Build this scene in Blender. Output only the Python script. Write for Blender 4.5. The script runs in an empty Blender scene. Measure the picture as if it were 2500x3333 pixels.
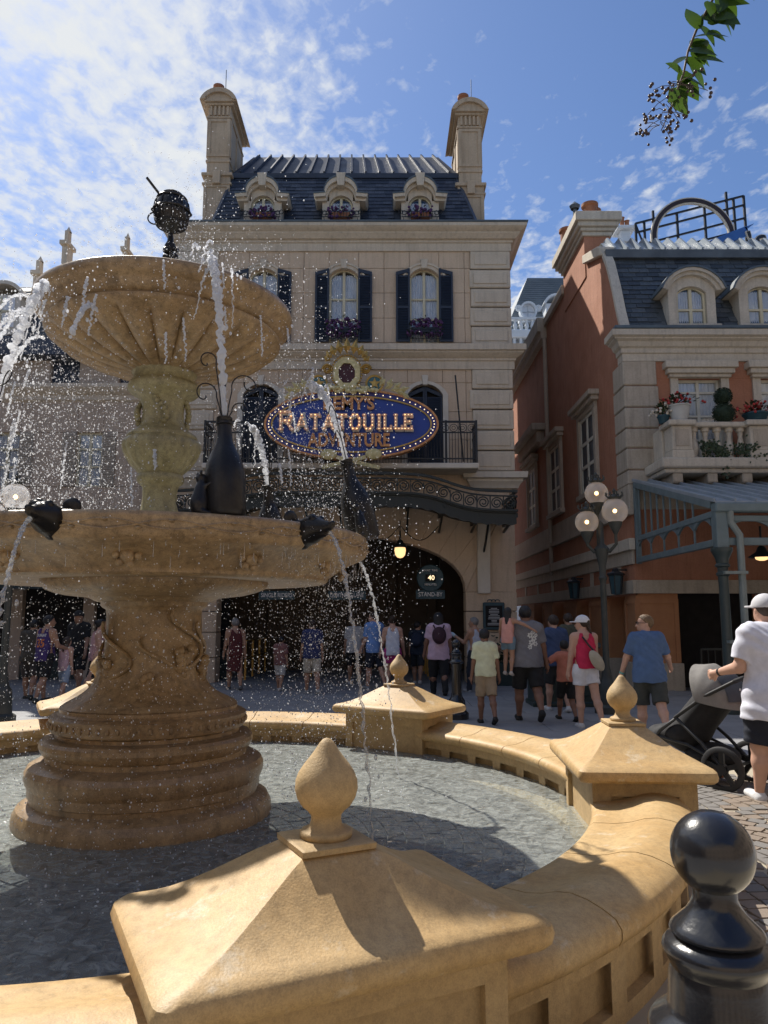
import bpy, bmesh, math, random
import numpy as np
from mathutils import Vector, Matrix, Euler, noise as mnoise
random.seed(7); np.random.seed(7)
R = math.radians
PI = math.pi
scene = bpy.context.scene
COL = scene.collection
# ------------------------------------------------------------------ camera
cam_d = bpy.data.cameras.new('camera'); cam = bpy.data.objects.new('camera', cam_d); COL.objects.link(cam)
cam.location = (0, 0, 1.6); cam.rotation_euler = (R(98.0), 0, 0)
cam_d.sensor_fit = 'VERTICAL'; cam_d.sensor_height = 36.0; cam_d.lens = 2450.0 / 3333.0 * 36.0
cam_d.clip_start = 0.05; cam_d.clip_end = 2000
scene.camera = cam
# ------------------------------------------------------------------ light
SUN_AZ = 36.8
SUN_EL = 49.2
sd = Vector((-math.sin(R(SUN_AZ)) * math.cos(R(SUN_EL)), math.cos(R(SUN_AZ)) * math.cos(R(SUN_EL)), math.sin(R(SUN_EL))))
sun_d = bpy.data.lights.new('sun', 'SUN'); sun = bpy.data.objects.new('sun', sun_d); COL.objects.link(sun)
sun_d.energy = 5.0; sun_d.angle = R(0.53); sun_d.color = (1.0, 0.94, 0.85)
sun.rotation_euler = (-sd).to_track_quat('-Z', 'Y').to_euler(); sun.location = (0, 0, 40)
scene.view_settings.view_transform = 'Standard'; scene.view_settings.look = 'None'
scene.view_settings.gamma = 1.0; scene.view_settings.exposure = 0.42
scene.view_settings.use_curve_mapping = False
world = bpy.data.worlds.new('World'); scene.world = world; world.use_nodes = True
nt = world.node_tree; nt.nodes.clear()
def N(t, ty, **kw):
    n = t.nodes.new(ty)
    for k, v in kw.items():
        if hasattr(n, k): setattr(n, k, v)
        else: n.inputs[k].default_value = v
    return n
def ramp(t, src, stops, interp='LINEAR'):
    n = t.nodes.new('ShaderNodeValToRGB'); n.color_ramp.interpolation = interp
    e = n.color_ramp.elements
    while len(e) < len(stops): e.new(0.5)
    for i, (p, c) in enumerate(stops):
        e[i].position = p; e[i].color = c if len(c) == 4 else (*c, 1)
    t.links.new(src, n.inputs[0]); return n
def math_n(t, op, a, b=None, c=None, clamp=False):
    n = t.nodes.new('ShaderNodeMath'); n.operation = op; n.use_clamp = clamp
    for i, x in enumerate((a, b, c)):
        if x is None: continue
        if isinstance(x, (int, float)): n.inputs[i].default_value = x
        else: t.links.new(x, n.inputs[i])
    return n.outputs[0]
sky = N(nt, 'ShaderNodeTexSky'); sky.sky_type = 'NISHITA'; sky.sun_disc = False
sky.sun_elevation = R(SUN_EL); sky.sun_rotation = R(-SUN_AZ); sky.air_density = 1.0; sky.dust_density = 0.6; sky.ozone_density = 2.2
bg = N(nt, 'ShaderNodeBackground'); wo = N(nt, 'ShaderNodeOutputWorld')
tc = N(nt, 'ShaderNodeTexCoord'); sep = N(nt, 'ShaderNodeSeparateXYZ'); nt.links.new(tc.outputs['Generated'], sep.inputs[0])
zz = math_n(nt, 'MAXIMUM', sep.outputs[2], 0.03)
cx = math_n(nt, 'DIVIDE', sep.outputs[0], zz); cy = math_n(nt, 'DIVIDE', sep.outputs[1], zz)
cmb = N(nt, 'ShaderNodeCombineXYZ'); nt.links.new(cx, cmb.inputs[0]); nt.links.new(cy, cmb.inputs[1])
# broad cloud fields, then the small cloudlets inside them
def wnoise(scale, detail, rough, dist, loc, rot=0.0, scl=(1, 1, 1)):
    mp_ = N(nt, 'ShaderNodeMapping'); mp_.inputs['Location'].default_value = loc; mp_.inputs['Rotation'].default_value = (0, 0, R(rot)); mp_.inputs['Scale'].default_value = scl; nt.links.new(cmb.outputs[0], mp_.inputs[0])
    n_ = N(nt, 'ShaderNodeTexNoise'); n_.inputs['Scale'].default_value = scale; n_.inputs['Detail'].default_value = detail; n_.inputs['Roughness'].default_value = rough; n_.inputs['Distortion'].default_value = dist; nt.links.new(mp_.outputs[0], n_.inputs[0]); return n_.outputs['Fac']
nbig = wnoise(0.62, 2, .45, 0.2, (4.15, 1.9, 0))
nmid = wnoise(3.4, 4, .52, .2, (1.0, 2.0, 0), 30, (1, .7, 1))
nfin = wnoise(21.0, 5, .58, .25, (0, 0, 0), 32, (1, .74, 1))
bank = math_n(nt, 'MINIMUM', math_n(nt, 'MAXIMUM', math_n(nt, 'MULTIPLY_ADD', cx, -.55, -.02), -.14), .2)
far = math_n(nt, 'MINIMUM', math_n(nt, 'MAXIMUM', math_n(nt, 'MULTIPLY_ADD', cy, .16, -.24), -.04), .16)
cov = math_n(nt, 'ADD', math_n(nt, 'ADD', nbig, bank), far)
cov = math_n(nt, 'MULTIPLY_ADD', math_n(nt, 'SUBTRACT', nmid, .5), .7, cov)
dens = math_n(nt, 'MULTIPLY_ADD', math_n(nt, 'SUBTRACT', nfin, .5), 1.15, cov)
cr = ramp(nt, dens, [(0.44, (0, 0, 0)), (0.60, (.30, .30, .30)), (0.74, (.72, .72, .72)), (0.95, (1, 1, 1))])
mixc = N(nt, 'ShaderNodeMixRGB'); nt.links.new(cr.outputs[0], mixc.inputs[0])
tint = N(nt, 'ShaderNodeMixRGB', blend_type='MULTIPLY'); tint.inputs[0].default_value = 1; tint.inputs[2].default_value = (0.80, 0.92, 1.12, 1)
nt.links.new(sky.outputs[0], tint.inputs[1])
nt.links.new(tint.outputs[0], mixc.inputs[1]); mixc.inputs[2].default_value = (6.9, 7.15, 7.4, 1)
nt.links.new(mixc.outputs[0], bg.inputs[0]); bg.inputs[1].default_value = 0.087
nt.links.new(bg.outputs[0], wo.inputs[0])
# ------------------------------------------------------------------ materials
MATS = {}
def mat(name, col, rough=0.7, col2=None, nscale=6.0, bump=0.0, bscale=60.0, metal=0.0, spec=0.5, mix=0.5, streak=0.0, coat=0.0, spots=None, grit=0.0):
    """plain procedural surface: two tones blended by noise, optional drips, fine relief"""
    m = bpy.data.materials.new(name); m.use_nodes = True; t = m.node_tree
    b = t.nodes['Principled BSDF']; MATS[name] = m
    tcx = t.nodes.new('ShaderNodeTexCoord'); src = tcx.outputs['Object']
    b.inputs['Roughness'].default_value = rough; b.inputs['Metallic'].default_value = metal
    b.inputs['Specular IOR Level'].default_value = spec
    if coat: b.inputs['Coat Weight'].default_value = coat; b.inputs['Coat Roughness'].default_value = 0.15
    col = (*col, 1)
    if col2 is None: col2 = tuple(c * 0.82 for c in col[:3])
    nz = N(t, 'ShaderNodeTexNoise'); nz.inputs['Scale'].default_value = nscale; nz.inputs['Detail'].default_value = 6; nz.inputs['Roughness'].default_value = 0.6
    t.links.new(src, nz.inputs[0])
    f = ramp(t, nz.outputs['Fac'], [(0.32, (0, 0, 0)), (0.72, (mix * 2, mix * 2, mix * 2))])
    mx = N(t, 'ShaderNodeMixRGB'); t.links.new(f.outputs[0], mx.inputs[0]); mx.inputs[1].default_value = col; mx.inputs[2].default_value = (*col2, 1)
    out = mx.outputs[0]
    if streak:
        mp = N(t, 'ShaderNodeMapping'); mp.inputs['Scale'].default_value = (7, 7, 0.6); t.links.new(src, mp.inputs[0])
        ns = N(t, 'ShaderNodeTexNoise'); ns.inputs['Scale'].default_value = 1.6; ns.inputs['Detail'].default_value = 4; t.links.new(mp.outputs[0], ns.inputs[0])
        fs = ramp(t, ns.outputs['Fac'], [(0.5, (0, 0, 0)), (0.75, (streak, streak, streak))])
        m2 = N(t, 'ShaderNodeMixRGB'); t.links.new(fs.outputs[0], m2.inputs[0]); t.links.new(out, m2.inputs[1]); m2.inputs[2].default_value = (*[c * 0.45 for c in col2], 1); out = m2.outputs[0]
    if spots:
        ns = N(t, 'ShaderNodeTexNoise'); ns.inputs['Scale'].default_value = spots[1]; ns.inputs['Detail'].default_value = 5; ns.inputs['Roughness'].default_value = 0.7; t.links.new(src, ns.inputs[0])
        fs = ramp(t, ns.outputs['Fac'], [(spots[2], (0, 0, 0)), (spots[2] + 0.08, (spots[3],) * 3)])
        m2 = N(t, 'ShaderNodeMixRGB'); t.links.new(fs.outputs[0], m2.inputs[0]); t.links.new(out, m2.inputs[1]); m2.inputs[2].default_value = (*spots[0], 1); out = m2.outputs[0]
    if grit:
        ng = N(t, 'ShaderNodeTexNoise'); ng.inputs['Scale'].default_value = 170; ng.inputs['Detail'].default_value = 3; ng.inputs['Roughness'].default_value = .8; t.links.new(src, ng.inputs[0])
        nl = N(t, 'ShaderNodeTexNoise'); nl.inputs['Scale'].default_value = 26; nl.inputs['Detail'].default_value = 6; nl.inputs['Roughness'].default_value = .75; t.links.new(src, nl.inputs[0])
        fg = ramp(t, math_n(t, 'MULTIPLY_ADD', nl.outputs['Fac'], .6, math_n(t, 'MULTIPLY', ng.outputs['Fac'], .5)), [(.42, (1 - grit,) * 3), (.60, (1.0,) * 3), (.70, (1 + grit * .3,) * 3)])
        m3 = N(t, 'ShaderNodeMixRGB', blend_type='MULTIPLY'); m3.inputs[0].default_value = 1; t.links.new(out, m3.inputs[1]); t.links.new(fg.outputs[0], m3.inputs[2]); out = m3.outputs[0]
    t.links.new(out, b.inputs['Base Color'])
    rr = math_n(t, 'MULTIPLY_ADD', nz.outputs['Fac'], 0.25, rough - 0.12, clamp=True); t.links.new(rr, b.inputs['Roughness'])
    if bump:
        nb = N(t, 'ShaderNodeTexNoise'); nb.inputs['Scale'].default_value = bscale; nb.inputs['Detail'].default_value = 5; t.links.new(src, nb.inputs[0])
        bp = N(t, 'ShaderNodeBump'); bp.inputs['Strength'].default_value = bump; bp.inputs['Distance'].default_value = 0.008; t.links.new(nb.outputs['Fac'], bp.inputs['Height']); t.links.new(bp.outputs[0], b.inputs['Normal'])
    return m
def emis(name, col, strength):
    m = bpy.data.materials.new(name); m.use_nodes = True; b = m.node_tree.nodes['Principled BSDF']
    b.inputs['Base Color'].default_value = (*col, 1); b.inputs['Emission Color'].default_value = (*col, 1); b.inputs['Emission Strength'].default_value = strength; MATS[name] = m; return m
def glassy(name, tint_c, fac, rough=0.03, white=0.0, ior=1.45):
    """thin sheet: lets light through, mirrors by Fresnel; optional milky part"""
    m = bpy.data.materials.new(name); m.use_nodes = True; t = m.node_tree; t.nodes.clear(); MATS[name] = m
    o = N(t, 'ShaderNodeOutputMaterial'); tr = N(t, 'ShaderNodeBsdfTransparent'); tr.inputs[0].default_value = (*tint_c, 1)
    gl = N(t, 'ShaderNodeBsdfGlossy'); gl.inputs['Roughness'].default_value = rough
    fr = N(t, 'ShaderNodeFresnel'); fr.inputs[0].default_value = ior
    f = math_n(t, 'MULTIPLY_ADD', fr.outputs[0], 1.0, fac, clamp=True)
    mx = N(t, 'ShaderNodeMixShader'); t.links.new(f, mx.inputs[0]); t.links.new(tr.outputs[0], mx.inputs[1]); t.links.new(gl.outputs[0], mx.inputs[2])
    last = mx
    if white:
        df = N(t, 'ShaderNodeBsdfDiffuse'); df.inputs[0].default_value = (.9, .92, .95, 1)
        tl = N(t, 'ShaderNodeBsdfTranslucent'); tl.inputs[0].default_value = (.97, .98, 1, 1)
        ad = N(t, 'ShaderNodeMixShader'); ad.inputs[0].default_value = 0.72; t.links.new(df.outputs[0], ad.inputs[1]); t.links.new(tl.outputs[0], ad.inputs[2])
        m2 = N(t, 'ShaderNodeMixShader'); m2.inputs[0].default_value = white; t.links.new(last.outputs[0], m2.inputs[1]); t.links.new(ad.outputs[0], m2.inputs[2]); last = m2
    t.links.new(last.outputs[0], o.inputs[0]); return m
# ------------------------------------------------------------------ object helpers
def root_loc(o):
    while o.parent: o = o.parent
    return Vector(o.location)
def thing(name, label, cat, loc=(0, 0, 0), rotz=0.0, group=None):
    o = bpy.data.objects.new(name, None); COL.objects.link(o); o.location = loc; o.rotation_euler = (0, 0, rotz); o.empty_display_size = 0.2
    o['label'] = label; o['category'] = cat
    if group: o['group'] = group
    return o
def tag(o, label, cat, group=None, kind=None):
    o['label'] = label; o['category'] = cat
    if group: o['group'] = group
    if kind: o['kind'] = kind
    return o
def link(name, me, parent=None, loc=(0, 0, 0), rot=(0, 0, 0), scl=(1, 1, 1)):
    o = bpy.data.objects.new(name, me); COL.objects.link(o); o.parent = parent; o.location = loc; o.rotation_euler = rot; o.scale = scl; return o
def copy_tree(o, parent=None):
    c = o.copy(); COL.objects.link(c); c.parent = parent
    for ch in list(o.children): copy_tree(ch, c)
    return c
class MB:
    def __init__(s): s.v = []; s.f = []
    def add(s, vs, fs):
        b = len(s.v); s.v.extend([tuple(map(float, q)) for q in vs]); s.f.extend([tuple(i + b for i in q) for q in fs]); return s
    def box(s, x0, x1, y0, y1, z0, z1):
        vs = [(x0, y0, z0), (x1, y0, z0), (x1, y1, z0), (x0, y1, z0), (x0, y0, z1), (x1, y0, z1), (x1, y1, z1), (x0, y1, z1)]
        return s.add(vs, [(0, 3, 2, 1), (4, 5, 6, 7), (0, 1, 5, 4), (1, 2, 6, 5), (2, 3, 7, 6), (3, 0, 4, 7)])
    def bar(s, a, b, w, h=None):
        """square bar from a to b"""
        h = h or w; a = Vector(a); b = Vector(b); d = (b - a).normalized(); up = Vector((0, 0, 1)) if abs(d.z) < 0.95 else Vector((0, 1, 0))
        sx = d.cross(up).normalized() * w / 2; sz = sx.cross(d).normalized() * h / 2
        vs = [p + i * sx + j * sz for p in (a, b) for i, j in ((-1, -1), (1, -1), (1, 1), (-1, 1))]
        return s.add(vs, [(0, 1, 2, 3), (7, 6, 5, 4), (0, 4, 5, 1), (1, 5, 6, 2), (2, 6, 7, 3), (3, 7, 4, 0)])
    def prism(s, poly, y0, y1):
        """polygon in x,z pushed along y (front y0)"""
        n = len(poly); vs = [(x, y0, z) for x, z in poly] + [(x, y1, z) for x, z in poly]
        fs = [tuple(range(n)), tuple(range(2 * n - 1, n - 1, -1))] + [(i, i + n, (i + 1) % n + n, (i + 1) % n) for i in range(n)]
        return s.add(vs, fs)
    def prism_x(s, poly, x0, x1):
        """polygon in y,z pushed along x"""
        n = len(poly); vs = [(x0, y, z) for y, z in poly] + [(x1, y, z) for y, z in poly]
        fs = [tuple(range(n)), tuple(range(2 * n - 1, n - 1, -1))] + [(i, i + n, (i + 1) % n + n, (i + 1) % n) for i in range(n)]
        return s.add(vs, fs)
    def strip(s, inner, outer, y0, y1):
        """band between two x,z curves with the same number of points, pushed along y"""
        n = len(inner); vs = [(x, y, z) for y in (y0, y1) for c in (inner, outer) for x, z in c]; fs = []
        for i in range(n - 1):
            a, b, c, d = i, i + 1, n + i + 1, n + i; q = 2 * n
            fs += [(a, b, c, d), (d + q, c + q, b + q, a + q), (a, a + q, b + q, b), (d, c, c + q, d + q)]
        fs += [(0, n, 3 * n, 2 * n), (n - 1, 3 * n - 1, 4 * n - 1, 2 * n - 1)]
        return s.add(vs, fs)
    def lathe(s, prof, seg=32, c=(0, 0, 0), a0=0.0, a1=2 * PI, fn=None):
        full = abs(a1 - a0 - 2 * PI) < 1e-6; m = seg if full else seg + 1; n = len(prof); vs = []
        for i in range(m):
            a = a0 + (a1 - a0) * i / seg
            for k, (r, z) in enumerate(prof):
                rr = fn(r, z, a, k) if fn else r
                vs.append((c[0] + rr * math.cos(a), c[1] + rr * math.sin(a), c[2] + z))
        fs = []
        for i in range(seg):
            j = (i + 1) % m
            for k in range(n - 1): fs.append((i * n + k, j * n + k, j * n + k + 1, i * n + k + 1))
        return s.add(vs, fs)
    def tube(s, pts, r, seg=8, cap=True):
        pts = [Vector(q) for q in pts]; n = len(pts); rad = r if isinstance(r, (list, tuple)) else [r] * n; vs = []; fs = []
        d0 = (pts[1] - pts[0]).normalized(); up = Vector((0, 0, 1)) if abs(d0.z) < 0.9 else Vector((1, 0, 0)); nx = d0.cross(up).normalized()
        for i in range(n):
            d = (pts[min(i + 1, n - 1)] - pts[max(i - 1, 0)]).normalized(); nx = (nx - d * nx.dot(d)).normalized(); ny = d.cross(nx)
            for k in range(seg):
                a = 2 * PI * k / seg; vs.append(pts[i] + (nx * math.cos(a) + ny * math.sin(a)) * rad[i])
        for i in range(n - 1):
            for k in range(seg): fs.append((i * seg + k, i * seg + (k + 1) % seg, (i + 1) * seg + (k + 1) % seg, (i + 1) * seg + k))
        if cap: fs += [tuple(range(seg - 1, -1, -1)), tuple((n - 1) * seg + k for k in range(seg))]
        return s.add(vs, fs)
    def ball(s, c, r, u=10, v=7, sc=(1, 1, 1)):
        vs = [(c[0], c[1], c[2] - r * sc[2])]
        for j in range(1, v):
            t = -PI / 2 + PI * j / v
            for i in range(u): a = 2 * PI * i / u; vs.append((c[0] + r * sc[0] * math.cos(t) * math.cos(a), c[1] + r * sc[1] * math.cos(t) * math.sin(a), c[2] + r * sc[2] * math.sin(t)))
        vs.append((c[0], c[1], c[2] + r * sc[2])); fs = []
        for i in range(u): fs.append((0, 1 + (i + 1) % u, 1 + i)); fs.append((len(vs) - 1, 1 + (v - 2) * u + i, 1 + (v - 2) * u + (i + 1) % u))
        for j in range(v - 2):
            for i in range(u): fs.append((1 + j * u + i, 1 + j * u + (i + 1) % u, 1 + (j + 1) * u + (i + 1) % u, 1 + (j + 1) * u + i))
        return s.add(vs, fs)
    def mesh(s, name, m, off=(0, 0, 0), smooth=30):
        me = bpy.data.meshes.new(name); ox, oy, oz = off
        me.from_pydata([(x - ox, y - oy, z - oz) for x, y, z in s.v], [], s.f)
        bm = bmesh.new(); bm.from_mesh(me); bmesh.ops.recalc_face_normals(bm, faces=bm.faces[:]); bm.to_mesh(me); bm.free()
        if smooth:
            me.polygons.foreach_set('use_smooth', [True] * len(me.polygons)); me.set_sharp_from_angle(angle=R(smooth))
        if m: me.materials.append(MATS[m] if isinstance(m, str) else m)
        return me
    def build(s, name, m, parent=None, local=False, smooth=30, bevel=0.0, seg=1):
        off = (0, 0, 0) if (local or parent is None) else root_loc(parent)
        o = link(name, s.mesh(name, m, off, smooth), parent)
        if bevel:
            b = o.modifiers.new('bevel', 'BEVEL'); b.width = bevel; b.segments = seg; b.limit_method = 'ANGLE'; b.angle_limit = R(40)
        return o
def struct(name, mb, m, smooth=30):
    o = mb.build(name, m, None, smooth=smooth); o['kind'] = 'structure'; return o
def text_mesh(s, m, size, depth, offset=0.0, name='lettering', spacing=1.0, align='CENTER', res=3, sx=1.0):
    cu = bpy.data.curves.new('t', 'FONT'); cu.body = s; cu.size = size; cu.extrude = depth; cu.offset = offset; cu.space_character = spacing
    cu.align_x = align; cu.align_y = 'CENTER'; cu.resolution_u = res
    o = bpy.data.objects.new('t', cu); COL.objects.link(o); dg = bpy.context.evaluated_depsgraph_get(); dg.update()
    me = bpy.data.meshes.new_from_object(o.evaluated_get(dg)); bpy.data.objects.remove(o); bpy.data.curves.remove(cu)
    me.transform(Matrix.Rotation(R(90), 4, 'X') @ Matrix.Diagonal((sx, 1, 1, 1))); me.name = name; me.materials.clear(); me.materials.append(MATS[m]); return me
def arc_pts(cx, hw, zs, rise, n=12):
    """segment of a circle over a span, left to right"""
    if rise >= hw * 0.999: return [(cx - hw * math.cos(PI * i / n), zs + rise * math.sin(PI * i / n)) for i in range(n + 1)]
    r = (hw * hw + rise * rise) / (2 * rise); a = math.asin(hw / r)
    return [(cx + r * math.sin(-a + 2 * a * i / n), zs + rise - r + r * math.cos(-a + 2 * a * i / n)) for i in range(n + 1)]
# ------------------------------------------------------------------ surfaces from distance fields (figures)
def surf_net(f, lo, hi, h):
    lo = np.array(lo); hi = np.array(hi); n = np.maximum(((hi - lo) / h).astype(int) + 2, 4)
    st_ = 4; n = ((n + st_ - 1) // st_) * st_ + 1; ax = [(lo[i] + h * np.arange(n[i])).astype(np.float32) for i in range(3)]
    Xc, Yc, Zc = np.meshgrid(*[q[st_ // 2::st_] for q in ax], indexing='ij', sparse=True); Dc = np.broadcast_to(f(Xc, Yc, Zc), [len(q[st_ // 2::st_]) for q in ax])
    D = np.where(Dc < 0, np.float32(-1), np.float32(1)).repeat(st_, 0).repeat(st_, 1).repeat(st_, 2); D = np.pad(D, [(0, n[i] - D.shape[i]) for i in range(3)], mode='edge').astype(np.float32)
    near = np.abs(Dc) < h * st_ * 1.15; near = near.repeat(st_, 0).repeat(st_, 1).repeat(st_, 2); near = np.pad(near, [(0, n[i] - near.shape[i]) for i in range(3)], mode='edge')
    I = np.nonzero(near); D[I] = f(ax[0][I[0]], ax[1][I[1]], ax[2][I[2]])
    ins = D < 0; cnt = np.zeros(n - 1, np.int8); P = np.zeros((*(n - 1), 3), np.float32); W = np.zeros(n - 1, np.float32)
    cor = [(i, j, k) for i in (0, 1) for j in (0, 1) for k in (0, 1)]
    sl = lambda c: D[c[0]:n[0] - 1 + c[0], c[1]:n[1] - 1 + c[1], c[2]:n[2] - 1 + c[2]]
    for c in cor: cnt += (sl(c) < 0)
    act = (cnt > 0) & (cnt < 8)
    for a in cor:
        for ax_ in range(3):
            if a[ax_] == 1: continue
            b = list(a); b[ax_] = 1; da = sl(a); db = sl(b); cr_ = (da < 0) != (db < 0)
            t = np.where(cr_, da / np.where(cr_, da - db, 1), 0)
            for q in range(3): P[..., q] += np.where(cr_, a[q] + (t if q == ax_ else 0), 0)
            W += cr_
    idx = -np.ones(n - 1, np.int64); ii = np.argwhere(act); idx[act] = np.arange(len(ii))
    V = (P[act] / W[act][:, None] + ii) * h + lo
    F = []
    for q in range(3):
        o1, o2 = [(1, 2), (2, 0), (0, 1)][q]
        A = ins; sa = [slice(None)] * 3; sb = [slice(None)] * 3; sa[q] = slice(0, n[q] - 1); sb[q] = slice(1, n[q])
        e = A[tuple(sa)] != A[tuple(sb)]; pos = np.argwhere(e)
        if not len(pos): continue
        ok = (pos[:, o1] > 0) & (pos[:, o2] > 0) & (pos[:, o1] < n[o1] - 1) & (pos[:, o2] < n[o2] - 1); pos = pos[ok]
        flip = A[tuple(sa)][tuple(pos.T)]
        def g(d1, d2):
            p2 = pos.copy(); p2[:, o1] -= d1; p2[:, o2] -= d2; return idx[tuple(p2.T)]
        q4 = np.stack([g(1, 1), g(0, 1), g(0, 0), g(1, 0)], 1); q4[~flip] = q4[~flip][:, ::-1]; F.append(q4)
    return V, np.concatenate(F)
def net_mesh(name, f, lo, hi, h, m):
    V, F = surf_net(f, lo, hi, h); me = bpy.data.meshes.new(name); me.from_pydata(V.tolist(), [], F.tolist())
    me.polygons.foreach_set('use_smooth', [True] * len(me.polygons)); me.materials.append(MATS[m] if isinstance(m, str) else m); return me
def smin(a, b, k):
    h = np.clip(0.5 + 0.5 * (b - a) / k, 0, 1); return b * (1 - h) + a * h - k * h * (1 - h)
def cone(X, Y, Z, a, b, ra, rb, sq=None):
    """round cone between a and b; sq = (axis vector, factor) flattens it"""
    a = np.array(a, float); b = np.array(b, float); d = b - a; L = max(d @ d, 1e-9)
    px, py, pz = X - a[0], Y - a[1], Z - a[2]; t = np.clip((px * d[0] + py * d[1] + pz * d[2]) / L, 0, 1)
    qx, qy, qz = px - t * d[0], py - t * d[1], pz - t * d[2]
    if sq is not None: qx, qy, qz = qx / sq[0], qy / sq[1], qz / sq[2]
    return np.sqrt(qx * qx + qy * qy + qz * qz) - (ra + (rb - ra) * t)
def ell(X, Y, Z, c, r):
    x, y, z = (X - c[0]) / r[0], (Y - c[1]) / r[1], (Z - c[2]) / r[2]
    return (np.sqrt(x * x + y * y + z * z) - 1) * min(r)
# ------------------------------------------------------------------ palette
mat('tan_stone', (.56, .39, .185), .58, (.45, .275, .10), 2.6, .18, 120, spots=((.66, .58, .44), 6.0, .585, .42), grit=.30)
mat('tan_stone_dry', (.53, .375, .185), .66, (.44, .30, .14), 4.0, .3, 150, streak=.18, grit=.28)
mat('wet_stone', (.46, .33, .185), .38, (.32, .215, .11), 3.0, .6, 30, streak=.65, grit=.5)
mat('wet_stone_dark', (.42, .285, .15), .36, (.28, .18, .088), 4.0, .6, 28, streak=.65, grit=.5)
mat('mossy_stone', (.43, .385, .215), .42, (.31, .27, .14), 4.0, .5, 30, streak=.6, grit=.5)
mat('bronze', (.045, .042, .04), .34, (.02, .02, .022), 8.0, .25, 60, metal=.6, streak=.3)
mat('black_paint', (.012, .013, .016), .22, (.02, .02, .022), 12.0, .08, 140, coat=.5)
mat('black_iron', (.012, .013, .015), .45, None, 10)
mat('dark_brick', (.085, .080, .088), .5, (.05, .048, .055), 9.0, .5, 40)
mat('grout', (.36, .34, .31), .8, None, 20)
mat('pave_grey', (.30, .30, .305), .72, (.22, .22, .225), 1.6, .2, 90, spots=((.15, .15, .15), 3.0, .64, .6))
mat('cobble_tan', (.27, .215, .165), .75, (.20, .155, .12), 14.0, .4, 80)
mat('cobble_grey', (.215, .20, .185), .75, (.16, .15, .14), 14.0, .4, 80)
mat('cobble_joint', (.40, .355, .27), .9, (.42, .36, .26), 20, .4, 120)
glassy('jet_water', (.85, .88, .92), .05, .12, white=.78)
glassy('drop_water', (.95, .97, 1), .10, .05, white=.94)  # white in the colour stands in for sun sparkle in the drops
glassy('stream_water', (.92, .94, .96), .14, .06, white=.22)
glassy('window_glass', (.965, .975, .98), .02, .02)
# pool surface: clear with ripples and churned white patches
def water_mat(name, foam, tint_c):
    m = bpy.data.materials.new(name); m.use_nodes = True; t = m.node_tree; t.nodes.clear(); MATS[name] = m
    o = N(t, 'ShaderNodeOutputMaterial'); tr = N(t, 'ShaderNodeBsdfTransparent'); tr.inputs[0].default_value = (*tint_c, 1)
    gl = N(t, 'ShaderNodeBsdfGlossy'); gl.inputs['Roughness'].default_value = 0.06
    tcx = N(t, 'ShaderNodeTexCoord'); nb = N(t, 'ShaderNodeTexNoise'); nb.inputs['Scale'].default_value = 13; nb.inputs['Detail'].default_value = 3; nb.inputs['Distortion'].default_value = .8; t.links.new(tcx.outputs['Object'], nb.inputs[0])
    bp = N(t, 'ShaderNodeBump'); bp.inputs['Strength'].default_value = .62; bp.inputs['Distance'].default_value = .035; t.links.new(nb.outputs['Fac'], bp.inputs['Height'])
    fr = N(t, 'ShaderNodeFresnel'); fr.inputs[0].default_value = 1.33; t.links.new(bp.outputs[0], fr.inputs['Normal']); t.links.new(bp.outputs[0], gl.inputs['Normal'])
    mx = N(t, 'ShaderNodeMixShader'); t.links.new(math_n(t, 'MULTIPLY_ADD', fr.outputs[0], .8, .015, clamp=True), mx.inputs[0]); t.links.new(tr.outputs[0], mx.inputs[1]); t.links.new(gl.outputs[0], mx.inputs[2])
    nf = N(t, 'ShaderNodeTexNoise'); nf.inputs['Scale'].default_value = 13; nf.inputs['Detail'].default_value = 9; nf.inputs['Roughness'].default_value = .72; nf.inputs['Distortion'].default_value = 1.0; t.links.new(tcx.outputs['Object'], nf.inputs[0])
    ff = ramp(t, nf.outputs['Fac'], [(.34, (.10, .10, .10)), (.74, (foam, foam, foam))])
    df = N(t, 'ShaderNodeBsdfDiffuse'); df.inputs[0].default_value = (.52, .55, .52, 1); t.links.new(bp.outputs[0], df.inputs['Normal'])
    m2 = N(t, 'ShaderNodeMixShader'); t.links.new(ff.outputs[0], m2.inputs[0]); t.links.new(mx.outputs[0], m2.inputs[1]); t.links.new(df.outputs[0], m2.inputs[2])
    t.links.new(m2.outputs[0], o.inputs[0])
water_mat('pool_surface', .60, (.80, .86, .86))
# ------------------------------------------------------------------ ground
FX, FY = -1.72, 5.70                      # fountain axis
m = MB().box(-400, 400, -60, 900, -.6, 0.0); ground = struct('ground', m, 'pave_grey')
slab = MB().box(-.795, .795, -.495, .495, 0, .012)
slab_me = slab.mesh('paving_slab', 'pave_grey')
k = 0
for iy in range(14):
    for ix in range(-7, 6):
        x = ix * 1.6 + (.8 if iy % 2 else 0); y = 9.5 + iy * 1.0
        if math.hypot(x - FX, y - FY) < 4.9 or x > 6.2 or y > 21.5: continue
        link('paving_slab', slab_me, ground, (x, y, .0), (0, 0, 0)); k += 1
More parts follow.
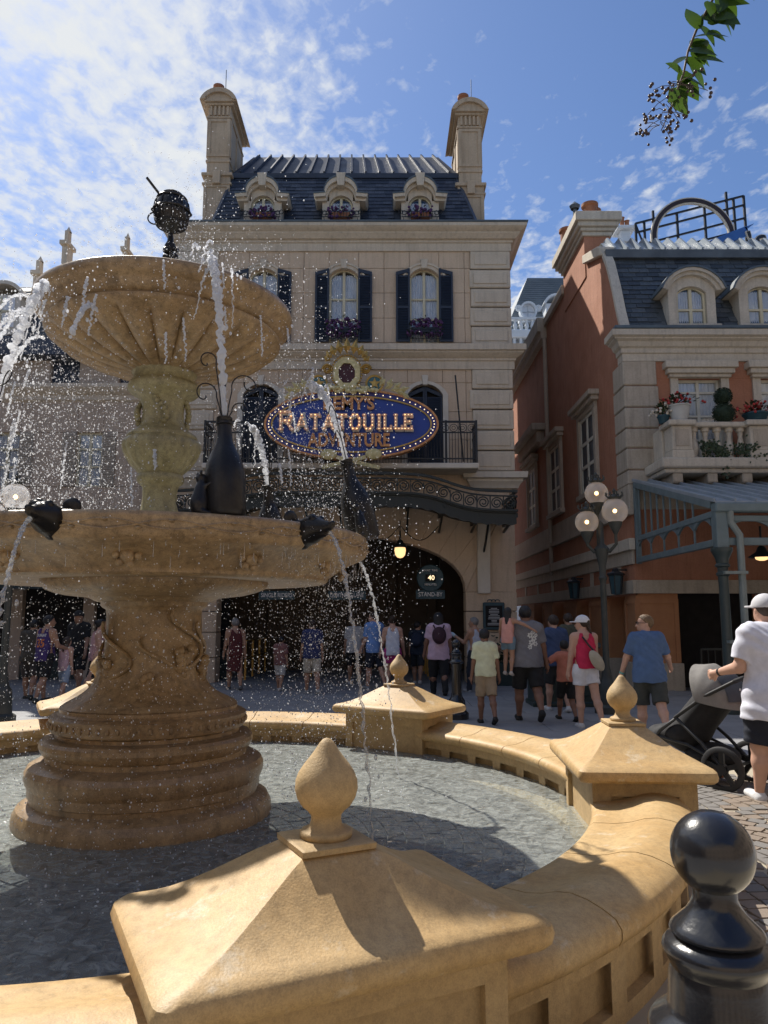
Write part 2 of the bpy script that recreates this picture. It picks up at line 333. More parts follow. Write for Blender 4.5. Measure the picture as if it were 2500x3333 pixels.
# cobbled apron right of the pool: arcs of setts
cj = MB(); cj.lathe([(3.62, .0), (3.62, .008), (6.6, .008), (6.6, .0)], 60, (FX, FY, 0), R(-75), R(35))
apron = struct('cobbled_apron', cj, 'cobble_joint')
sett = {}
for c in ('cobble_tan', 'cobble_grey'):
    b = MB().box(-.5, .5, -.5, .5, 0, 1); sett[c] = b.mesh('sett', c)
cnt = 0; rest = MB(); cand = []
for fan in range(6):          # overlapping scallops of concentric arcs
    fx, fy = 2.15 + (fan % 2) * 1.05, 3.7 + (fan // 2) * 1.5
    for j in range(10):
        rr = .12 + j * .128; n = max(3, round(rr * 2 * PI / .135))
        for i in range(n):
            a = 2 * PI * (i + .5 * (j % 2)) / n; x, y = fx + rr * math.cos(a), fy + rr * math.sin(a)
            if x > 4.7 or y < 3.9 or y > 9 or math.hypot(x - FX, y - FY) < 3.8: continue
            if any(math.hypot(x - (2.15 + (g_ % 2) * 1.05), y - (3.7 + (g_ // 2) * 1.5)) < 1.34 for g_ in range(fan)): continue
            vis = abs(x - .56 * y + .1)
            cand.append((vis, x, y, a, rr * 2 * PI / n))
cand.sort()
for vis, x, y, a, w_ in cand[:300]:
    link('sett', sett[random.choice(('cobble_tan', 'cobble_tan', 'cobble_grey'))], apron, (x, y, .006), (random.uniform(-.03, .03), random.uniform(-.03, .03), a + random.uniform(-.06, .06)), (.110 + random.uniform(-.008, .006), w_ - .018, .012 + random.uniform(0, .005)))
for vis, x, y, a, w_ in cand[300:]:
    c_, s_ = math.cos(a), math.sin(a); hx, hy = .055, w_ / 2 - .009
    rest.add([(x + u * hx * c_ - v * hy * s_, y + u * hx * s_ + v * hy * c_, z) for z in (.006, .02) for u, v in ((-1, -1), (1, -1), (1, 1), (-1, 1))], [(4, 5, 6, 7), (0, 1, 5, 4), (1, 2, 6, 5), (2, 3, 7, 6), (3, 0, 4, 7)])
if rest.v: o = rest.build('sett_field', 'cobble_grey', apron); o['kind'] = 'stuff'
# ------------------------------------------------------------------ pool
PR = 3.42; PA = [-63.5 + 60 * i for i in range(6)]
basin = thing('fountain_pool', 'round tan stone pool wall with six capped piers around the fountain', 'fountain pool', (FX, FY, 0))
C0 = (FX, FY, 0)
half = R(8.4)
def rounded_sq(hw, z, rad, n=4, hy=None):
    out = []; hy = hy or hw
    for q in range(4):
        cxq, cyq = [(1, 1), (-1, 1), (-1, -1), (1, -1)][q]
        for i in range(n):
            a = PI / 2 * q + PI / 2 * i / (n - 1); out.append((cxq * (hw - rad) + rad * math.cos(a), cyq * (hy - rad) + rad * math.sin(a), z))
    return out
def loft(rings, cap=True):
    b = MB(); n = len(rings[0]); vs = [p for r_ in rings for p in r_]; fs = []
    for j in range(len(rings) - 1):
        for i in range(n): fs.append((j * n + i, j * n + (i + 1) % n, (j + 1) * n + (i + 1) % n, (j + 1) * n + i))
    if cap: fs += [tuple(range(n - 1, -1, -1)), tuple((len(rings) - 1) * n + i for i in range(n))]
    return b.add(vs, fs)
# pier meshes, local to the pier
pb = MB(); hr, ht = .33, .49                 # radial and tangential half widths
pb.box(-hr + .03, hr - .03, -ht + .03, ht - .03, -.05, .575)
for sx, sy in ((1, 0), (-1, 0), (0, 1), (0, -1)):
    hw = hr if sx else ht
    def q(u0, u1, z0, z1, d=.03):
        if sx: x0, x1 = sorted((sx * (hw - d), sx * hw)); pb.box(x0, x1, u0, u1, z0, z1)
        else: y0, y1 = sorted((sy * (hw - d), sy * hw)); pb.box(u0, u1, y0, y1, z0, z1)
    e = ht - .001 if sx else hr - .031
    q(-e, -e + .085, -.05, .573); q(e - .085, e, -.05, .573); q(-e + .085, e - .085, .47, .573); q(-e + .085, e - .085, -.05, .20)
pier_me = pb.mesh('pier', 'tan_stone_dry')
prof = [(.455, .572, .05), (.468, .588, .05), (.472, .612, .05), (.466, .640, .05), (.448, .657, .045), (.40, .670, .03), (.35, .690, .014), (.30, .718, .006), (.25, .754, .004), (.205, .790, .004), (.165, .822, .004), (.135, .843, .003), (.118, .855, .003), (.10, .858, .003)]
gq = lambda h_, m_: .100 + (m_ - .100) * (h_ - .100) / (.472 - .100)
cap_me = loft([rounded_sq(gq(h_, .435), z_, r_, 4, gq(h_, .625)) for h_, z_, r_ in prof]).mesh('pier_cap', 'tan_stone', smooth=35)
fin = MB(); fin.add(*[(lambda b: (b.v, b.f))(loft([rounded_sq(.128, .857, .004), rounded_sq(.128, .874, .004), rounded_sq(.122, .878, .004)]))][0])
fin.lathe([(0, .878), (.084, .878), (.088, .884), (.088, .896), (.083, .902), (.066, .906), (.054, .918), (.05, .935), (.052, .95), (.058, .956), (.062, .962), (.082, .978), (.098, 1.003), (.106, 1.032), (.104, 1.06), (.094, 1.086), (.076, 1.112), (.056, 1.136), (.038, 1.160), (.025, 1.180), (.014, 1.192), (0, 1.197)], 28)
fin_me = fin.mesh('finial', 'tan_stone_dry', smooth=40)
for i, a in enumerate(PA):
    loc = (PR * math.cos(R(a)), PR * math.sin(R(a)), 0)
    p = link('pier', pier_me, basin, loc, (0, 0, R(a)))
    link('pier_cap', cap_me, p); link('finial', fin_me, p)
cop_prof = [(3.145, .345), (3.125, .365), (3.115, .395), (3.125, .42), (3.15, .438), (3.20, .442), (3.28, .446), (3.36, .463), (3.43, .487), (3.50, .497), (3.57, .49), (3.635, .472), (3.69, .448), (3.715, .415), (3.715, .38), (3.70, .352), (3.68, .345), (3.145, .345)]
for i, a in enumerate(PA):
    s0 = R(a) + half - R(1.2); s1 = R(a + 60) - half + R(1.2); nst = 4
    w = MB()
    w.lathe([(3.25, -.05), (3.59, -.05), (3.59, .34), (3.25, .34), (3.25, -.05)], 24, C0, s0, s1)
    for (r0, r1) in ((3.19, 3.251), (3.589, 3.64)):
        w.lathe([(r0, .268), (r1, .268), (r1, .346), (r0, .346), (r0, .268)], 24, C0, s0, s1)
        w.lathe([(r0, -.05), (r1, -.05), (r1, .075), (r0, .075), (r0, -.05)], 24, C0, s0, s1)
        npan = 7
        for k in range(npan + 1):
            am = s0 + (s1 - s0) * k / npan; w.lathe([(r0, .074), (r1, .074), (r1, .269), (r0, .269), (r0, .074)], 2, C0, am - R(1.0), am + R(1.0))
    w.lathe([(3.10, -.05), (3.251, -.05), (3.251, .12), (3.17, .10), (3.10, .06), (3.10, -.05)], 24, C0, s0, s1)
    w.build('pool_wall', 'tan_stone_dry', basin, smooth=40)
    for k in range(nst):
        t0 = s0 + (s1 - s0) * k / nst + R(.08); t1 = s0 + (s1 - s0) * (k + 1) / nst - R(.08)
        cs = MB(); cs.lathe(cop_prof, 8, C0, t0, t1); nn = len(cop_prof)
        cs.f += [tuple(range(nn - 1)), tuple(8 * nn + j for j in range(nn - 2, -1, -1))]
        cs.build('coping_stone', 'tan_stone', basin, smooth=45)
# drain grille in the far pier
ap = R(PA[2]); 
# pool floor of brick courses and its water
fl = MB(); fl.lathe([(0, .004), (3.28, .004)], 64, C0); floor_o = struct('pool_floor', fl, 'grout')
bw = MB().box(-.5, .5, -.5, .5, 0, 1); bme = bw.mesh('brick', 'dark_brick'); cnt = 0; rest = MB()
rows = [(1.0 + .135 * j) for j in range(16)]
for j, rr in enumerate(rows):
    n = int(2 * PI * rr / .235)
    for i in range(n):
        a = 2 * PI * (i + .5 * (j % 2)) / n; d = (math.degrees(a) + 360) % 360
        x, y = FX + rr * math.cos(a), FY + rr * math.sin(a)
        if 195 < d < 330 and cnt < 300 and rr > 1.35:
            cnt += 1; link('brick', bme, floor_o, (x, y, .004), (0, 0, a), (.122, 2 * PI * rr / n - .018, .02 + random.uniform(-.004, .004)))
        else:
            c_, s_ = math.cos(a), math.sin(a); hx, hy = .061, PI * rr / n - .009; z1 = .024 + random.uniform(-.003, .003)
            vs = [(x + u * hx * c_ - v * hy * s_, y + u * hx * s_ + v * hy * c_, z) for z in (.004, z1) for u, v in ((-1, -1), (1, -1), (1, 1), (-1, 1))]
            rest.add(vs, [(4, 5, 6, 7), (0, 1, 5, 4), (1, 2, 6, 5), (2, 3, 7, 6), (3, 0, 4, 7)])
o = rest.build('brick_field', 'dark_brick', floor_o); o['kind'] = 'stuff'
WZ = .205
wv, wf = [], []
rings = [(FX + 2.12 * math.cos(R(q)), FY + 2.12 * math.sin(R(q)), .009, 26, 3.6) for q in (-95, -38, 33)]
rq = random.Random(17)
for _ in range(70): a_ = rq.uniform(0, 2 * PI); r_ = 1.2 + abs(rq.gauss(0, .55)); rings.append((FX + r_ * math.cos(a_), FY + r_ * math.sin(a_), .0035, 60, 14))
nr, na = 110, 420
for i in range(nr + 1):
    rr = .7 + (3.235 - .7) * i / nr
    for j in range(na):
        a = 2 * PI * j / na; x, y = FX + rr * math.cos(a), FY + rr * math.sin(a)
        h = .007 * mnoise.noise((x * 4, y * 4, 0)) + .0065 * mnoise.noise((x * 10, y * 10, 3)) + .0045 * mnoise.noise((x * 24, y * 24, 5))
        for rx_, ry_, am_, fr_q, dc_ in rings:
            dx_ = x - rx_; dy_ = y - ry_
            if abs(dx_) < 3 / dc_ and abs(dy_) < 3 / dc_: d_ = math.hypot(dx_, dy_); h += am_ * math.cos(d_ * fr_q) * math.exp(-d_ * dc_)
        wv.append((x, y, WZ + h))
for i in range(nr):
    for j in range(na): wf.append((i * na + j, i * na + (j + 1) % na, (i + 1) * na + (j + 1) % na, (i + 1) * na + j))
wb = MB(); wb.v = wv; wb.f = wf; struct('pool_water', wb, 'pool_surface', smooth=180)
# ------------------------------------------------------------------ fountain
fo = thing('tiered_fountain', 'tall two-tier tan stone fountain with fluted upper bowl, streaming with water', 'fountain', (FX, FY, 0))
def rough_fn(amp, sc, seed=0):
    def fn(r, z, a, k):
        if r < .02: return r
        return r + amp * mnoise.noise((r * math.cos(a) * sc + seed, r * math.sin(a) * sc, z * sc))
    return fn
bs = MB(); bs.lathe([(.0, -.02), (.93, -.02), (.945, .16), (.95, .22), (.945, .27), (.92, .315), (.885, .335), (.862, .345), (.835, .352), (.835, .385), (.852, .392), (.855, .45), (.87, .475), (.882, .51), (.88, .55), (.86, .585), (.82, .605), (.785, .612), (.745, .618), (.742, .652), (.762, .66), (.785, .69), (.795, .715), (.79, .745), (.77, .765), (.735, .772), (.685, .776), (.682, .80), (.70, .806), (.72, .815), (.73, .84), (.73, .885), (.715, .91), (.69, .925), (.66, .93), (.645, .945), (.645, .965), (.62, .985), (.0, .985)], 96, C0, fn=lambda r, z, a, k, q=rough_fn(.003, 9): q(r * (.94 if z < .9 else .97), z, a, k))
bs.build('stepped_base', 'wet_stone_dark', fo, smooth=24)
eg = MB()
for i in range(64):
    a = 2 * PI * i / 64; eg.ball((FX + .690 * math.cos(a), FY + .690 * math.sin(a), .862), .018, 6, 5, (.8, .8, 1.15))
o = eg.build('egg_moulding', 'wet_stone_dark', fo); o['kind'] = 'stuff'
def shaft_fn(r, z, a, k):
    n = mnoise.noise((math.cos(a) * 2.2, math.sin(a) * 2.2, z * 4)) * .03 + abs(mnoise.noise((math.cos(a) * 4 + 5, math.sin(a) * 4, z * 8))) * .035
    w = math.exp(-((z - 1.25) / .28) ** 2)
    return r + n * w
sh = MB(); zs = [(.62, .975), (.60, .99), (.56, 1.01), (.51, 1.035), (.465, 1.065), (.43, 1.10), (.40, 1.14), (.38, 1.18), (.367, 1.22), (.358, 1.26), (.352, 1.30), (.346, 1.35), (.342, 1.40), (.34, 1.45), (.338, 1.50), (.338, 1.56), (.34, 1.62), (.345, 1.66), (.37, 1.675), (.385, 1.69), (.385, 1.71), (.41, 1.725)]
sh.lathe(zs, 96, C0, fn=shaft_fn); sh.build('shaft', 'wet_stone', fo, smooth=60)
gr = MB()
for gi, (ga, gz) in enumerate([(-5, 1.30), (-75, 1.20), (-130, 1.3), (55, 1.25), (-40, 1.38), (175, 1.28)]):
    for k in range(16):
        t = k / 15; rr = .365 + .03 * (1 - t); aa = R(ga) + random.uniform(-.16, .16) * (1 - t * .8); z = gz - .17 * t + random.uniform(-.015, .015)
        gr.ball((FX + rr * math.cos(aa), FY + rr * math.sin(aa), z), .03, 7, 5)
    tb = []
    for k in range(14):
        t = k / 13; aa = R(ga) + .5 * math.sin(t * 5) + .25 * t; rr = .372 + .05 * max(0, .3 - t); tb.append((FX + rr * math.cos(aa), FY + rr * math.sin(aa), gz - .15 + .42 * t))
    gr.tube(tb, .015, 6)
gr.build('vine_carving', 'wet_stone', fo, smooth=60)
co = MB(); co.lathe([(.40, 1.715), (.43, 1.722), (.45, 1.735), (.48, 1.748), (.56, 1.755), (.65, 1.765), (.73, 1.785), (.79, 1.81), (.815, 1.84), (.815, 1.868)], 96, C0, fn=lambda r, z, a, k: r * (1 + .035 * math.cos(8 * a) * max(0, (r - .45) / .4)))
co.build('corbel', 'wet_stone', fo, smooth=50)
def basin_fn(r, z, a, k): return r + (.012 * mnoise.noise((math.cos(a) * 5, math.sin(a) * 5, z * 9)) + .006 * mnoise.noise((math.cos(a) * 14, math.sin(a) * 14, z * 22)) if r > .9 else 0)
lb = MB(); lb.lathe([(.80, 1.866), (1.10, 1.858), (1.22, 1.852), (1.265, 1.856), (1.285, 1.87), (1.285, 1.885), (1.30, 1.90), (1.335, 1.925), (1.38, 1.955), (1.43, 1.985), (1.48, 2.01), (1.52, 2.025), (1.545, 2.035), (1.56, 2.045), (1.575, 2.06), (1.585, 2.09), (1.59, 2.13), (1.595, 2.165), (1.59, 2.185), (1.575, 2.196), (1.54, 2.20), (1.45, 2.195), (1.38, 2.17), (1.30, 2.06), (.5, 2.0), (0, 2.0)], 144, C0, fn=basin_fn)
lb.build('lower_basin', 'wet_stone', fo, smooth=50)
vn = MB()
for ph in (0, PI):
    pts = [(FX + 1.592 * math.cos(a), FY + 1.592 * math.sin(a), 2.118 + .028 * math.sin(a * 14 + ph)) for a in [2 * PI * i / 288 for i in range(289)]]
    vn.tube(pts, .007, 5)
for i in range(56):
    a = 2 * PI * i / 56; vn.ball((FX + 1.592 * math.cos(a), FY + 1.592 * math.sin(a), 2.118 + (.022 if i % 2 else -.022)), .02, 6, 4, (1, 1, .55))
vn.build('rim_vine', 'wet_stone', fo, smooth=60)
for i in range(12):
    a = R(30 * i + 10); b = MB(); c = (FX + 1.40 * math.cos(a), FY + 1.40 * math.sin(a), 1.955)
    b.ball(c, .045, 10, 7); 
    for k in range(6): b.ball((c[0] + .06 * math.cos(k) * -math.sin(a), c[1] + .06 * math.cos(k) * math.cos(a), c[2] + .05 * math.sin(k)), .026, 7, 5)
    b.build('carved_fruit', 'wet_stone', fo, smooth=60)
wd = MB(); wd.lathe([(0, 2.172), (1.40, 2.172)], 64, C0); wd.build('basin_water', 'pool_surface', fo)
st = MB()
def vase_fn(r, z, a, k): return r * (1 + (.045 * abs(math.sin(9 * a)) - .02) if 2.70 < z < 2.955 and r > .15 else 1)
st.lathe([(.22, 2.17), (.20, 2.24), (.165, 2.31), (.14, 2.40), (.128, 2.50), (.13, 2.585), (.15, 2.61), (.172, 2.628), (.178, 2.655), (.168, 2.68), (.16, 2.69), (.18, 2.715), (.225, 2.76), (.265, 2.82), (.288, 2.875), (.292, 2.92), (.275, 2.95), (.262, 2.96), (.268, 2.975), (.26, 2.995), (.23, 3.015), (.195, 3.035), (.17, 3.07), (.158, 3.12), (.155, 3.18), (.16, 3.23), (.18, 3.275), (.215, 3.305), (.25, 3.325), (.272, 3.345), (.275, 3.375), (.262, 3.40), (.242, 3.41), (.236, 3.42), (.236, 3.475), (.25, 3.49)], 108, C0, fn=vase_fn)
st.build('vase_stem', 'mossy_stone', fo, smooth=50)
sc_ = MB()
for a in (-80, 10, 100, 190):
    aa = R(a)
    for k in range(9):
        t = k / 8; rr = .172 + .02 * math.sin(t * PI); sc_.ball((FX + rr * math.cos(aa + .25 * math.sin(t * 5)), FY + rr * math.sin(aa + .25 * math.sin(t * 5)), 3.05 + .24 * t), .028 - .012 * abs(t - .4), 7, 5)
o = sc_.build('stem_carving', 'mossy_stone', fo, smooth=60); o['kind'] = 'stuff'
NF = 22
def bowl_fn(r, z, a, k):
    if 5 > k > 0 or k == 5 or k == 6 or k == 7: 
        w = [0, .2, .8, 1, 1, 1, .9, .45][k]; return r * (1 + w * .05 * (abs(math.sin(NF * a / 2)) ** .7 - .6))
    return r
ub = MB(); ub.lathe([(.235, 3.485), (.27, 3.495), (.36, 3.515), (.47, 3.548), (.58, 3.588), (.69, 3.637), (.78, 3.685), (.85, 3.728), (.883, 3.748), (.892, 3.762), (.892, 3.778), (.87, 3.788), (.865, 3.80), (.895, 3.82), (.915, 3.85), (.925, 3.875), (.94, 3.885), (.965, 3.90), (.98, 3.925), (.985, 3.955), (.98, 3.985), (.962, 3.997), (.93, 3.99), (.88, 3.93), (.5, 3.78), (0, 3.74)], 264, C0, fn=bowl_fn)
UBN = 26
for q_, (x_, y_, z_) in enumerate(ub.v):
    k_ = q_ % UBN
    if 0 < k_ < 8:
        a_ = math.atan2(y_ - FY, x_ - FX); w_ = [0, .35, .8, 1, 1.1, 1.1, .95, .35][k_]; ub.v[q_] = (x_, y_, z_ - .040 * w_ * (abs(math.sin(NF * a_ / 2)) ** .6 - .55))
ub.build('fluted_bowl', 'wet_stone', fo, smooth=50)
uw = MB(); uw.lathe([(0, 3.975), (.925, 3.975)], 64, C0); uw.build('bowl_water', 'pool_surface', fo)
pt = MB(); pt.lathe([(.03, 3.7), (.05, 4.25), (.035, 4.3), (.03, 4.55), (.05, 4.6), (.03, 4.64), (.02, 4.72), (.06, 4.745), (.12, 4.79), (.152, 4.86), (.16, 4.93), (.15, 5.0), (.12, 5.06), (.09, 5.085), (.094, 5.10), (.06, 5.115), (.03, 5.14), (0, 5.15)], 32, C0)
for k in range(10): pt.ball((FX + .05 * math.cos(k * 2.1), FY + .05 * math.sin(k * 2.1), 4.36 + .022 * k), .032, 8, 6)
for z_, r_ in ((4.80, .130), (4.93, .164), (5.05, .130)): pt.tube([(FX + r_ * math.cos(2 * PI * k / 28), FY + r_ * math.sin(2 * PI * k / 28), z_) for k in range(29)], .012, 6)
for k in range(10):
    a_ = 2 * PI * k / 10; pt.tube([(FX + r_ * math.cos(a_), FY + r_ * math.sin(a_), z_) for r_, z_ in ((.1, 4.775), (.15, 4.85), (.164, 4.93), (.152, 5.0), (.11, 5.07))], .009, 5)
    pt.ball((FX + .168 * math.cos(a_ + .3), FY + .168 * math.sin(a_ + .3), 4.93), .018, 6, 5)
pt.v = [(FX + (x_ - FX) * .88, FY + (y_ - FY) * .88, z_ if z_ < 4.3 else 4.3 + (z_ - 4.3) * .88) for x_, y_, z_ in pt.v]
pt.build('bronze_pot', 'bronze', fo, smooth=50)
ld = MB(); ld.tube([(FX - .06, FY - .05, 5.02), (FX - .21, FY - .1, 5.21)], .012, 6)
ld.tube([(FX - .14 - .07 * math.sin(t), FY - .02, 4.86 - .06 * math.cos(t)) for t in [PI * i / 10 for i in range(11)]], .007, 6)
ld.v = [(FX + (x_ - FX) * .88, FY + (y_ - FY) * .88, 4.3 + (z_ - 4.3) * .88) for x_, y_, z_ in ld.v]
ld.build('ladle_and_handle', 'bronze', fo)
# ------------------------------------------------------------------ bottles with scrolls
def bottle(ang, label, lean=11.0, figure=True):
    rr = 1.45 if abs(ang) > 10 else 1.57
    t = thing('bronze_bottle', label, 'bottle', (FX + rr * math.cos(R(ang)), FY + rr * math.sin(R(ang)), 2.19), R(ang), 'bronze bottles on the lower basin rim')
    t.rotation_euler = Euler((0, R(-lean), R(ang)), 'XYZ')
    b = MB(); b.lathe([(0, 0), (.11, 0), (.122, .012), (.126, .05), (.125, .20), (.121, .27), (.112, .33), (.094, .385), (.072, .43), (.054, .47), (.047, .52), (.043, .575), (.043, .585), (.052, .59), (.052, .605), (.045, .61), (.05, .617), (.05, .635), (.04, .64), (.03, .638), (.03, .6)], 28)
    b.build('bottle_body', 'bronze', t, local=True, smooth=45)
    sc = MB()
    for s, hgt, rad in ((1, .26, .085), (-1, .20, .065), (1, .10, .05), (-1, .42, .05)):
        pts = [(0, s * .012, .60), (0, s * .03, .60 + hgt * .5), (0, s * .05, .60 + hgt * .85)]
        c = (0, s * (.05 + rad), .60 + hgt)
        for k in range(22):
            a = PI - k * PI / 10.5; q = rad * (1 - .62 * k / 21); pts.append((.004 * k * s, c[1] + s * q * math.cos(a), c[2] + q * math.sin(a)))
        sc.tube(pts, .0042, 5)
    sc.build('wire_scroll', 'bronze', t, local=True, smooth=60)
    if figure:
        def f(X, Y, Z):
            d = ell(X, Y, Z, (.0, .155, .07), (.05, .06, .085)); d = smin(d, ell(X, Y, Z, (.0, .145, .16), (.035, .04, .06)), .03)
            d = smin(d, ell(X, Y, Z, (.01, .14, .235), (.03, .038, .03)), .02); d = smin(d, cone(X, Y, Z, (.01, .12, .235), (.02, .085, .25), .02, .008), .015)
            for s in (-1, 1): d = smin(d, ell(X, Y, Z, (.01 + s * .03, .155, .262), (.016, .008, .018)), .008); d = smin(d, cone(X, Y, Z, (s * .03, .13, .18), (s * .06, .10, .20), .012, .008), .012); d = smin(d, cone(X, Y, Z, (s * .035, .15, .02), (s * .05, .11, .012), .018, .012), .015)
            d = smin(d, cone(X, Y, Z, (0, .2, .02), (.02, .27, .02), .010, .006), .01); return smin(d, cone(X, Y, Z, (.02, .27, .02), (.03, .29, .09), .006, .004), .008)
        link('animal_figure', net_mesh('animal_figure', f, (-.1, .03, -.01), (.1, .31, .3), .006, 'bronze'), t, rot=(0, 0, R(180)))
    return t
bt = [bottle(-58, 'dark bronze bottle standing upright on the basin rim before the stem', 6),
      bottle(1, 'dark bronze bottle leaning inwards at the right end of the basin rim', 13),
      bottle(62, 'dark bronze bottle on the far rim of the basin, below the blue sign', 8),
      bottle(-122, 'dark bronze bottle at the cut left edge of the basin rim', 8)]
def spout(ang, label):
    loc = Vector((1.56 * math.cos(R(ang)), 1.56 * math.sin(R(ang)), 2.14))
    def f(X, Y, Z):      # looks along +x
        d = ell(X, Y, Z, (.02, 0, .01), (.13, .105, .095)); d = smin(d, cone(X, Y, Z, (.08, 0, .02), (.235, 0, .025), .085, .034), .05)
        d = smin(d, ell(X, Y, Z, (.262, 0, .045), (.022, .024, .02)), .012)
        d = smin(d, cone(X, Y, Z, (.0, 0, -.04), (-.03, 0, -.085), .08, .05), .05)
        d = smin(d, cone(X, Y, Z, (.08, 0, -.035), (.185, 0, -.03), .05, .022), .02)
        for s in (-1, 1):
            d = smin(d, ell(X, Y, Z, (-.05, s * .12, .095), (.022, .068, .06)), .02); d = smin(d, ell(X, Y, Z, (.1, s * .045, .088), (.032, .03, .03)), .008)
        return d
    o = link('spout_head', net_mesh('spout_head', f, (-.18, -.22, -.22), (.31, .22, .19), .0085, 'bronze'), fo, loc, (0, 0, R(ang)), (.84,) * 3); o['label'] = label; return Matrix.Translation(loc + Vector((FX, FY, 0))) @ Matrix.Rotation(R(ang), 4, 'Z')
sp = [(-95, spout(-95, 'bronze animal-head spout at the left of the basin rim, near the globe lamp')), (-38, spout(-38, 'bronze animal-head spout on the basin rim just left of the leaning bottle')), (33, spout(33, 'small far bronze spout head poking out beyond the right end of the basin'))]
# ------------------------------------------------------------------ building palette
mat('facade', (.65, .505, .36), .8, (.56, .425, .30), 1.2, .15, 60, streak=.3, grit=.15)
mat('trim', (.64, .55, .43), .75, (.55, .465, .355), 2.0, .15, 60, streak=.35, grit=.15)
mat('chimney_stone', (.56, .44, .31), .8, (.46, .35, .24), 1.6, .15, 60, streak=.4, grit=.2)
mat('trim_light', (.68, .62, .52), .75, (.58, .52, .43), 2.5, .12, 60, streak=.2)
mat('slate_blue', (.050, .064, .095), .55, (.032, .042, .065), 2.5, .3, 50)
mat('slate_blue_b', (.082, .098, .132), .5, (.04, .05, .075), 2.5, .3, 50)
mat('slate_blue_c', (.034, .045, .070), .5, (.022, .03, .05), 2.5, .3, 50)
mat('slate_grey_c', (.060, .070, .080), .5, (.04, .047, .055), 2.5, .3, 50)
mat('slate_grey', (.080, .094, .105), .5, (.052, .062, .072), 2.5, .3, 50)
mat('slate_grey_b', (.118, .132, .142), .5, (.06, .07, .08), 2.5, .3, 50)
mat('lead', (.10, .13, .15), .42, (.07, .09, .11), 3.0, .1, 60)
mat('zinc', (.32, .36, .40), .45, (.24, .28, .31), 3.0, .1, 60)
mat('cream_frame', (.66, .60, .42), .55, None, 4)
mat('white_frame', (.68, .66, .56), .55, None, 4)
mat('shutter', (.014, .022, .042), .5, (.02, .03, .05), 5)
mat('curtain', (.80, .82, .86), .85, (.68, .71, .77), 9)
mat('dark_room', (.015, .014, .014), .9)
mat('green_iron', (.007, .013, .013), .45, (.011, .018, .018), 6)
mat('terracotta', (.34, .14, .07), .75, (.25, .10, .05), 5)
mat('flower_purple', (.10, .035, .13), .7, (.05, .02, .07), 30)
mat('leaf_dark', (.035, .06, .022), .6, (.02, .04, .015), 20)
mat('flower_red', (.42, .035, .03), .6, None, 30)
mat('sign_blue', (.016, .05, .30), .4, (.012, .038, .24), 3)
mat('sign_border', (.022, .028, .17), .4, (.05, .04, .2), 6)
mat('gold', (.52, .33, .09), .35, (.36, .21, .05), 12, .3, 40, metal=.55)
mat('pale_gold', (.72, .61, .32), .5, (.40, .35, .15), 12, .3, 40)
mat('copper_letter', (.72, .34, .12), .4, (.32, .13, .05), 12, metal=.2)
mat('peach_letter', (.90, .52, .33), .5, (.8, .43, .25), 12)
mat('teal_paint', (.05, .15, .17), .5, None, 6)
mat('maroon', (.06, .012, .018), .6)
emis('bulb', (1.0, .80, .48), 1.1)
emis('lamp_glow', (1.0, .60, .22), 6.0)
mat('sign_white', (.75, .76, .76), .6)
mat('sign_teal', (.025, .075, .10), .5)
# ------------------------------------------------------------------ building helpers
def panels(T, name, xs, zs, y0, y1, holes, m, gap=.004, stagger=0.0):
    """ashlar facing: one block per cell that no opening covers"""
    for j in range(len(zs) - 1):
        for i in range(len(xs) - 1):
            x0, x1, z0, z1 = xs[i], xs[i + 1], zs[j], zs[j + 1]; cxm, czm = (x0 + x1) / 2, (z0 + z1) / 2
            if any(h[0] < cxm < h[1] and h[2] < czm < h[3] for h in holes): continue
            MB().box(x0 + gap, x1 - gap, y0, y1, z0 + gap, z1 - gap).build(name, m, T, smooth=0, bevel=.008)
def moulding(T, name, x0, x1, y_wall, prof, m, ret_l=True, ret_r=True, depth=.4):
    """profile [(projection, z)] run along x with mitred returns at the ends"""
    b = MB(); n = len(prof); vs = []
    paths = []
    for pj, z in prof:
        row = []
        if ret_l: row.append((x0 - pj, y_wall + depth, z))
        row.append((x0 - (pj if ret_l else 0), y_wall - pj, z)); row.append((x1 + (pj if ret_r else 0), y_wall - pj, z))
        if ret_r: row.append((x1 + pj, y_wall + depth, z))
        paths.append(row)
    c = len(paths[0]); vs = [p for r_ in paths for p in r_]; fs = []
    for i in range(n - 1):
        for j in range(c - 1): fs.append((i * c + j, i * c + j + 1, (i + 1) * c + j + 1, (i + 1) * c + j))
    fs += [tuple(range(c))[::-1], tuple((n - 1) * c + j for j in range(c))] if c > 2 else []
    b.add(vs, fs); return b.build(name, m, T, smooth=25)
def spandrels(b, cx, hw, zs, rise, ztop, y0, y1):
    pts = arc_pts(cx, hw, zs, rise, 12)
    b.strip(pts, [(x, ztop) for x, z in pts], y0, y1)
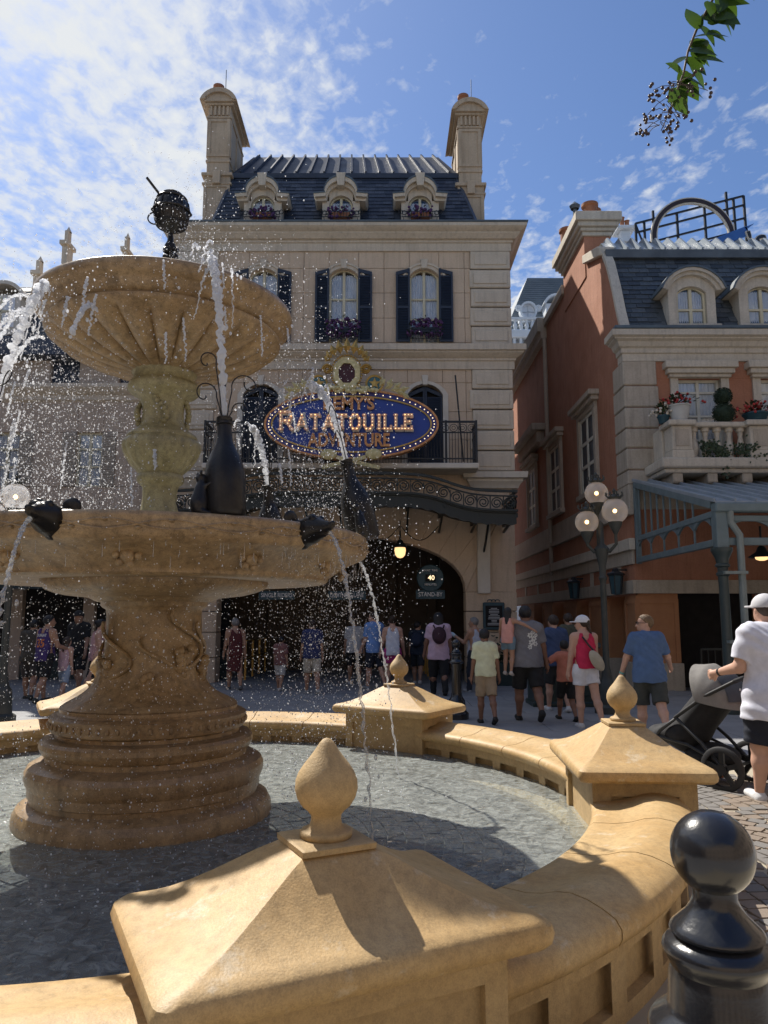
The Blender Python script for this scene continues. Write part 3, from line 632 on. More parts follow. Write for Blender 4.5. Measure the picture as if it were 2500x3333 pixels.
def window(T, cx, z0, zs, rise, hw, yf, m='cream_frame', rows=(.5,), cols=2, name='window', curtain=True, fw=.055):
    """casement set back in its opening: frame (part), panes and curtains (sub-parts)"""
    b = MB(); n = 12
    inner = arc_pts(cx, hw - fw, zs, max(rise - fw * .4, .001), n) if rise > 0 else [(cx - hw + fw, zs - fw), (cx + hw - fw, zs - fw)]
    outer = arc_pts(cx, hw, zs, rise, n) if rise > 0 else [(cx - hw, zs), (cx + hw, zs)]
    inner = [(cx - hw + fw, z0 + fw)] + inner + [(cx + hw - fw, z0 + fw)]; outer = [(cx - hw, z0)] + outer + [(cx + hw, z0)]
    b.strip(inner, outer, yf, yf + .07); b.box(cx - hw + fw, cx + hw - fw, yf, yf + .07, z0, z0 + fw)
    b.box(cx - .035, cx + .035, yf - .008, yf + .062, z0 + fw, zs + rise - fw * .8)
    zt = zs - .02; hs = [z0 + fw + (zt - z0 - fw) * r_ for r_ in rows]
    for h in hs: b.box(cx - hw + fw, cx + hw - fw, yf + .004, yf + .058, h - .024, h + .024)
    w = b.build(name, m, T, smooth=0)
    edges = [z0 + fw] + hs + [zt if rise <= 0 else None]
    for s in (-1, 1):
        xa, xb = sorted((cx + s * .035, cx + s * (hw - fw)))
        lv = [z0 + fw] + [h for h in hs]
        for k in range(len(lv)):
            lo = lv[k] + (.024 if k else 0); hi = (lv[k + 1] - .024) if k + 1 < len(lv) else None
            if hi: poly = [(xa, lo), (xb, lo), (xb, hi), (xa, hi)]
            else:
                top = [(x, z) for x, z in arc_pts(cx, hw - fw, zs, max(rise - fw * .4, .001), n) if xa - 1e-4 <= x <= xb + 1e-4] if rise > 0 else [(xa, zs - fw), (xb, zs - fw)]
                if rise > 0 and s == 1: top = [(xa, zs + rise - fw * .8)] + top
                if rise > 0 and s == -1: top = top + [(xb, zs + rise - fw * .8)]
                poly = [(xb, lo), (xa, lo)] + top if s == -1 or s == 1 else None
            MB().prism(poly, yf + .03, yf + .036).build('pane', 'window_glass', w, smooth=0)
    if curtain:
        for s in (-1, 1):
            xa, xb = (cx - hw + .03, cx - .03) if s == -1 else (cx + .03, cx + hw - .03); c = MB(); k = 16
            xs_ = [xa + (xb - xa) * i / k for i in range(k + 1)]; zt_ = zs + rise * .55
            f_ = [(x, yf + .075 + .022 * math.sin(i * 2.2 + cx)) for i, x in enumerate(xs_)]
            vs = [(x, y, z0 + .03) for x, y in f_] + [(x, y, zt_) for x, y in f_]
            c.add(vs, [(i, i + 1, k + 2 + i, k + 1 + i) for i in range(k)]); c.build('curtain', 'curtain', w, smooth=80)
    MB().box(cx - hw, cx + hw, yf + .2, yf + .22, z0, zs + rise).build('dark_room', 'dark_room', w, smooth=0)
    return w
def shutter(T, x0, x1, z0, z1, y, hinge_drop=.12, left=True, name='shutter'):
    zl, zr = (z1 - hinge_drop, z1) if left else (z1, z1 - hinge_drop)
    b = MB(); fr = .05
    b.box(x0, x0 + fr, y - .04, y, z0, zl - .001); b.box(x1 - fr, x1, y - .04, y, z0, zr - .001); b.box(x0 + fr, x1 - fr, y - .04, y, z0, z0 + fr)
    zm = (z0 + z1) / 2 - .1; b.box(x0 + fr, x1 - fr, y - .04, y, zm, zm + .06)
    b.prism([(x0, zl - .1), (x1, zr - .1), (x1, zr), (x0, zl)], y - .041, y - .001); b.box(x0 + fr, x1 - fr, y - .012, y - .004, z0 + fr, min(zl, zr) - .08)
    o = b.build(name, 'shutter', T, smooth=0); l = MB(); z = z0 + fr + .02
    while z < min(zl, zr) - .12:
        if not zm - .03 < z < zm + .06: l.add([(x0 + fr, y - .036, z), (x1 - fr, y - .036, z), (x1 - fr, y - .016, z + .035), (x0 + fr, y - .016, z + .035)], [(0, 1, 2, 3)])
        z += .045
    q = l.build('louvers', 'shutter', o, smooth=0); q['kind'] = 'stuff'; return o
def flower_box(label, x0, x1, y, z, m='flower_purple', n=150, hgt=.26, droop=.12, box='terracotta', seed=1):
    T = thing('flower_box', label, 'flower box', ((x0 + x1) / 2, y, z), 0, 'window flower boxes'); rnd = random.Random(seed)
    MB().box(x0 + .04, x1 - .04, y - .14, y + .06, z, z + .14).build('trough', box, T, bevel=.01)
    gl, fl_ = MB(), MB()
    for i in range(n):
        x = rnd.uniform(x0 - .05, x1 + .05); t = rnd.random(); yy = y - .04 + rnd.uniform(-.16, .1); zz_ = z + .1 + rnd.uniform(-droop, hgt) * (1 - .5 * abs((x - (x0 + x1) / 2) / (x1 - x0)) ** 2)
        s = rnd.uniform(.03, .055)
        if rnd.random() < .6:
            fl_.ball((x, yy, zz_), s, 5, 4, (1, 1, .8))
        else:
            a = rnd.uniform(0, 6.28); e = rnd.uniform(-.6, .9); d = Vector((math.cos(a) * math.cos(e), math.sin(a) * math.cos(e), math.sin(e))) * s * 2; sd_ = Vector((-math.sin(a), math.cos(a), 0)) * s * .6; p = Vector((x, yy, zz_))
            gl.add([p, p + d * .5 + sd_, p + d, p + d * .5 - sd_], [(0, 1, 2, 3)])
    o = fl_.build('blossoms', m, T, smooth=60); o['kind'] = 'stuff'; o = gl.build('leaves', 'leaf_dark', T, smooth=0); o['kind'] = 'stuff'; return T
def shingles(T, roof, x_of, P0, U, V, rows, expo, width, mats, skip, seed, limit=300):
    """slates laid in courses on a slope: P0 foot, U along, V up the slope (unit); x_of(row)->(s0,s1) span"""
    rnd = random.Random(seed); U = Vector(U); V = Vector(V); Nn = U.cross(V).normalized(); th = .020
    mesh_ = {}
    for q in mats:
        b = MB().add([(-.5, 0, 0), (.5, 0, 0), (.5, 1.18, -.004), (-.5, 1.18, -.004), (-.5, 0, 1), (.5, 0, 1), (.5, 1.18, .05), (-.5, 1.18, .05)], [(4, 5, 6, 7), (0, 1, 5, 4), (1, 2, 6, 5), (3, 0, 4, 7)]); mesh_[q] = b.mesh('slate', q, smooth=0)
    M3 = Matrix((U, V, Nn)).transposed(); eul = M3.to_euler(); cnt = 0; rest_ = MB(); off = root_loc(T)
    for r_ in range(rows):
        s0, s1 = x_of(r_); s = s0 - (width * .5 if r_ % 2 else 0)
        while s < s1 - .03:
            w = width * rnd.uniform(.82, 1.18); a, b_ = max(s, s0), min(s + w, s1); s += w
            if b_ - a < .05: continue
            c = P0 + U * ((a + b_) / 2) + V * (r_ * expo + rnd.uniform(-.006, .006)) + Nn * .004
            if skip(c): continue
            if cnt < limit:
                cnt += 1; o = link('slate', mesh_[rnd.choice(mats)], roof, c - off, eul, (b_ - a - .012, expo * rnd.uniform(.96, 1.05), th * rnd.uniform(.8, 1.4)))
            else:
                vs = [c + U * (u * (b_ - a - .012)) + V * (v * expo) + Nn * (h * th) for u, v, h in ((-.5, 0, 0), (.5, 0, 0), (.5, 1.18, -.004), (-.5, 1.18, -.004), (-.5, 0, 1), (.5, 0, 1), (.5, 1.18, .05), (-.5, 1.18, .05))]
                rest_.add(vs, [(4, 5, 6, 7), (0, 1, 5, 4), (1, 2, 6, 5), (3, 0, 4, 7)])
    if rest_.v: q = rest_.build('slate_field', mats[0], roof, smooth=0); q['kind'] = 'stuff'
    return cnt
# ------------------------------------------------------------------ the main building
BY = 19.0; BX0, BX1 = -5.47, 3.33; BC = -1.07
mb = thing('theatre_building', 'beige French-style facade with slate mansard roof and two tall chimneys', 'building', (BC, BY, 0))
core = MB(); core.box(BX0 + .02, BX1 - .02, BY + .42, BY + .5, 4.0, 11.85); core.box(BX0 + .02, BX0 + .3, BY + .02, BY + 17, 0, 12.0); core.box(BX1 - .3, BX1 - .02, BY + .12, BY + 17, 0, 12.0)
core.box(BX0 + .02, BX1 - .02, BY + 16.8, BY + 17, 0, 12); core.box(BX0 + .02, BX1 - .02, BY + .5, BY + 17, 11.8, 11.9); core.build('wall_core', 'facade', mb, smooth=0)
wx = [BC - 2.14, BC, BC + 2.14]; WH = .395
holes = []
for x in wx: holes.append((x - WH, x + WH, 8.77, 10.84)); holes.append((x - .46, x + .46, 5.4, 7.68))
xs = sorted(set([BX0 + .02, BX0 + 1.05, BX1 - 1.03] + [round(x + s * WH, 4) for x in wx for s in (-1, 1)] + [round(x + s * 1.07, 4) for x in wx for s in (-1, 1)]))
panels(mb, 'wall_block', xs, [8.62, 8.77, 9.45, 10.15, 10.84, 11.32], BY, BY + .42, [h for h in holes if h[2] > 8], 'facade')
xs2 = sorted(set([BX0 + .02, BX0 + 1.05, BX1 - 1.03] + [round(x + s * .46, 4) for x in wx for s in (-1, 1)] + [round(x + s * 1.07, 4) for x in wx for s in (-1, 1)]))
panels(mb, 'wall_block', xs2, [5.3, 5.4, 6.15, 6.9, 7.68, 8.1], BY, BY + .42, [h for h in holes if h[2] < 8], 'facade')
for i, x in enumerate(wx):
    b = MB(); spandrels(b, x, WH, 10.60, .225, 10.838, BY + .003, BY + .3); b.box(x - WH, x + WH, BY + .3, BY + .4, 8.6, 8.77)
    b.build('window_head', 'facade', mb, smooth=0)
    s = MB(); s.strip(arc_pts(x, WH + .005, 10.60, .23), arc_pts(x, WH + .15, 10.60, .34), BY - .05, BY + .02); s.strip(arc_pts(x, WH + .11, 10.61, .31), arc_pts(x, WH + .17, 10.61, .365), BY - .08, BY - .048)
    a = s.build('arch_moulding', 'trim', mb, smooth=25)
    MB().prism([(x - .07, 10.80), (x + .07, 10.80), (x + .10, 11.06), (x - .10, 11.06)], BY - .11, BY + .02).build('keystone', 'trim', mb, smooth=0, bevel=.01)
    window(mb, x, 8.77, 10.60, .225, WH - .003, BY + .12, rows=(.36, .68))
    sl = .37
    shutter(mb, x - WH - sl + .01, x - WH + .01, 8.77, 10.80, BY - .055, .10, True); shutter(mb, x + WH - .01, x + WH + sl - .01, 8.77, 10.80, BY - .055, .10, False)
    b = MB(); spandrels(b, x, .46, 7.35, .29, 7.678, BY + .003, BY + .3); b.build('window_head', 'facade', mb, smooth=0)
    s = MB(); s.strip([(x - .46, 5.4)] + arc_pts(x, .46, 7.35, .29) + [(x + .46, 5.4)], [(x - .6, 5.4)] + arc_pts(x, .6, 7.35, .37) + [(x + .6, 5.4)], BY - .045, BY + .02); s.build('arch_moulding', 'trim_light', mb, smooth=25)
    MB().prism([(x - .06, 7.60), (x + .06, 7.60), (x + .085, 7.86), (x - .085, 7.86)], BY - .09, BY + .02).build('keystone', 'trim_light', mb, smooth=0, bevel=.01)
    for sgn in (-1, 1):
        xa, xb = sorted((x + sgn * .004, x + sgn * .455)); shutter(mb, xa, xb, 5.4, 7.6, BY + .1, .2, sgn < 0, name='closed_shutter')
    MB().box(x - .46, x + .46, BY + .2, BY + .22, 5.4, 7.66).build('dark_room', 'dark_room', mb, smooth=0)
# quoins
qz = [11.46, 10.90, 10.34, 9.78, 9.22, 8.76]
for side in (0, 1):
    for (hi, lo, n) in ((11.30, 8.66, 5), (8.02, 5.30, 5)):
        for k in range(n):
            z1 = hi - (hi - lo) * k / n; z0 = hi - (hi - lo) * (k + 1) / n + .035; ex = .0 if k % 2 == 0 else .03
            if hi < 9: ex = .07 if k % 2 else .0
            xa, xb = (BX1 - 1.03 - ex, BX1 + .03) if side else (BX0 - .03, BX0 + 1.05 + ex)
            q = MB().box(xa, xb, BY - .06, BY + .9, z0, z1).build('quoin', 'trim', mb, smooth=0, bevel=.02)
            fm = .1; MB().box(xa + fm, xb - fm, BY - .085, BY - .058, z0 + fm, z1 - fm).build('quoin_panel', 'trim', q, smooth=0, bevel=.012)
moulding(mb, 'cornice', BX0 - .02, BX1 + .02, BY, [(.0, 11.30), (.05, 11.31), (.05, 11.52), (.09, 11.54), (.09, 11.59), (.16, 11.61), (.22, 11.68), (.26, 11.72), (.26, 11.75), (.34, 11.79), (.40, 11.83), (.42, 11.85), (.42, 11.93), (.0, 11.94)], 'trim', depth=17)
moulding(mb, 'gutter', BX0 - .02, BX1 + .02, BY, [(.0, 11.935), (.43, 11.93), (.45, 11.95), (.45, 11.98), (.0, 11.99)], 'lead', depth=17)
moulding(mb, 'string_course', BX0 - .02, BX1 + .02, BY, [(.0, 8.02), (.06, 8.03), (.06, 8.24), (.10, 8.26), (.10, 8.31), (.16, 8.34), (.22, 8.38), (.27, 8.42), (.27, 8.455), (.33, 8.47), (.33, 8.63), (.0, 8.66)], 'trim', depth=17)
moulding(mb, 'impost_course', BX1 - 1.03, BX1 + .02, BY, [(.0, 4.86), (.08, 4.88), (.12, 4.98), (.18, 5.04), (.18, 5.10), (.28, 5.12), (.30, 5.27), (.0, 5.30)], 'trim_light', depth=3)
moulding(mb, 'impost_course', BX0 - .02, BX0 + 1.05, BY, [(.0, 4.86), (.08, 4.88), (.12, 4.98), (.18, 5.04), (.18, 5.10), (.28, 5.12), (.30, 5.27), (.0, 5.30)], 'trim_light', depth=3)
# ground floor: one wide basket arch
AH, AZ, AR = 3.12, 2.25, 1.42
def ell_arc(hw, rise, n=28): return [(BC - hw * math.cos(PI * i / n), AZ + rise * math.sin(PI * i / n) ** .88) for i in range(n + 1)]
inn = ell_arc(AH, AR); nv = 14
for k in range(nv):
    seg_ = inn[2 * k:2 * k + 3]; out = []
    for x, z in seg_:
        t = (x - BC) / AH; out.append((BC + (x - BC) * 1.55 if abs(t) > .8 else BC + (x - BC) * (1.2 + .44 * abs(t) ** 2), 4.95))
    out = [(max(BX0 + .03, min(BX1 - .03, x)), z) for x, z in out]
    b = MB(); b.strip(seg_, out, BY + .002 * (k % 2), BY + .55); b.build('voussoir', 'facade', mb, smooth=0, bevel=.012)
for s in (-1, 1):
    xe = BX1 if s > 0 else BX0
    b = MB(); xa, xb = sorted((BC + s * AH, xe))
    zc = [0.0, .62, 1.24, 1.76, AZ]
    for k in range(4): MB().box(xa, xb, BY - .01 * (k % 2), BY + .56, zc[k] + .008, zc[k + 1] - .008).build('pier_block', 'facade', mb, smooth=0, bevel=.012)
    MB().prism([(xa, AZ), (xb, AZ), (xb, 4.94), (xb - .001 if s > 0 else xa, 4.94)] if s > 0 else [(xa, AZ), (xb, AZ), (xa, 4.94)], BY + .06, BY + .5).build('spandrel_block', 'facade', mb, smooth=0)
im = MB(); 
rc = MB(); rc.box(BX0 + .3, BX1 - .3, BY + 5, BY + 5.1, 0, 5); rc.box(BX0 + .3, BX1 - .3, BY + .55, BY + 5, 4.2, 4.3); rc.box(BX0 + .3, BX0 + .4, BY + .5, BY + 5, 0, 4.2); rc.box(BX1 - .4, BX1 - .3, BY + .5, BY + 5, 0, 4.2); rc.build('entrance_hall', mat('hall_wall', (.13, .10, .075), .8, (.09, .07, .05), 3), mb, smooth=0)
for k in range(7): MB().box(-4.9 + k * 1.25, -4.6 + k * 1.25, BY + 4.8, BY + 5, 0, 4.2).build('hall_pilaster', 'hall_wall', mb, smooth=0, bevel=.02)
for k in range(4):
    q_ = MB(); x_ = -3.6 + k * 1.6; [q_.bar((x_, BY + .9, z_), (x_, BY + 4.2, z_), .04) for z_ in (1.0, .55)]; [q_.bar((x_, BY + .9 + j_ * 1.1, 0), (x_, BY + .9 + j_ * 1.1, 1.0), .05) for j_ in range(4)]; q_.build('queue_rail', 'gold', mb, smooth=0)
MB().box(BX0 + .1, BX1 - .1, BY - .02, BY + .5, 4.95, 5.3).build('lintel_band', 'facade', mb, smooth=0)
# scroll consoles under the canopy
for x in (BX1 - .82, BX0 + .82):
    c = MB(); pr = []
    for i in range(25):
        t = i / 24; pr.append((BY - .06 - .16 * (1 - t) ** 1.2 - .045 * math.sin(t * 2 * PI * 1.1 + .3), 3.95 - 1.75 * t))
    poly = [(BY + .02, 3.95)] + pr + [(BY + .02, 2.2)]
    c.prism_x(poly, x - .16, x + .16); c.build('scroll_console', 'trim_light', mb, smooth=35, bevel=.015)
    MB().box(x - .2, x + .2, BY - .3, BY + .02, 3.96, 4.08).build('console_cap', 'trim_light', mb, smooth=0, bevel=.012)
# mansard roof
rf = MB(); e0, e1 = BY + .55, BY + 1.6; zr0, zr1 = 11.9, 14.5; RL0, RL1, RR0, RR1 = -4.98, -4.42, 2.78, 2.12
rz2, ry2 = 15.85, BY + 2.75
rf.add([(RL0, e0, zr0), (RR0, e0, zr0), (RR1, e1, zr1), (RL1, e1, zr1), (RL0, e0 + 15.5, zr0), (RR0, e0 + 15.5, zr0), (RR1, e1 + 13.4, zr1), (RL1, e1 + 13.4, zr1)], [(0, 1, 2, 3), (1, 5, 6, 2), (5, 4, 7, 6), (4, 0, 3, 7)])
roof = rf.build('mansard_roof', 'slate_blue', mb, smooth=0)
MB().prism_x([(BY + 3.0, 13.6), (BY + 4.1, 15.1), (BY + 6.36, 17.6), (BY + 16, 17.6), (BY + 16, 11.9), (BY + 3.0, 11.9)], -4.4, 2.6).build('rear_hall', 'slate_blue_b', mb, smooth=0)
up = MB(); up.add([(RL1 - .05, e1 - .06, zr1 + .03), (RR1 + .05, e1 - .06, zr1 + .03), (RR1 - .42, ry2, rz2), (RL1 + .34, ry2, rz2), (RL1 + .34, ry2 + 11.2, rz2), (RR1 - .42, ry2 + 11.2, rz2), (RR1 + .05, e1 + 13.4, zr1), (RL1 - .05, e1 + 13.4, zr1)], [(0, 1, 2, 3), (3, 2, 5, 4), (1, 6, 5, 2), (0, 3, 4, 7), (4, 5, 6, 7)])
up.box(RL1 - .1, RR1 + .1, e1 - .12, e1, zr1 - .13, zr1 + .02); cap = up.build('lead_cap', 'slate_blue_c', mb, smooth=0)
ns = 16
for i in range(ns):
    t = (i + .5) / ns; xa = RL1 + (RR1 - RL1) * t; xb = RL1 + .34 + (RR1 - .42 - RL1 - .34) * t
    s = MB(); s.bar((xa, e1 - .06, zr1 + .06), (xb, ry2, rz2 + .03), .05, .10); s.bar((xb, ry2, rz2 + .04), (xb, ry2 + 1.1, rz2 + .04), .05, .12); s.build('roof_seam', 'slate_blue', cap, smooth=0)
Vv = Vector((0, e1 - e0, zr1 - zr0)); SL = Vv.length; Vv.normalize(); expo = .152
dx = [BC - 2.29, BC - .12, BC + 2.07]
def mskip(c): return any(abs(c.x - x) < .58 and c.z < 13.45 for x in dx) or c.z < 12.3
nrow = int(SL / expo)
def mspan(r_): t = r_ * expo / SL; return (RL0 + (RL1 - RL0) * t + .02 - BC, RR0 + (RR1 - RR0) * t - .02 - BC)
shingles(mb, roof, mspan, Vector((BC, e0, zr0)), (1, 0, 0), Vv, nrow, expo, .25, ('slate_blue', 'slate_blue_b', 'slate_blue_c'), mskip, 3)
for xa, xb in ((RL0, RL1), (RR0, RR1)): MB().bar((xa, e0 - .01, zr0), (xb, e1 - .01, zr1), .10, .05).build('hip_lead', 'slate_blue_b', roof, smooth=0)
for i, x in enumerate(dx):
    yf = BY + .48; z0, zsill = 11.55, 12.40; hw = .52
    d = MB(); d.box(x - hw, x - .33, yf, yf + 1.4, z0, 13.05); d.box(x + .33, x + hw, yf, yf + 1.4, z0, 13.05); d.box(x - .33, x + .33, yf, yf + .3, z0, zsill + .12)
    spandrels(d, x, .33, 12.91, .31, 13.29, yf + .002, yf + .3); pts = arc_pts(x, .5, 13.05, .40, 12)
    d.strip([(a, 13.29 if abs(a - x) < .33 else 13.04) for a, b_ in pts], [(a, max(b_, 13.295)) for a, b_ in pts], yf + .004, yf + .3); dm = d.build('dormer', 'trim', mb, smooth=0)
    def hood(o1, o2, ya, yb):
        w = .68
        f = lambda o: [(x - w - o * .3, 12.99 + o * .75), (x - .40 - o * .15, 13.01 + o * .8)] + [(a, b_ + o * .75) for a, b_ in arc_pts(x, .38 + o * .35, 13.1, .34 + o * .3, 12)] + [(x + .40 + o * .15, 13.01 + o * .8), (x + w + o * .3, 12.99 + o * .75)]
        h = MB(); h.strip(f(o1), f(o2), ya, yb); return h
    hood(0, .1, yf - .10, yf + .3).build('dormer_hood', 'trim', dm, smooth=25); hood(.1, .22, yf - .20, yf + 1.3).build('dormer_hood', 'trim', dm, smooth=25); hood(.222, .27, yf - .22, yf + 1.3).build('dormer_lead', 'lead', dm, smooth=25)
    MB().prism([(x - .09, 13.37), (x + .09, 13.37), (x + .13, 13.75), (x - .13, 13.75)], yf - .26, yf + .1).build('dormer_keystone', 'trim', dm, smooth=0, bevel=.01)
    window(dm if False else mb, x, zsill + .1, 12.91, .30, .325, yf + .1, rows=(.55,), fw=.05)
    g = MB(); 
    for s in (-1, 1):
        for k in range(2): 
            c0 = (x + s * (.44 + .1 * k), yf - .17); g.tube([(c0[0] + .06 * math.cos(t), c0[1], 12.610 + .06 * math.sin(t) + .02 * k) for t in [2 * PI * q / 14 for q in range(15)]], .010, 5)
        g.box(x + s * .46 - .008, x + s * .46 + .008, yf - .18, yf - .02, 12.460, 12.480)
    g.box(x - .52, x + .52, yf - .18, yf - .165, 12.640, 12.660); g.box(x - .52, x + .52, yf - .18, yf - .165, 12.480, 12.500)
    for k in range(13): g.box(x - .5 + k * .0833 - .006, x - .5 + k * .0833 + .006, yf - .178, yf - .167, 12.480, 12.650)
    g.build('dormer_railing', 'black_iron', dm, smooth=40)
    flower_box('terracotta trough of dark purple flowers below the %s dormer window' % ('left', 'middle', 'right')[i], x - .30, x + .30, yf - .02, 12.500, n=110, hgt=.2, seed=20 + i)
# chimneys
def chimney(xc, dz):
    y0, y1 = BY + 1.35, BY + 3.3; w = .38; before = set(mb.children)
    b = MB(); b.box(xc - w, xc + w, y0, y1, 12.2, 14.62); b.box(xc - w + .05, xc + w - .05, y0 + .05, y1 - .05, 14.6, 16.95)
    ch = b.build('chimney', 'chimney_stone', mb, smooth=0, bevel=.015)
    fr = MB()
    def frame(x0, x1, z0, z1, y, t=.09):
        fr.box(x0, x0 + t, y - .03, y + .01, z0, z1); fr.box(x1 - t, x1, y - .03, y + .01, z0, z1); fr.box(x0 + t, x1 - t, y - .03, y + .01, z1 - t, z1); fr.box(x0 + t, x1 - t, y - .03, y + .01, z0, z0 + t)
    frame(xc - w + .001, xc + w - .001, 12.3, 14.3, y0); frame(xc - w + .051, xc + w - .051, 15.2, 16.4, y0 + .05)
    for sx in (-1, 1):
        xa = xc + sx * (w - .05)
        for yy in (y0 + .08, (y0 + y1) / 2 - .06, y1 - .2): fr.box(min(xa, xa + sx * .03), max(xa, xa + sx * .03), yy, yy + .12, 15.2, 16.4)
    o_ = fr.build('chimney_panel', 'chimney_stone', ch, smooth=0); o_['kind'] = 'stuff'
    for zb, pj, h in ((14.55, .07, .10), (14.28, .05, .07), (15.02, .03, .08), (16.42, .04, .06), (16.80, .10, .07)):
        q = MB(); ww = w - (.05 if zb > 14.6 else 0); q.box(xc - ww - pj, xc + ww + pj, y0 - pj + (.05 if zb > 14.6 else 0), y1 + pj - (.05 if zb > 14.6 else 0), zb, zb + h); q.build('chimney_band', 'chimney_stone', ch, smooth=0, bevel=.012)
    dn = MB()
    for k in range(5): dn.box(xc - .27 + k * .122, xc - .27 + k * .122 + .06, y0 - .01, y0 + .06, 16.5, 16.79)
    dn.build('dentils', 'chimney_stone', ch, smooth=0)
    MB().prism([(xc - .11, 14.28), (xc + .11, 14.28), (xc + .11, 14.68), (xc - .11, 14.68)], y0 - .12, y0).build('keystone', 'chimney_stone', ch, smooth=0, bevel=.01)
    pc = MB(); pts = arc_pts(xc, .50, 16.88, .34, 14)
    pc.prism([(xc + .50, 16.87)] + [(xc - .50, 16.87)] + pts[1:-1], y0 - .12, y1 + .1); pc.build('arched_cap', 'chimney_stone', ch, smooth=25)
    t2 = MB(); t2.strip(arc_pts(xc, .41, 16.9, .22), arc_pts(xc, .545, 16.87, .39), y0 - .2, y1 + .16); t2.build('cap_moulding', 'chimney_stone', ch, smooth=25)
    for yy in (y0 + .4, y0 + .9, y0 + 1.4):
        p = MB(); p.lathe([(.13, 17.15), (.14, 17.62), (.17, 17.64), (.17, 17.72), (.13, 17.73), (.11, 17.5)], 16, (xc - .05 + .12 * (yy - y0 - 1.1), yy, 0)); p.build('chimney_pot', 'terracotta', ch, smooth=40)
    MB().tube([(xc + .1, y0 + .3, 17.1), (xc + .1, y0 + .3, 18.2)], .012, 5).build('lightning_rod', 'lead', ch)
    ch.location.z -= dz
chimney(-4.86, .22); chimney(2.52, .54)
for i, x in enumerate(wx):
    flower_box('%s window box of purple flowers on the beige facade' % ('spray-hidden left', 'middle', 'right-hand')[i], x - .40, x + .40, BY - .08, 8.98 if i else 8.9, n=220, hgt=.3, droop=.2, seed=i, box='shutter')
    g = MB(); g.box(x - .42, x + .42, BY - .26, BY - .245, 9.05, 9.065); g.box(x - .42, x + .42, BY - .26, BY - .245, 8.78, 8.795)
    for k in range(15): g.box(x - .42 + k * .06 - .005, x - .42 + k * .06 + .005, BY - .258, BY - .247, 8.79, 9.05)
    for s in (-1, 1): g.box(x + s * .42 - .008, x + s * .42 + .008, BY - .25, BY, 9.05, 9.065)
    g.build('window_guard', 'black_iron', mb, smooth=0)
# balcony with iron railing
MB().box(BX0 + 1.0, BX1 - 1.0, BY - .92, BY + .05, 5.22, 5.36).build('balcony_slab', 'trim_light', mb, smooth=0, bevel=.02)
rl = MB(); yb = BY - .86; xa, xb = BX0 + 1.05, BX1 - 1.05
for z, h in ((6.38, .05), (6.12, .025), (5.46, .03)):
    rl.box(xa, xb, yb - .02, yb + .02, z, z + h)
    for x in (xa, xb): rl.box(x - .02, x + .02, yb, BY, z, z + h)
n = 90
for i in range(n + 1):
    x = xa + (xb - xa) * i / n; rl.box(x - .007, x + .007, yb - .007, yb + .007, 5.37 if i % 6 else 5.36, 6.13 if i % 6 else 6.38)
for i in range(30):
    x = xa + (xb - xa) * (i + .5) / 30; rl.tube([(x + .095 * math.cos(t), yb, 6.25 + .095 * math.sin(t)) for t in [2 * PI * q / 16 for q in range(17)]], .009, 5); rl.tube([(x + .045 * math.cos(t), yb, 6.25 + .045 * math.sin(t)) for t in [2 * PI * q / 10 for q in range(11)]], .007, 4)
for x in (xa, xa + 1.1, xb - .75, xb): rl.box(x - .025, x + .025, yb - .026, yb + .026, 5.36, 6.44)
for k in range(8): y = yb + (BY - yb) * (k + .5) / 8; [rl.box(x - .007, x + .007, y - .007, y + .007, 5.37, 6.38) for x in (xa, xb)]
rl.build('balcony_railing', 'black_iron', mb, smooth=40)
MB().tube([(1.78, yb, 7.6), (1.95, yb, 5.4)], .022, 6).build('flag_pole', 'black_iron', mb); MB().tube([(-3.95, yb, 7.4), (-4.05, yb, 5.4)], .022, 6).build('flag_pole', 'black_iron', mb)
# iron canopy over the entrance
cn = thing('entrance_canopy', 'dark green wrought-iron canopy with scroll frieze over the arched entrance', 'canopy', (BC, BY - 1, 3.6))
CX0, CX1, CYF = -5.15, 3.03, 17.0
def ctop(x):
    t = abs(x - BC) / 4.1; return 4.86 - .42 * (1 / (1 + math.exp(-(t - .62) * 14)))
xs_ = [CX0 + (CX1 - CX0) * i / 60 for i in range(61)]
for off_, h in ((0, .06), (-.10, .03), (-.44, .05)):
    b = MB(); b.strip([(x, ctop(x) + off_) for x in xs_], [(x, ctop(x) + off_ + h) for x in xs_], CYF - .03, CYF + .03)
    b.box(CX1 - .03, CX1 + .03, CYF, BY, ctop(CX1) + off_, ctop(CX1) + off_ + h); b.box(CX0 - .03, CX0 + .03, CYF, BY, ctop(CX0) + off_, ctop(CX0) + off_ + h); b.build('canopy_rail', 'green_iron', cn, smooth=30)
ss = .30; n = int((CX1 - CX0) / ss)
def scroll(c, r, fl=1, ax='x'):
    p = []
    for k in range(26):
        a = k * 2 * PI / 13; q = r * (1 - .75 * k / 25); u, w = fl * q * math.cos(a), q * math.sin(a); p.append((c[0] + u, c[1], c[2] + w) if ax == 'x' else (c[0], c[1] + u, c[2] + w))
    return p
for i in range(n):
    x = CX0 + (i + .5) * (CX1 - CX0) / n; z = ctop(x) - .25; b = MB(); b.tube(scroll((x, CYF, z), .14, 1 if i % 2 else -1), .016, 5); b.box(x - ss / 2 - .012, x - ss / 2 + .012, CYF - .02, CYF + .02, z - .17, z + .16); b.build('frieze_scroll', 'green_iron', cn, smooth=40)
for i in range(6):
    y = CYF + .15 + i * .31; b = MB(); b.tube(scroll((CX1, y, ctop(CX1) - .25), .13, 1 if i % 2 else -1, 'y'), .016, 5); b.build('frieze_scroll', 'green_iron', cn, smooth=40)
pl = MB(); pl.strip([(x, ctop(x) - .47) for x in xs_], [(x, ctop(x) - .44) for x in xs_], CYF + .01, BY)
pl.build('canopy_roof', 'green_iron', cn, smooth=20)
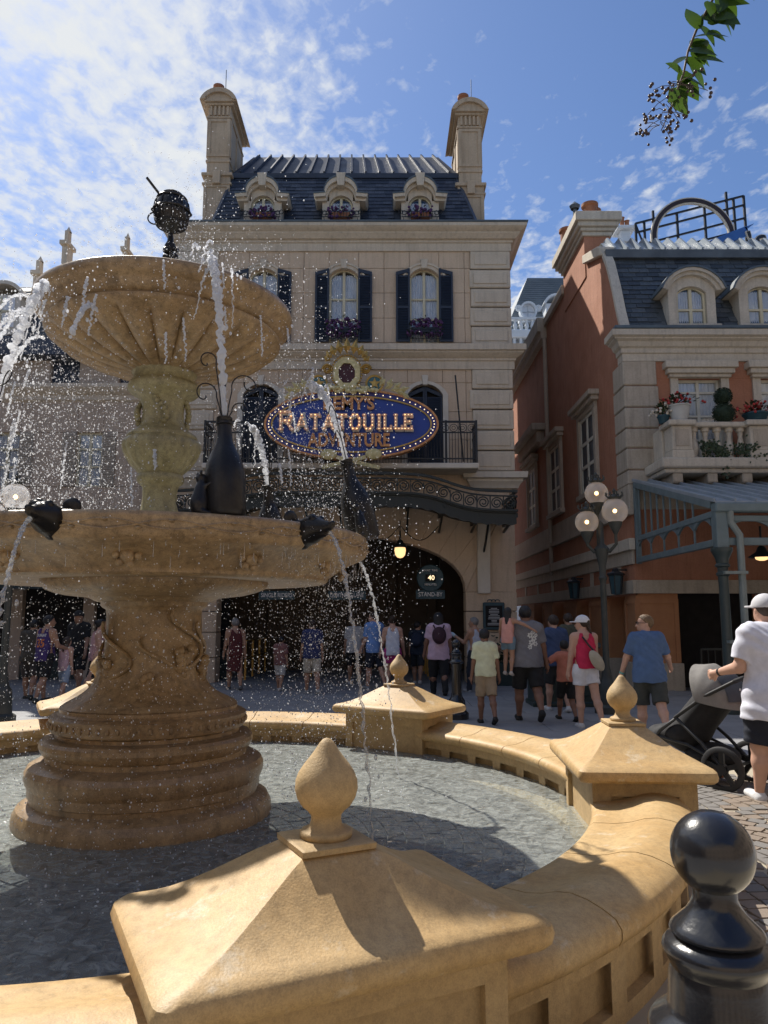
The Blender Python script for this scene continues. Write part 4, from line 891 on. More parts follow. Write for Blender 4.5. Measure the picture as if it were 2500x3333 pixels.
for k in range(11):
    x = CX0 + (CX1 - CX0) * k / 10; b = MB(); b.bar((x, CYF + .04, ctop(x) - .52), (x, BY - .02, ctop(x) - .52), .06, .1); b.bar((x, CYF + .5, ctop(x) - .55), (x, BY - .02, 3.75), .05, .05); b.build('canopy_rib', 'green_iron', cn, smooth=0)
fr_ = MB(); fr_.strip([(x, ctop(x) - .72 - .04 * (i % 2)) for i, x in enumerate(xs_)], [(x, ctop(x) - .47) for x in xs_], CYF + .06, CYF + .08); fr_.build('canopy_valance', 'green_iron', cn, smooth=0)
for x in (BX1 - .82, BX0 + .82):
    b = MB(); b.bar((x, BY - .31, 3.98), (x, CYF + .1, 4.02), .08, .1); b.tube([(x, BY - .04, 3.2), (x, BY - .5, 3.45), (x, BY - 1.1, 3.9)], .03, 6); b.build('canopy_bracket', 'green_iron', cn, smooth=30)
# ------------------------------------------------------------------ marquee sign
SY = 17.8; SC = (-.79, 6.25); RX, RZ = 2.12, .88
sg = thing('marquee_sign', 'oval blue marquee sign with bulb letters reading RATATOUILLE and gilded crest', 'sign', (SC[0], SY, 5.3))
def oval(rx, rz, n=72): return [(SC[0] + rx * math.cos(2 * PI * i / n), SC[1] + rz * math.sin(2 * PI * i / n)) for i in range(n + 1)]
MB().prism(oval(RX - .02, RZ - .02)[:-1], SY, SY + .28).build('sign_board', 'sign_blue', sg, smooth=30)
def band(r0, r1, y0, y1): b = MB(); b.strip(oval(RX - r0, RZ - r0), oval(RX - r1, RZ - r1), y0, y1); return b
band(.0, .05, SY - .05, SY + .2).build('sign_rim', 'copper_letter', sg, smooth=30); band(.05, .17, SY - .02, SY + .01).build('sign_border', 'sign_border', sg, smooth=30); band(.17, .205, SY - .05, SY + .01).build('gold_line', 'gold', sg, smooth=30)
bb = MB()
for i in range(64): a = 2 * PI * i / 64; bb.ball((SC[0] + (RX - .11) * math.cos(a), SY - .035, SC[1] + (RZ - .11) * math.sin(a)), .015, 6, 4)
o = bb.build('border_bulbs', 'bulb', sg); o['kind'] = 'stuff'
def put_text(s, m, cxz, size, y, w, sx=1.0, off_=.012, dep=.03, name='lettering'):
    me = text_mesh(s, m, size, dep, off_, name, 1.0, 'CENTER', 3, sx); xsv = [v.co.x for v in me.vertices]; zv = [v.co.z for v in me.vertices]
    k = w / (max(xsv) - min(xsv)); h = cxz[2]; kz = h / (max(zv) - min(zv)); mx = (max(xsv) + min(xsv)) / 2; mz = (max(zv) + min(zv)) / 2
    for v in me.vertices: v.co.x = (v.co.x - mx) * k; v.co.z = (v.co.z - mz) * kz
    return link(name, me, sg, (cxz[0] - SC[0], y - SY, cxz[1] - 5.3))
put_text("REMY'S", 'copper_letter', (-.85, 6.76, .33), .4, SY - .05, 1.24)
put_text("ADVENTURE", 'copper_letter', (-.85, 5.85, .34), .4, SY - .05, 1.98)
# the big bulb-studded word: slab letters drawn as strokes on a unit cell
GL = {'R': ([(0, 0, 0, 1), (0, 1, .6, 1), (.6, 1, .72, .75), (.72, .75, .6, .5), (.6, .5, 0, .5), (.35, .5, .8, 0)], [(-.12, 0, .14, 0), (-.12, 1, .1, 1), (.68, 0, .95, 0)], .86),
      'A': ([(0, 0, .4, 1), (.4, 1, .8, 0), (.18, .33, .62, .33)], [(-.14, 0, .14, 0), (.66, 0, .94, 0)], .84),
      'T': ([(.36, 0, .36, 1), (0, 1, .72, 1)], [(.2, 0, .52, 0), (0, .84, 0, 1), (.72, .84, .72, 1)], .76),
      'O': ([(.2, 1, .55, 1), (.55, 1, .75, .75), (.75, .75, .75, .25), (.75, .25, .55, 0), (.55, 0, .2, 0), (.2, 0, 0, .25), (0, .25, 0, .75), (0, .75, .2, 1)], [], .82),
      'U': ([(0, 1, 0, .25), (0, .25, .18, 0), (.18, 0, .52, 0), (.52, 0, .7, .25), (.7, .25, .7, 1)], [(-.13, 1, .13, 1), (.57, 1, .83, 1)], .78),
      'I': ([(.0, 0, .0, 1)], [(-.16, 0, .16, 0), (-.16, 1, .16, 1)], .12),
      'L': ([(0, 0, 0, 1), (0, 0, .55, 0)], [(-.14, 1, .16, 1), (.57, 0, .57, .22), (-.14, 0, 0, 0)], .6),
      'E': ([(0, 0, 0, 1), (0, 0, .58, 0), (0, 1, .58, 1), (0, .52, .4, .52)], [(-.14, 0, 0, 0), (-.14, 1, 0, 1), (.58, 0, .58, .2), (.58, .8, .58, 1)], .62)}
def glyph(ch, x, z, h, sx, y):
    st_, se, adv = GL[ch]; b, sh_, bl = MB(), MB(), MB(); th = .16 * h
    def stroke(mb_, q, w, yy, dx_=0, dz_=0, dep=.06):
        p0 = Vector((x + q[0] * sx + dx_, yy, z + q[1] * h * .86 + .07 * h + dz_)); p1 = Vector((x + q[2] * sx + dx_, yy, z + q[3] * h * .86 + .07 * h + dz_)); d = (p1 - p0)
        if d.length < 1e-6: return
        d.normalize(); mb_.bar(p0 - d * w * .45, p1 + d * w * .45, dep, w)
    for i, q in enumerate(st_): stroke(b, q, th, y - .0009 * i); stroke(sh_, q, th, y + .035 + .0009 * i, .022, -.03)
    for i, q in enumerate(se): stroke(b, q, th * .55, y - .006 - .0009 * i)
    for q in st_:
        L = math.hypot((q[2] - q[0]) * sx, (q[3] - q[1]) * h); nb = max(1, round(L / .10))
        for k in range(nb + 1):
            t = k / nb if nb else .5; bl.ball((x + (q[0] + (q[2] - q[0]) * t) * sx, y - .045, z + (q[1] + (q[3] - q[1]) * t) * h * .86 + .07 * h), .011, 5, 4)
    o = b.build('bulb_letter', 'peach_letter', sg, smooth=0); sh_.build('letter_shadow', 'trim_light', o, smooth=0); l = bl.build('letter_bulbs', 'bulb', o); l['kind'] = 'stuff'
    return adv * sx
word = 'RATATOUILLE'; hh = [.50] + [.40] * 10
tot = sum(GL[c][2] * (.40 if i == 0 else .315) + .115 for i, c in enumerate(word)); x = -2.50; sc_w = 3.28 / tot
for i, c in enumerate(word):
    s = (.40 if i == 0 else .315) * sc_w; glyph(c, x + (.04 if c in 'IL' else 0), 6.09 - (.0 if i else .02), hh[i], s, SY - .08); x += GL[c][2] * s + .115 * sc_w
# gilded crest with an empty maroon niche
cr_ = MB(); cx0, cz0 = -.91, 7.52
cr_.prism([(cx0 + .22 * math.cos(2 * PI * i / 8 + PI / 8), cz0 + .30 * math.sin(2 * PI * i / 8 + PI / 8)) for i in range(8)], SY - .02, SY + .1); cr_.build('crest_niche', 'maroon', sg, smooth=0)
fr2 = MB()
o8 = lambda r_: [(cx0 + r_ * .8 * math.cos(2 * PI * i / 8 + PI / 8), cz0 + r_ * math.sin(2 * PI * i / 8 + PI / 8)) for i in range(9)]
fr2.strip(o8(.27), o8(.44), SY - .08, SY + .1); fr2.build('crest_frame', 'pale_gold', sg, smooth=0)
for i in range(9):
    a = PI * i / 8; b = MB(); c = (cx0 + .40 * math.cos(a), SY - .03, cz0 + .33 + .17 * math.sin(a)); L = .20 + .22 * math.sin(a) ** 2
    d = Vector((math.cos(a) * .5, 0, .35 + .75 * math.sin(a))).normalized(); s = Vector((d.z, 0, -d.x)); p = Vector(c)
    b.add([p, p + d * L * .45 + s * .10, p + d * L, p + d * L * .45 - s * .10, p + Vector((0, -.06, 0)) + d * L * .45], [(0, 1, 4), (1, 2, 4), (2, 3, 4), (3, 0, 4), (0, 3, 2, 1)]); b.build('crest_leaf', 'gold', sg, smooth=0)
bd = MB()
for i in range(40): a = 2 * PI * i / 40; bd.ball((cx0 + .37 * math.cos(a), SY - .1, cz0 + .44 * math.sin(a)), .028, 6, 4)
o = bd.build('crest_beads', 'gold', sg); o['kind'] = 'stuff'
for s in (-1, 1):
    cxx, czz = cx0 + s * .68, 7.26; b = MB(); b.lathe([(0, 0), (.185, 0), (.185, .06), (0, .06)], 24); b.v = [(cxx + x_, SY - z_ + .02, czz + y_) for x_, y_, z_ in b.v]; b.build('roundel', 'teal_paint', sg)
    b = MB(); b.tube([(cxx + .20 * math.cos(t), SY - .04, czz + .20 * math.sin(t)) for t in [2 * PI * q / 24 for q in range(25)]], .03, 6); b.build('roundel_ring', 'gold', sg)
    star = [(cxx + (.15 if k % 2 == 0 else .06) * math.sin(PI * k / 5), czz + (.15 if k % 2 == 0 else .06) * math.cos(PI * k / 5)) for k in range(10)]; MB().prism(star, SY - .075, SY - .04).build('gold_star', 'gold', sg, smooth=0)
    b = MB(); b.tube(scroll((cx0 + s * .47, SY - .05, 7.62), .13, s), .03, 6); b.build('crest_scroll', 'gold', sg, smooth=60)
    for k in range(9):
        t = k / 8; p = Vector((cx0 + s * (.78 + .55 * t), SY - .03, 7.16 - .12 * t + .03 * (k % 2))); ang = R(75 - 95 * t + (25 if k % 2 else -20)); d = Vector((s * math.cos(ang), 0, math.sin(ang))); q = Vector((d.z, 0, -d.x)); L = .30
        b = MB(); b.add([p, p + d * L * .45 + q * .075, p + d * L, p + d * L * .45 - q * .075, p + Vector((0, -.07, 0)) + d * L * .45], [(0, 1, 4), (1, 2, 4), (2, 3, 4), (3, 0, 4), (0, 3, 2, 1)]); b.build('laurel_leaf', 'pale_gold', sg, smooth=0)
rndc = random.Random(5)
for i in range(34):
    t = rndc.uniform(-1, 1); b = MB(); b.ball((cx0 + t * .72, SY - .06 - rndc.uniform(0, .06), 7.05 + rndc.uniform(-.03, .16) * (1 - t * t) + .02), rndc.uniform(.05, .09), 8, 6, (1, .7, .8)); b.build('carved_fruit', 'pale_gold', sg, smooth=60)
# crossed spoons
for s in (-1, 1):
    b = MB(); a0 = Vector((-.79 - s * .69, SY - .09 - .02 * s, 5.16)); a1 = Vector((-.79 + s * .35, SY - .09 - .02 * s, 5.42)); b.bar(a0, a1, .04, .09)
    b.ball((-.79 + s * .54, SY - .10 - .02 * s, 5.49), .2, 16, 10, (1.0, .25, .68)); b.build('crossed_spoon', 'pale_gold', sg, smooth=50)
for x in (-2.2, -.8, .6): MB().bar((x, SY + .27, 6.2), (x, BY + .02, 6.2), .08, .08).build('sign_strut', 'black_iron', sg, smooth=0)
MB().bar((-2.2, SY + .2, 5.55), (-2.2, SY + .2, 5.37), .08, .08).build('sign_foot', 'black_iron', sg, smooth=0)
# signs inside the entrance
def hang_sign(label, x, z, txt, w, disc=None):
    T = thing('entrance_sign', label, 'sign', (x, 19.4, z))
    MB().box(x - w / 2 - .06, x + w / 2 + .06, 19.4, 19.44, z - .11, z + .11).build('sign_board', 'sign_teal', T, smooth=0)
    me = text_mesh(txt, 'sign_white', .15, .006, .002, 'lettering'); xsv = [v.co.x for v in me.vertices]; k = w / (max(xsv) - min(xsv)); me.transform(Matrix.Diagonal((k, 1, 1, 1))); link('lettering', me, T, (0, -.008, 0))
    for s in (-1, 1): MB().tube([(x + s * w * .4, 19.42, z + .1), (x + s * w * .4, 19.42, 4.2)], .01, 5).build('hanger', 'black_iron', T)
    if disc:
        b = MB(); b.lathe([(0, 0), (.33, 0), (.35, .02), (.33, .05), (0, .05)], 28); b.v = [(x + a, 19.36 - c + .05, z + .42 + b_) for a, b_, c in b.v]; b.build('wait_disc', 'sign_teal', T)
        MB().box(x - .13, x + .13, 19.30, 19.315, z + .33, z + .51).build('display', 'dark_room', T, smooth=0)
        link('digits', text_mesh(disc, 'bulb', .17, .003, .002, 'digits'), T, (.02, -.105, .42))
        link('lettering', text_mesh('WAIT TIME', 'sign_white', .075, .003, .001, 'lettering'), T, (0, -.095, .61)); link('lettering', text_mesh('MINUTES', 'sign_white', .075, .003, .001, 'lettering'), T, (0, -.095, .25))
hang_sign('round wait-time disc showing 40 above the STAND-BY board', 1.19, 2.19, 'STAND-BY', .62, '40')
hang_sign('small dark board lettered LIGHTNING LANE under the arch', -.95, 2.17, 'LIGHTNING LANE', .85)
hang_sign('small dark board lettered SINGLE RIDERS half hidden by spray', -2.75, 2.17, 'SINGLE RIDERS', .8)
T = thing('pendant_lantern', 'lit pendant lantern hanging below the canopy before the arch', 'lamp', (.40, 18.6, 3.05))
b = MB(); b.lathe([(.02, 3.75), (.03, 3.52), (.07, 3.5), (.09, 3.44), (.15, 3.40), (.17, 3.34), (.145, 3.32), (0, 3.33)], 16, (.40, 18.6, 0)); b.build('lantern_hood', 'green_iron', T)
b = MB(); b.lathe([(.13, 3.325), (.14, 3.25), (.12, 3.14), (.07, 3.08), (0, 3.06)], 16, (.40, 18.6, 0)); b.build('glass_bowl', emis('bowl_glow', (1.0, .62, .28), 1.1), T)
MB().ball((.40, 18.6, 3.2), .05).build('bulb', 'lamp_glow', T)
MB().tube([(.40, 18.6, 3.7), (.40, 18.6, 4.0)], .012, 5).build('chain', 'green_iron', T)
for q, (x0, x1) in enumerate(((-.5, .38), (.42, 1.35))):
    pts = [(x0 + (x1 - x0) * t, 18.55, 3.85 - .35 * math.sin(PI * t)) for t in [i / 14 for i in range(15)]]; MB().tube(pts, .012, 5).build('swag_chain', 'green_iron', T)
T = thing('menu_board', 'dark framed menu board on the pier right of the arch', 'notice board', (2.74, 18.94, 1.3))
MB().box(2.47, 3.01, 18.92, 18.985, 1.3, 1.98).build('frame', 'sign_teal', T, smooth=0, bevel=.02); MB().box(2.53, 2.95, 18.905, 18.925, 1.37, 1.90).build('panel', 'dark_room', T, smooth=0)
b = MB(); [b.tube([(2.74 + s * .06 + .06 * math.cos(t), 18.95, 2.0 + .05 * math.sin(t)) for t in [PI * q / 8 for q in range(9)]], .012, 5) for s in (-1.6, 0, 1.6)]; b.build('crest', 'sign_teal', T)
b = MB(); rr_ = random.Random(2)
for k in range(12): w = rr_.uniform(.06, .17); b.box(2.74 - w, 2.74 + w, 18.9, 18.906, 1.42 + k * .037, 1.432 + k * .037)
o = b.build('print_lines', 'sign_white', T, smooth=0); o['kind'] = 'stuff'
# ------------------------------------------------------------------ orange building at right
mat('plaster_orange', (.46, .21, .125), .85, (.37, .16, .09), 1.5, .9, 14, streak=.35, grit=.2)
mat('plaster_warm', (.46, .22, .10), .85, (.38, .17, .08), 2.5, .15, 40)
mat('stone_grey', (.52, .45, .36), .8, (.42, .36, .28), 1.6, .15, 50, streak=.4, grit=.2)
mat('stone_pale', (.62, .56, .46), .8, (.52, .46, .37), 2.0, .15, 50, streak=.4, grit=.2)
mat('frame_grey', (.16, .215, .23), .45, (.12, .165, .18), 5)
mat('column_green', (.045, .065, .065), .4, (.035, .05, .05), 5)
mat('pipe_grey', (.24, .28, .27), .45, (.18, .21, .2), 5)
mat('white_pot', (.55, .55, .52), .6)
mat('hedge', (.022, .042, .02), .8, (.012, .025, .012), 40, .6, 120)
OX, OY = 5.64, 17.0
ob = thing('terracotta_building', 'orange plaster building with grey slate mansard, stone quoins and balcony', 'building', (OX, OY, 0))
prof_g = [(OY + .02, 2.1), (OY + .02, 8.2), (17.25, 8.75), (17.55, 9.55), (17.9, 10.3), (18.3, 10.85), (19.0, 11.2), (19.85, 11.45), (22.3, 11.6), (25.0, 11.85), (36, 11.95), (36, 2.1)]
MB().prism_x(prof_g, OX, OX + .06).build('side_wall', 'plaster_orange', ob, smooth=0)
cp = MB(); cc = [(17.0, 8.25), (17.25, 8.78), (17.55, 9.58), (17.9, 10.33), (18.3, 10.9)]
cp.strip([(y, z) for y, z in cc], [(y - .06, z + .10) for y, z in cc], 0, 1); cp.v = [(OX - .06 + y * .22, x, z) for x, y, z in cp.v]; cp.build('gable_coping', 'stone_pale', ob, smooth=30)
MB().prism_x([(18.15, 10.78), (18.15, 11.0), (18.4, 11.15), (19.8, 11.6), (19.8, 11.35), (18.5, 10.9)], OX - .12, OX + .3).build('kneeler_stone', 'stone_pale', ob, smooth=0, bevel=.02)
MB().box(OX - .10, OX + .2, 22.3, 25.0, 11.62, 11.9).build('parapet_coping', 'stone_grey', ob, smooth=0)
c2 = MB(); c2.box(OX - .32, OX + .1, 25.0, 36, 11.45, 11.95); c2.box(OX - .2, OX + .1, 25.0, 36, 11.2, 11.45); c2.build('side_cornice', 'stone_grey', ob, smooth=0)
MB().tube([(OX - .08, 25.0, 11.2), (OX - .08, 25.0, 3)], .07, 8).build('downpipe', 'stone_grey', ob)
ch = MB(); ch.box(OX - .03, OX + .70, 19.85, 22.3, 11.0, 12.25); chm = ch.build('chimney', 'plaster_orange', ob, smooth=0)
for z0, z1, p_ in ((12.2, 12.32, .06), (12.32, 12.42, .12), (12.42, 12.56, .2), (12.56, 12.82, .28)): MB().box(OX - .03 - p_, OX + .70 + p_, 19.85 - p_, 22.3 + p_, z0, z1).build('chimney_band', 'stone_pale', chm, smooth=0, bevel=.015)
for x, y, h in ((OX + .3, 20.3, .62), (OX + .52, 20.75, .68), (OX - .05, 21.6, .55)):
    b = MB(); b.lathe([(.2, 12.8), (.2, 12.8 + h - .1), (.24, 12.8 + h - .08), (.24, 12.8 + h), (.18, 12.8 + h), (.17, 12.9)], 16, (x, y, 0)); b.build('chimney_pot', 'terracotta', chm, smooth=40)
b = MB(); b.tube([(OX - .05, 20.6, 12.8), (OX - .05, 20.6, 13.45)], .06, 8); b.lathe([(.16, 13.55), (.0, 13.7)], 10, (OX - .05, 20.6, 0)); b.lathe([(.12, 13.45), (.16, 13.55)], 10, (OX - .05, 20.6, 0)); b.build('vent_cowl', 'lead', chm)
# front wall
XR = 11.0
oh = [(6.83, 7.88, 5.0, 7.13), (8.75, 9.8, 5.0, 7.13)]
panels(ob, 'wall_block', [OX + .01, 6.36, 6.83, 7.88, 8.75, 9.8, XR], [2.44, 4.62, 5.0, 7.13, 7.56], OY, OY + .35, oh, 'plaster_orange', gap=.0)
for i, (z1, z0) in enumerate(((7.56, 6.97), (6.95, 6.45), (6.43, 5.95), (5.93, 5.48), (5.46, 4.97), (4.95, 4.62))):
    ex = .03 if i % 2 else 0
    MB().box(OX - .06, 6.36 + ex, OY - .06, OY + .75 + ex, z0, z1).build('quoin', 'stone_grey', ob, smooth=0, bevel=.025)
moulding(ob, 'cornice', OX, XR, OY, [(.0, 7.54), (.06, 7.55), (.06, 7.72), (.10, 7.74), (.10, 7.84), (.16, 7.88), (.20, 7.98), (.28, 8.02), (.28, 8.05), (.36, 8.08), (.36, 8.22), (.0, 8.24)], 'stone_pale', ret_r=False, depth=.3)
MB().box(OX - .3, XR, OY - .38, OY + .02, 8.235, 8.30).build('gutter', 'lead', ob, smooth=0)
sv = Vector((0, 1.25, 2.55)); SL2 = sv.length; svn = sv.normalized()
mr = MB(); mr.add([(OX + .06, OY - .02, 8.25), (XR, OY - .02, 8.25), (XR, OY + 1.23, 10.80), (OX + .06, OY + 1.23, 10.80)], [(0, 1, 2, 3)]); mroof = mr.build('mansard_roof', 'slate_grey', ob, smooth=0)
odx = [7.30, 8.98]
shingles(ob, mroof, lambda r_: (.03, 4.6), Vector((OX + .05, OY - .02, 8.27)), (1, 0, 0), svn, int(SL2 / .165), .165, .29, ('slate_grey', 'slate_grey_b', 'slate_grey_c'), lambda c: any(abs(c.x - x) < .62 and c.z < 9.65 for x in odx), 9)
MB().box(OX + .0, XR, OY + 1.02, OY + 1.34, 10.66, 10.88).build('curb_lead', 'slate_grey_b', ob, smooth=0)
zt = MB(); zt.add([(OX + .1, OY + 1.18, 10.885), (XR, OY + 1.18, 10.885), (XR, OY + 1.75, 11.42), (OX + .1, OY + 1.75, 11.42), (XR, OY + 6, 11.5), (OX + .1, OY + 6, 11.5)], [(0, 1, 2, 3), (3, 2, 4, 5)]); zn = zt.build('zinc_top', 'zinc', ob, smooth=0)
for i in range(17):
    x = OX + .25 + i * .32; MB().prism_x([(OY + 1.16, 10.89), (OY + 1.12, 10.99), (OY + 1.72, 11.56), (OY + 2.2, 11.6), (OY + 2.2, 11.4), (OY + 1.75, 11.41)], x, x + .05).build('zinc_seam', 'zinc', zn, smooth=0)
for x in odx:
    yf = OY - .02; d = MB(); d.box(x - .56, x - .35, yf, yf + 1.1, 8.42, 9.35); d.box(x + .35, x + .56, yf, yf + 1.1, 8.42, 9.35)
    spandrels(d, x, .35, 9.25, .16, 9.5, yf + .002, yf + .25); pts = arc_pts(x, .56, 9.35, .34, 14); d.strip([(a, 9.5 if abs(a - x) < .35 else 9.34) for a, b_ in pts], [(a, max(b_, 9.5)) for a, b_ in pts], yf + .004, yf + .25)
    dm = d.build('dormer', 'stone_pale', ob, smooth=0)
    for o1, o2, ya, yb_, mm in ((0, .09, -.10, .9, 'stone_pale'), (.09, .17, -.17, .9, 'stone_pale'), (.172, .215, -.2, .9, 'lead')):
        h = MB(); h.strip(arc_pts(x, .57 + o1, 9.28, .38 + o1 * .9), arc_pts(x, .57 + o2, 9.28, .38 + o2 * .9), yf + ya, yf + yb_); h.build('dormer_hood', mm, dm, smooth=25)
    MB().box(x - .62, x + .62, yf - .14, yf + .2, 8.32, 8.43).build('dormer_sill', 'stone_pale', dm, smooth=0, bevel=.01)
    window(ob, x, 8.43, 9.25, .15, .345, yf + .09, rows=(.5,), fw=.05)
for x in (7.355, 9.275):
    window(ob, x, 5.02, 7.13, 0, .50, OY + .1, m='white_frame', rows=(.30, .58, .86), fw=.06)
    s = MB(); s.box(x - .68, x - .5, OY - .06, OY + .1, 5.02, 7.14); s.box(x + .5, x + .68, OY - .06, OY + .1, 5.02, 7.14); s.build('door_surround', 'stone_pale', ob, smooth=0)
    for z0, z1, p_ in ((7.14, 7.22, .08), (7.22, 7.34, .14), (7.34, 7.5, .2)): MB().box(x - .64 - p_, x + .64 + p_, OY - .06 - p_, OY + .05, z0, z1).build('door_lintel', 'stone_pale', ob, smooth=0, bevel=.01)
# balcony
for x0, x1 in ((5.98, 12.0),):
    MB().box(x0, x1, 15.85, OY + .02, 4.80, 5.02).build('balcony_floor', 'stone_pale', ob, smooth=0, bevel=.03); MB().box(x0 + .08, x1, 15.95, OY + .02, 4.70, 4.80).build('balcony_moulding', 'stone_pale', ob, smooth=0, bevel=.02)
for x in (6.35, 7.1, 7.85, 8.6):
    MB().prism_x([(OY, 4.25), (OY, 4.7), (15.98, 4.7), (15.98, 4.5), (16.15, 4.44), (16.5, 4.4)], x - .11, x + .11).build('balcony_corbel', 'stone_grey', ob, smooth=0, bevel=.02)
def bal_pier(x):
    b = MB(); b.box(x - .24, x + .24, 15.92, 16.42, 5.02, 5.2); b.box(x - .22, x + .22, 15.94, 16.4, 5.2, 5.74); o = b.build('balcony_pier', 'stone_pale', ob, smooth=0, bevel=.015)
    MB().box(x - .15, x + .15, 15.925, 15.945, 5.28, 5.66).build('pier_panel', 'stone_grey', o, smooth=0, bevel=.008); MB().box(x - .3, x + .3, 15.86, 16.5, 5.74, 5.86).build('pier_cap', 'stone_pale', o, smooth=0, bevel=.02)
bal_pier(6.47); bal_pier(8.16); bal_pier(9.9)
MB().box(6.7, 10, 15.98, 16.3, 5.73, 5.84).build('balcony_rail', 'stone_pale', ob, smooth=0, bevel=.02)
bl = MB(); bl.lathe([(.10, 0), (.10, .05), (.06, .07), (.05, .10), (.075, .16), (.095, .24), (.085, .32), (.055, .42), (.045, .52), (.06, .56), (.055, .60), (.09, .63), (.09, .71)], 14); blm = bl.mesh('baluster', 'stone_pale', smooth=40)
for x in (6.80, 7.05, 7.31, 7.57, 7.82, 8.5, 8.75, 9.0, 9.25, 9.5): link('baluster', blm, ob, (x - OX, 16.14 - OY, 5.02))
MB().box(6.2, 6.3, 16.42, OY, 5.02, 5.8).build('balcony_side', 'stone_pale', ob, smooth=0, bevel=.01)
# side-wall windows and bands
for yc, hwv in ((20.25, .72), (24.2, .72), (28.1, .72)):
    s = MB(); x = OX
    for ya, yb_ in ((yc - hwv - .2, yc - hwv), (yc + hwv, yc + hwv + .2)): s.box(x - .09, x + .03, ya, yb_, 5.0, 7.15)
    s.box(x - .09, x + .03, yc - hwv - .2, yc + hwv + .2, 7.15, 7.3); s.box(x - .2, x + .03, yc - hwv - .35, yc + hwv + .35, 7.3, 7.42); s.box(x - .28, x + .03, yc - hwv - .42, yc + hwv + .42, 7.42, 7.56); s.box(x - .16, x + .03, yc - hwv - .28, yc + hwv + .28, 4.86, 5.0)
    su = s.build('window_surround', 'stone_grey', ob, smooth=0, bevel=.01)
    f = MB(); f.box(x - .045, x - .008, yc - hwv, yc - hwv + .1, 5.0, 7.15); f.box(x - .045, x - .008, yc + hwv - .1, yc + hwv, 5.0, 7.15); f.box(x - .045, x - .008, yc - .06, yc + .06, 5.0, 7.15)
    for z in (5.0, 5.7, 6.35, 7.05): f.box(x - .043, x - .008, yc - hwv + .1, yc + hwv - .1, z, z + .09)
    f.build('window_frame', 'white_frame', su, smooth=0); MB().box(x - .02, x - .006, yc - hwv + .05, yc + hwv - .05, 5.04, 7.1).build('pane', 'slate_grey', su, smooth=0)
MB().box(OX - .5, OX + .1, 25.6, 29.6, 8.1, 8.35).build('hood_ledge', 'stone_grey', ob, smooth=0, bevel=.03); MB().box(OX - .3, OX + .1, 25.8, 29.4, 7.7, 8.1).build('hood_ledge', 'stone_grey', ob, smooth=0, bevel=.03)
for z0, z1, p_, mm in ((4.05, 4.62, .05, 'stone_grey'), (3.92, 4.05, .12, 'stone_grey'), (3.12, 3.38, .12, 'stone_pale'), (2.80, 3.12, .05, 'stone_grey'), (2.14, 2.44, .06, 'stone_grey')):
    MB().box(OX - p_, OX + .02, OY - p_, 34, z0, z1).build('side_band', mm, ob, smooth=0, bevel=.01)
    if z0 < 4 or z0 > 4.0: MB().box(OX + .02, XR, OY - p_, OY + .02, z0, z1).build('front_band', mm, ob, smooth=0, bevel=.01) if z0 in (2.14, 4.05) else None
for i in range(6):
    y0 = 17.9 + i * 2.4; MB().box(OX - .02, OX + .02, y0, y0 + .28, 2.44, 2.80).build('pilaster_strip', 'stone_pale', ob, smooth=0)
# ground floor: panelled piers, dark openings
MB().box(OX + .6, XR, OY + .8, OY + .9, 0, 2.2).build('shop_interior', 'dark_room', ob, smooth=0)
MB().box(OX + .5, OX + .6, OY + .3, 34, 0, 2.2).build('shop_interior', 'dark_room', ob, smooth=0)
def panel_pier(x0, x1, y0, y1):
    o = MB().box(x0, x1, y0, y1, .0, 2.14).build('panelled_pier', 'plaster_warm', ob, smooth=0)
    w = x1 - x0; l = y1 - y0
    for (a, b_) in ((.62, 2.02),):
        for xa, xb in ((x0, x0 + .1), (x1 - .1, x1)): MB().box(xa + .001, xb - .001, y0 - .025, y0, a, b_).build('pier_moulding', 'plaster_warm', o, smooth=0)
        MB().box(x0 + .1, x1 - .1, y0 - .025, y0, b_ - .1, b_).build('pier_moulding', 'plaster_warm', o, smooth=0)
        for ya, yb_ in ((y0 + .002, y0 + .1), (y1 - .1, y1)): MB().box(x0 - .025, x0, ya, yb_, a, b_).build('pier_moulding', 'plaster_warm', o, smooth=0)
        MB().box(x0 - .025, x0, y0 + .1, y1 - .1, b_ - .1, b_).build('pier_moulding', 'plaster_warm', o, smooth=0)
    MB().box(x0 - .05, x1 + .05, y0 - .05, y1 + .05, 0, .6).build('pier_base', 'stone_grey', o, smooth=0, bevel=.01)
panel_pier(OX + .02, 6.6, OY + .02, OY + .78); panel_pier(8.6, 9.3, OY + .02, OY + .7)
for y0, y1 in ((19.3, 20.9), (22.2, 23.8), (25.4, 27), (28.5, 30.5)): panel_pier(OX + .02, OX + .5, y0, y1)
# wall lanterns
def wall_lantern(label, x, y, z):
    T = thing('wall_lantern', label, 'lantern', (x, y, z), 0, 'dark wall lanterns on the terracotta building')
    b = MB(); b.lathe([(.05, .62), (.08, .60), (.09, .55), (.20, .50), (.21, .46), (.17, .45), (.0, .45)], 6, (x, y, z)); b.build('lantern_roof', 'black_iron', T, smooth=0)
    b = MB(); b.lathe([(.16, .45), (.11, .02), (.0, .0)], 6, (x, y, z)); b.build('lantern_glass', 'sign_teal', T, smooth=0)
    f = MB(); [f.bar((x + .165 * math.cos(2 * PI * k / 6), y + .165 * math.sin(2 * PI * k / 6), z + .45), (x + .115 * math.cos(2 * PI * k / 6), y + .115 * math.sin(2 * PI * k / 6), z + .02), .02) for k in range(6)]; f.bar((x, y, z + .58), (OX, y, z + .58), .04); f.build('lantern_frame', 'black_iron', T, smooth=0)
wall_lantern('dark wall lantern near the quoined corner, left of the glass canopy', OX - .26, 17.5, 2.12); wall_lantern('dark wall lantern further down the alley wall', OX - .26, 21.4, 2.12)
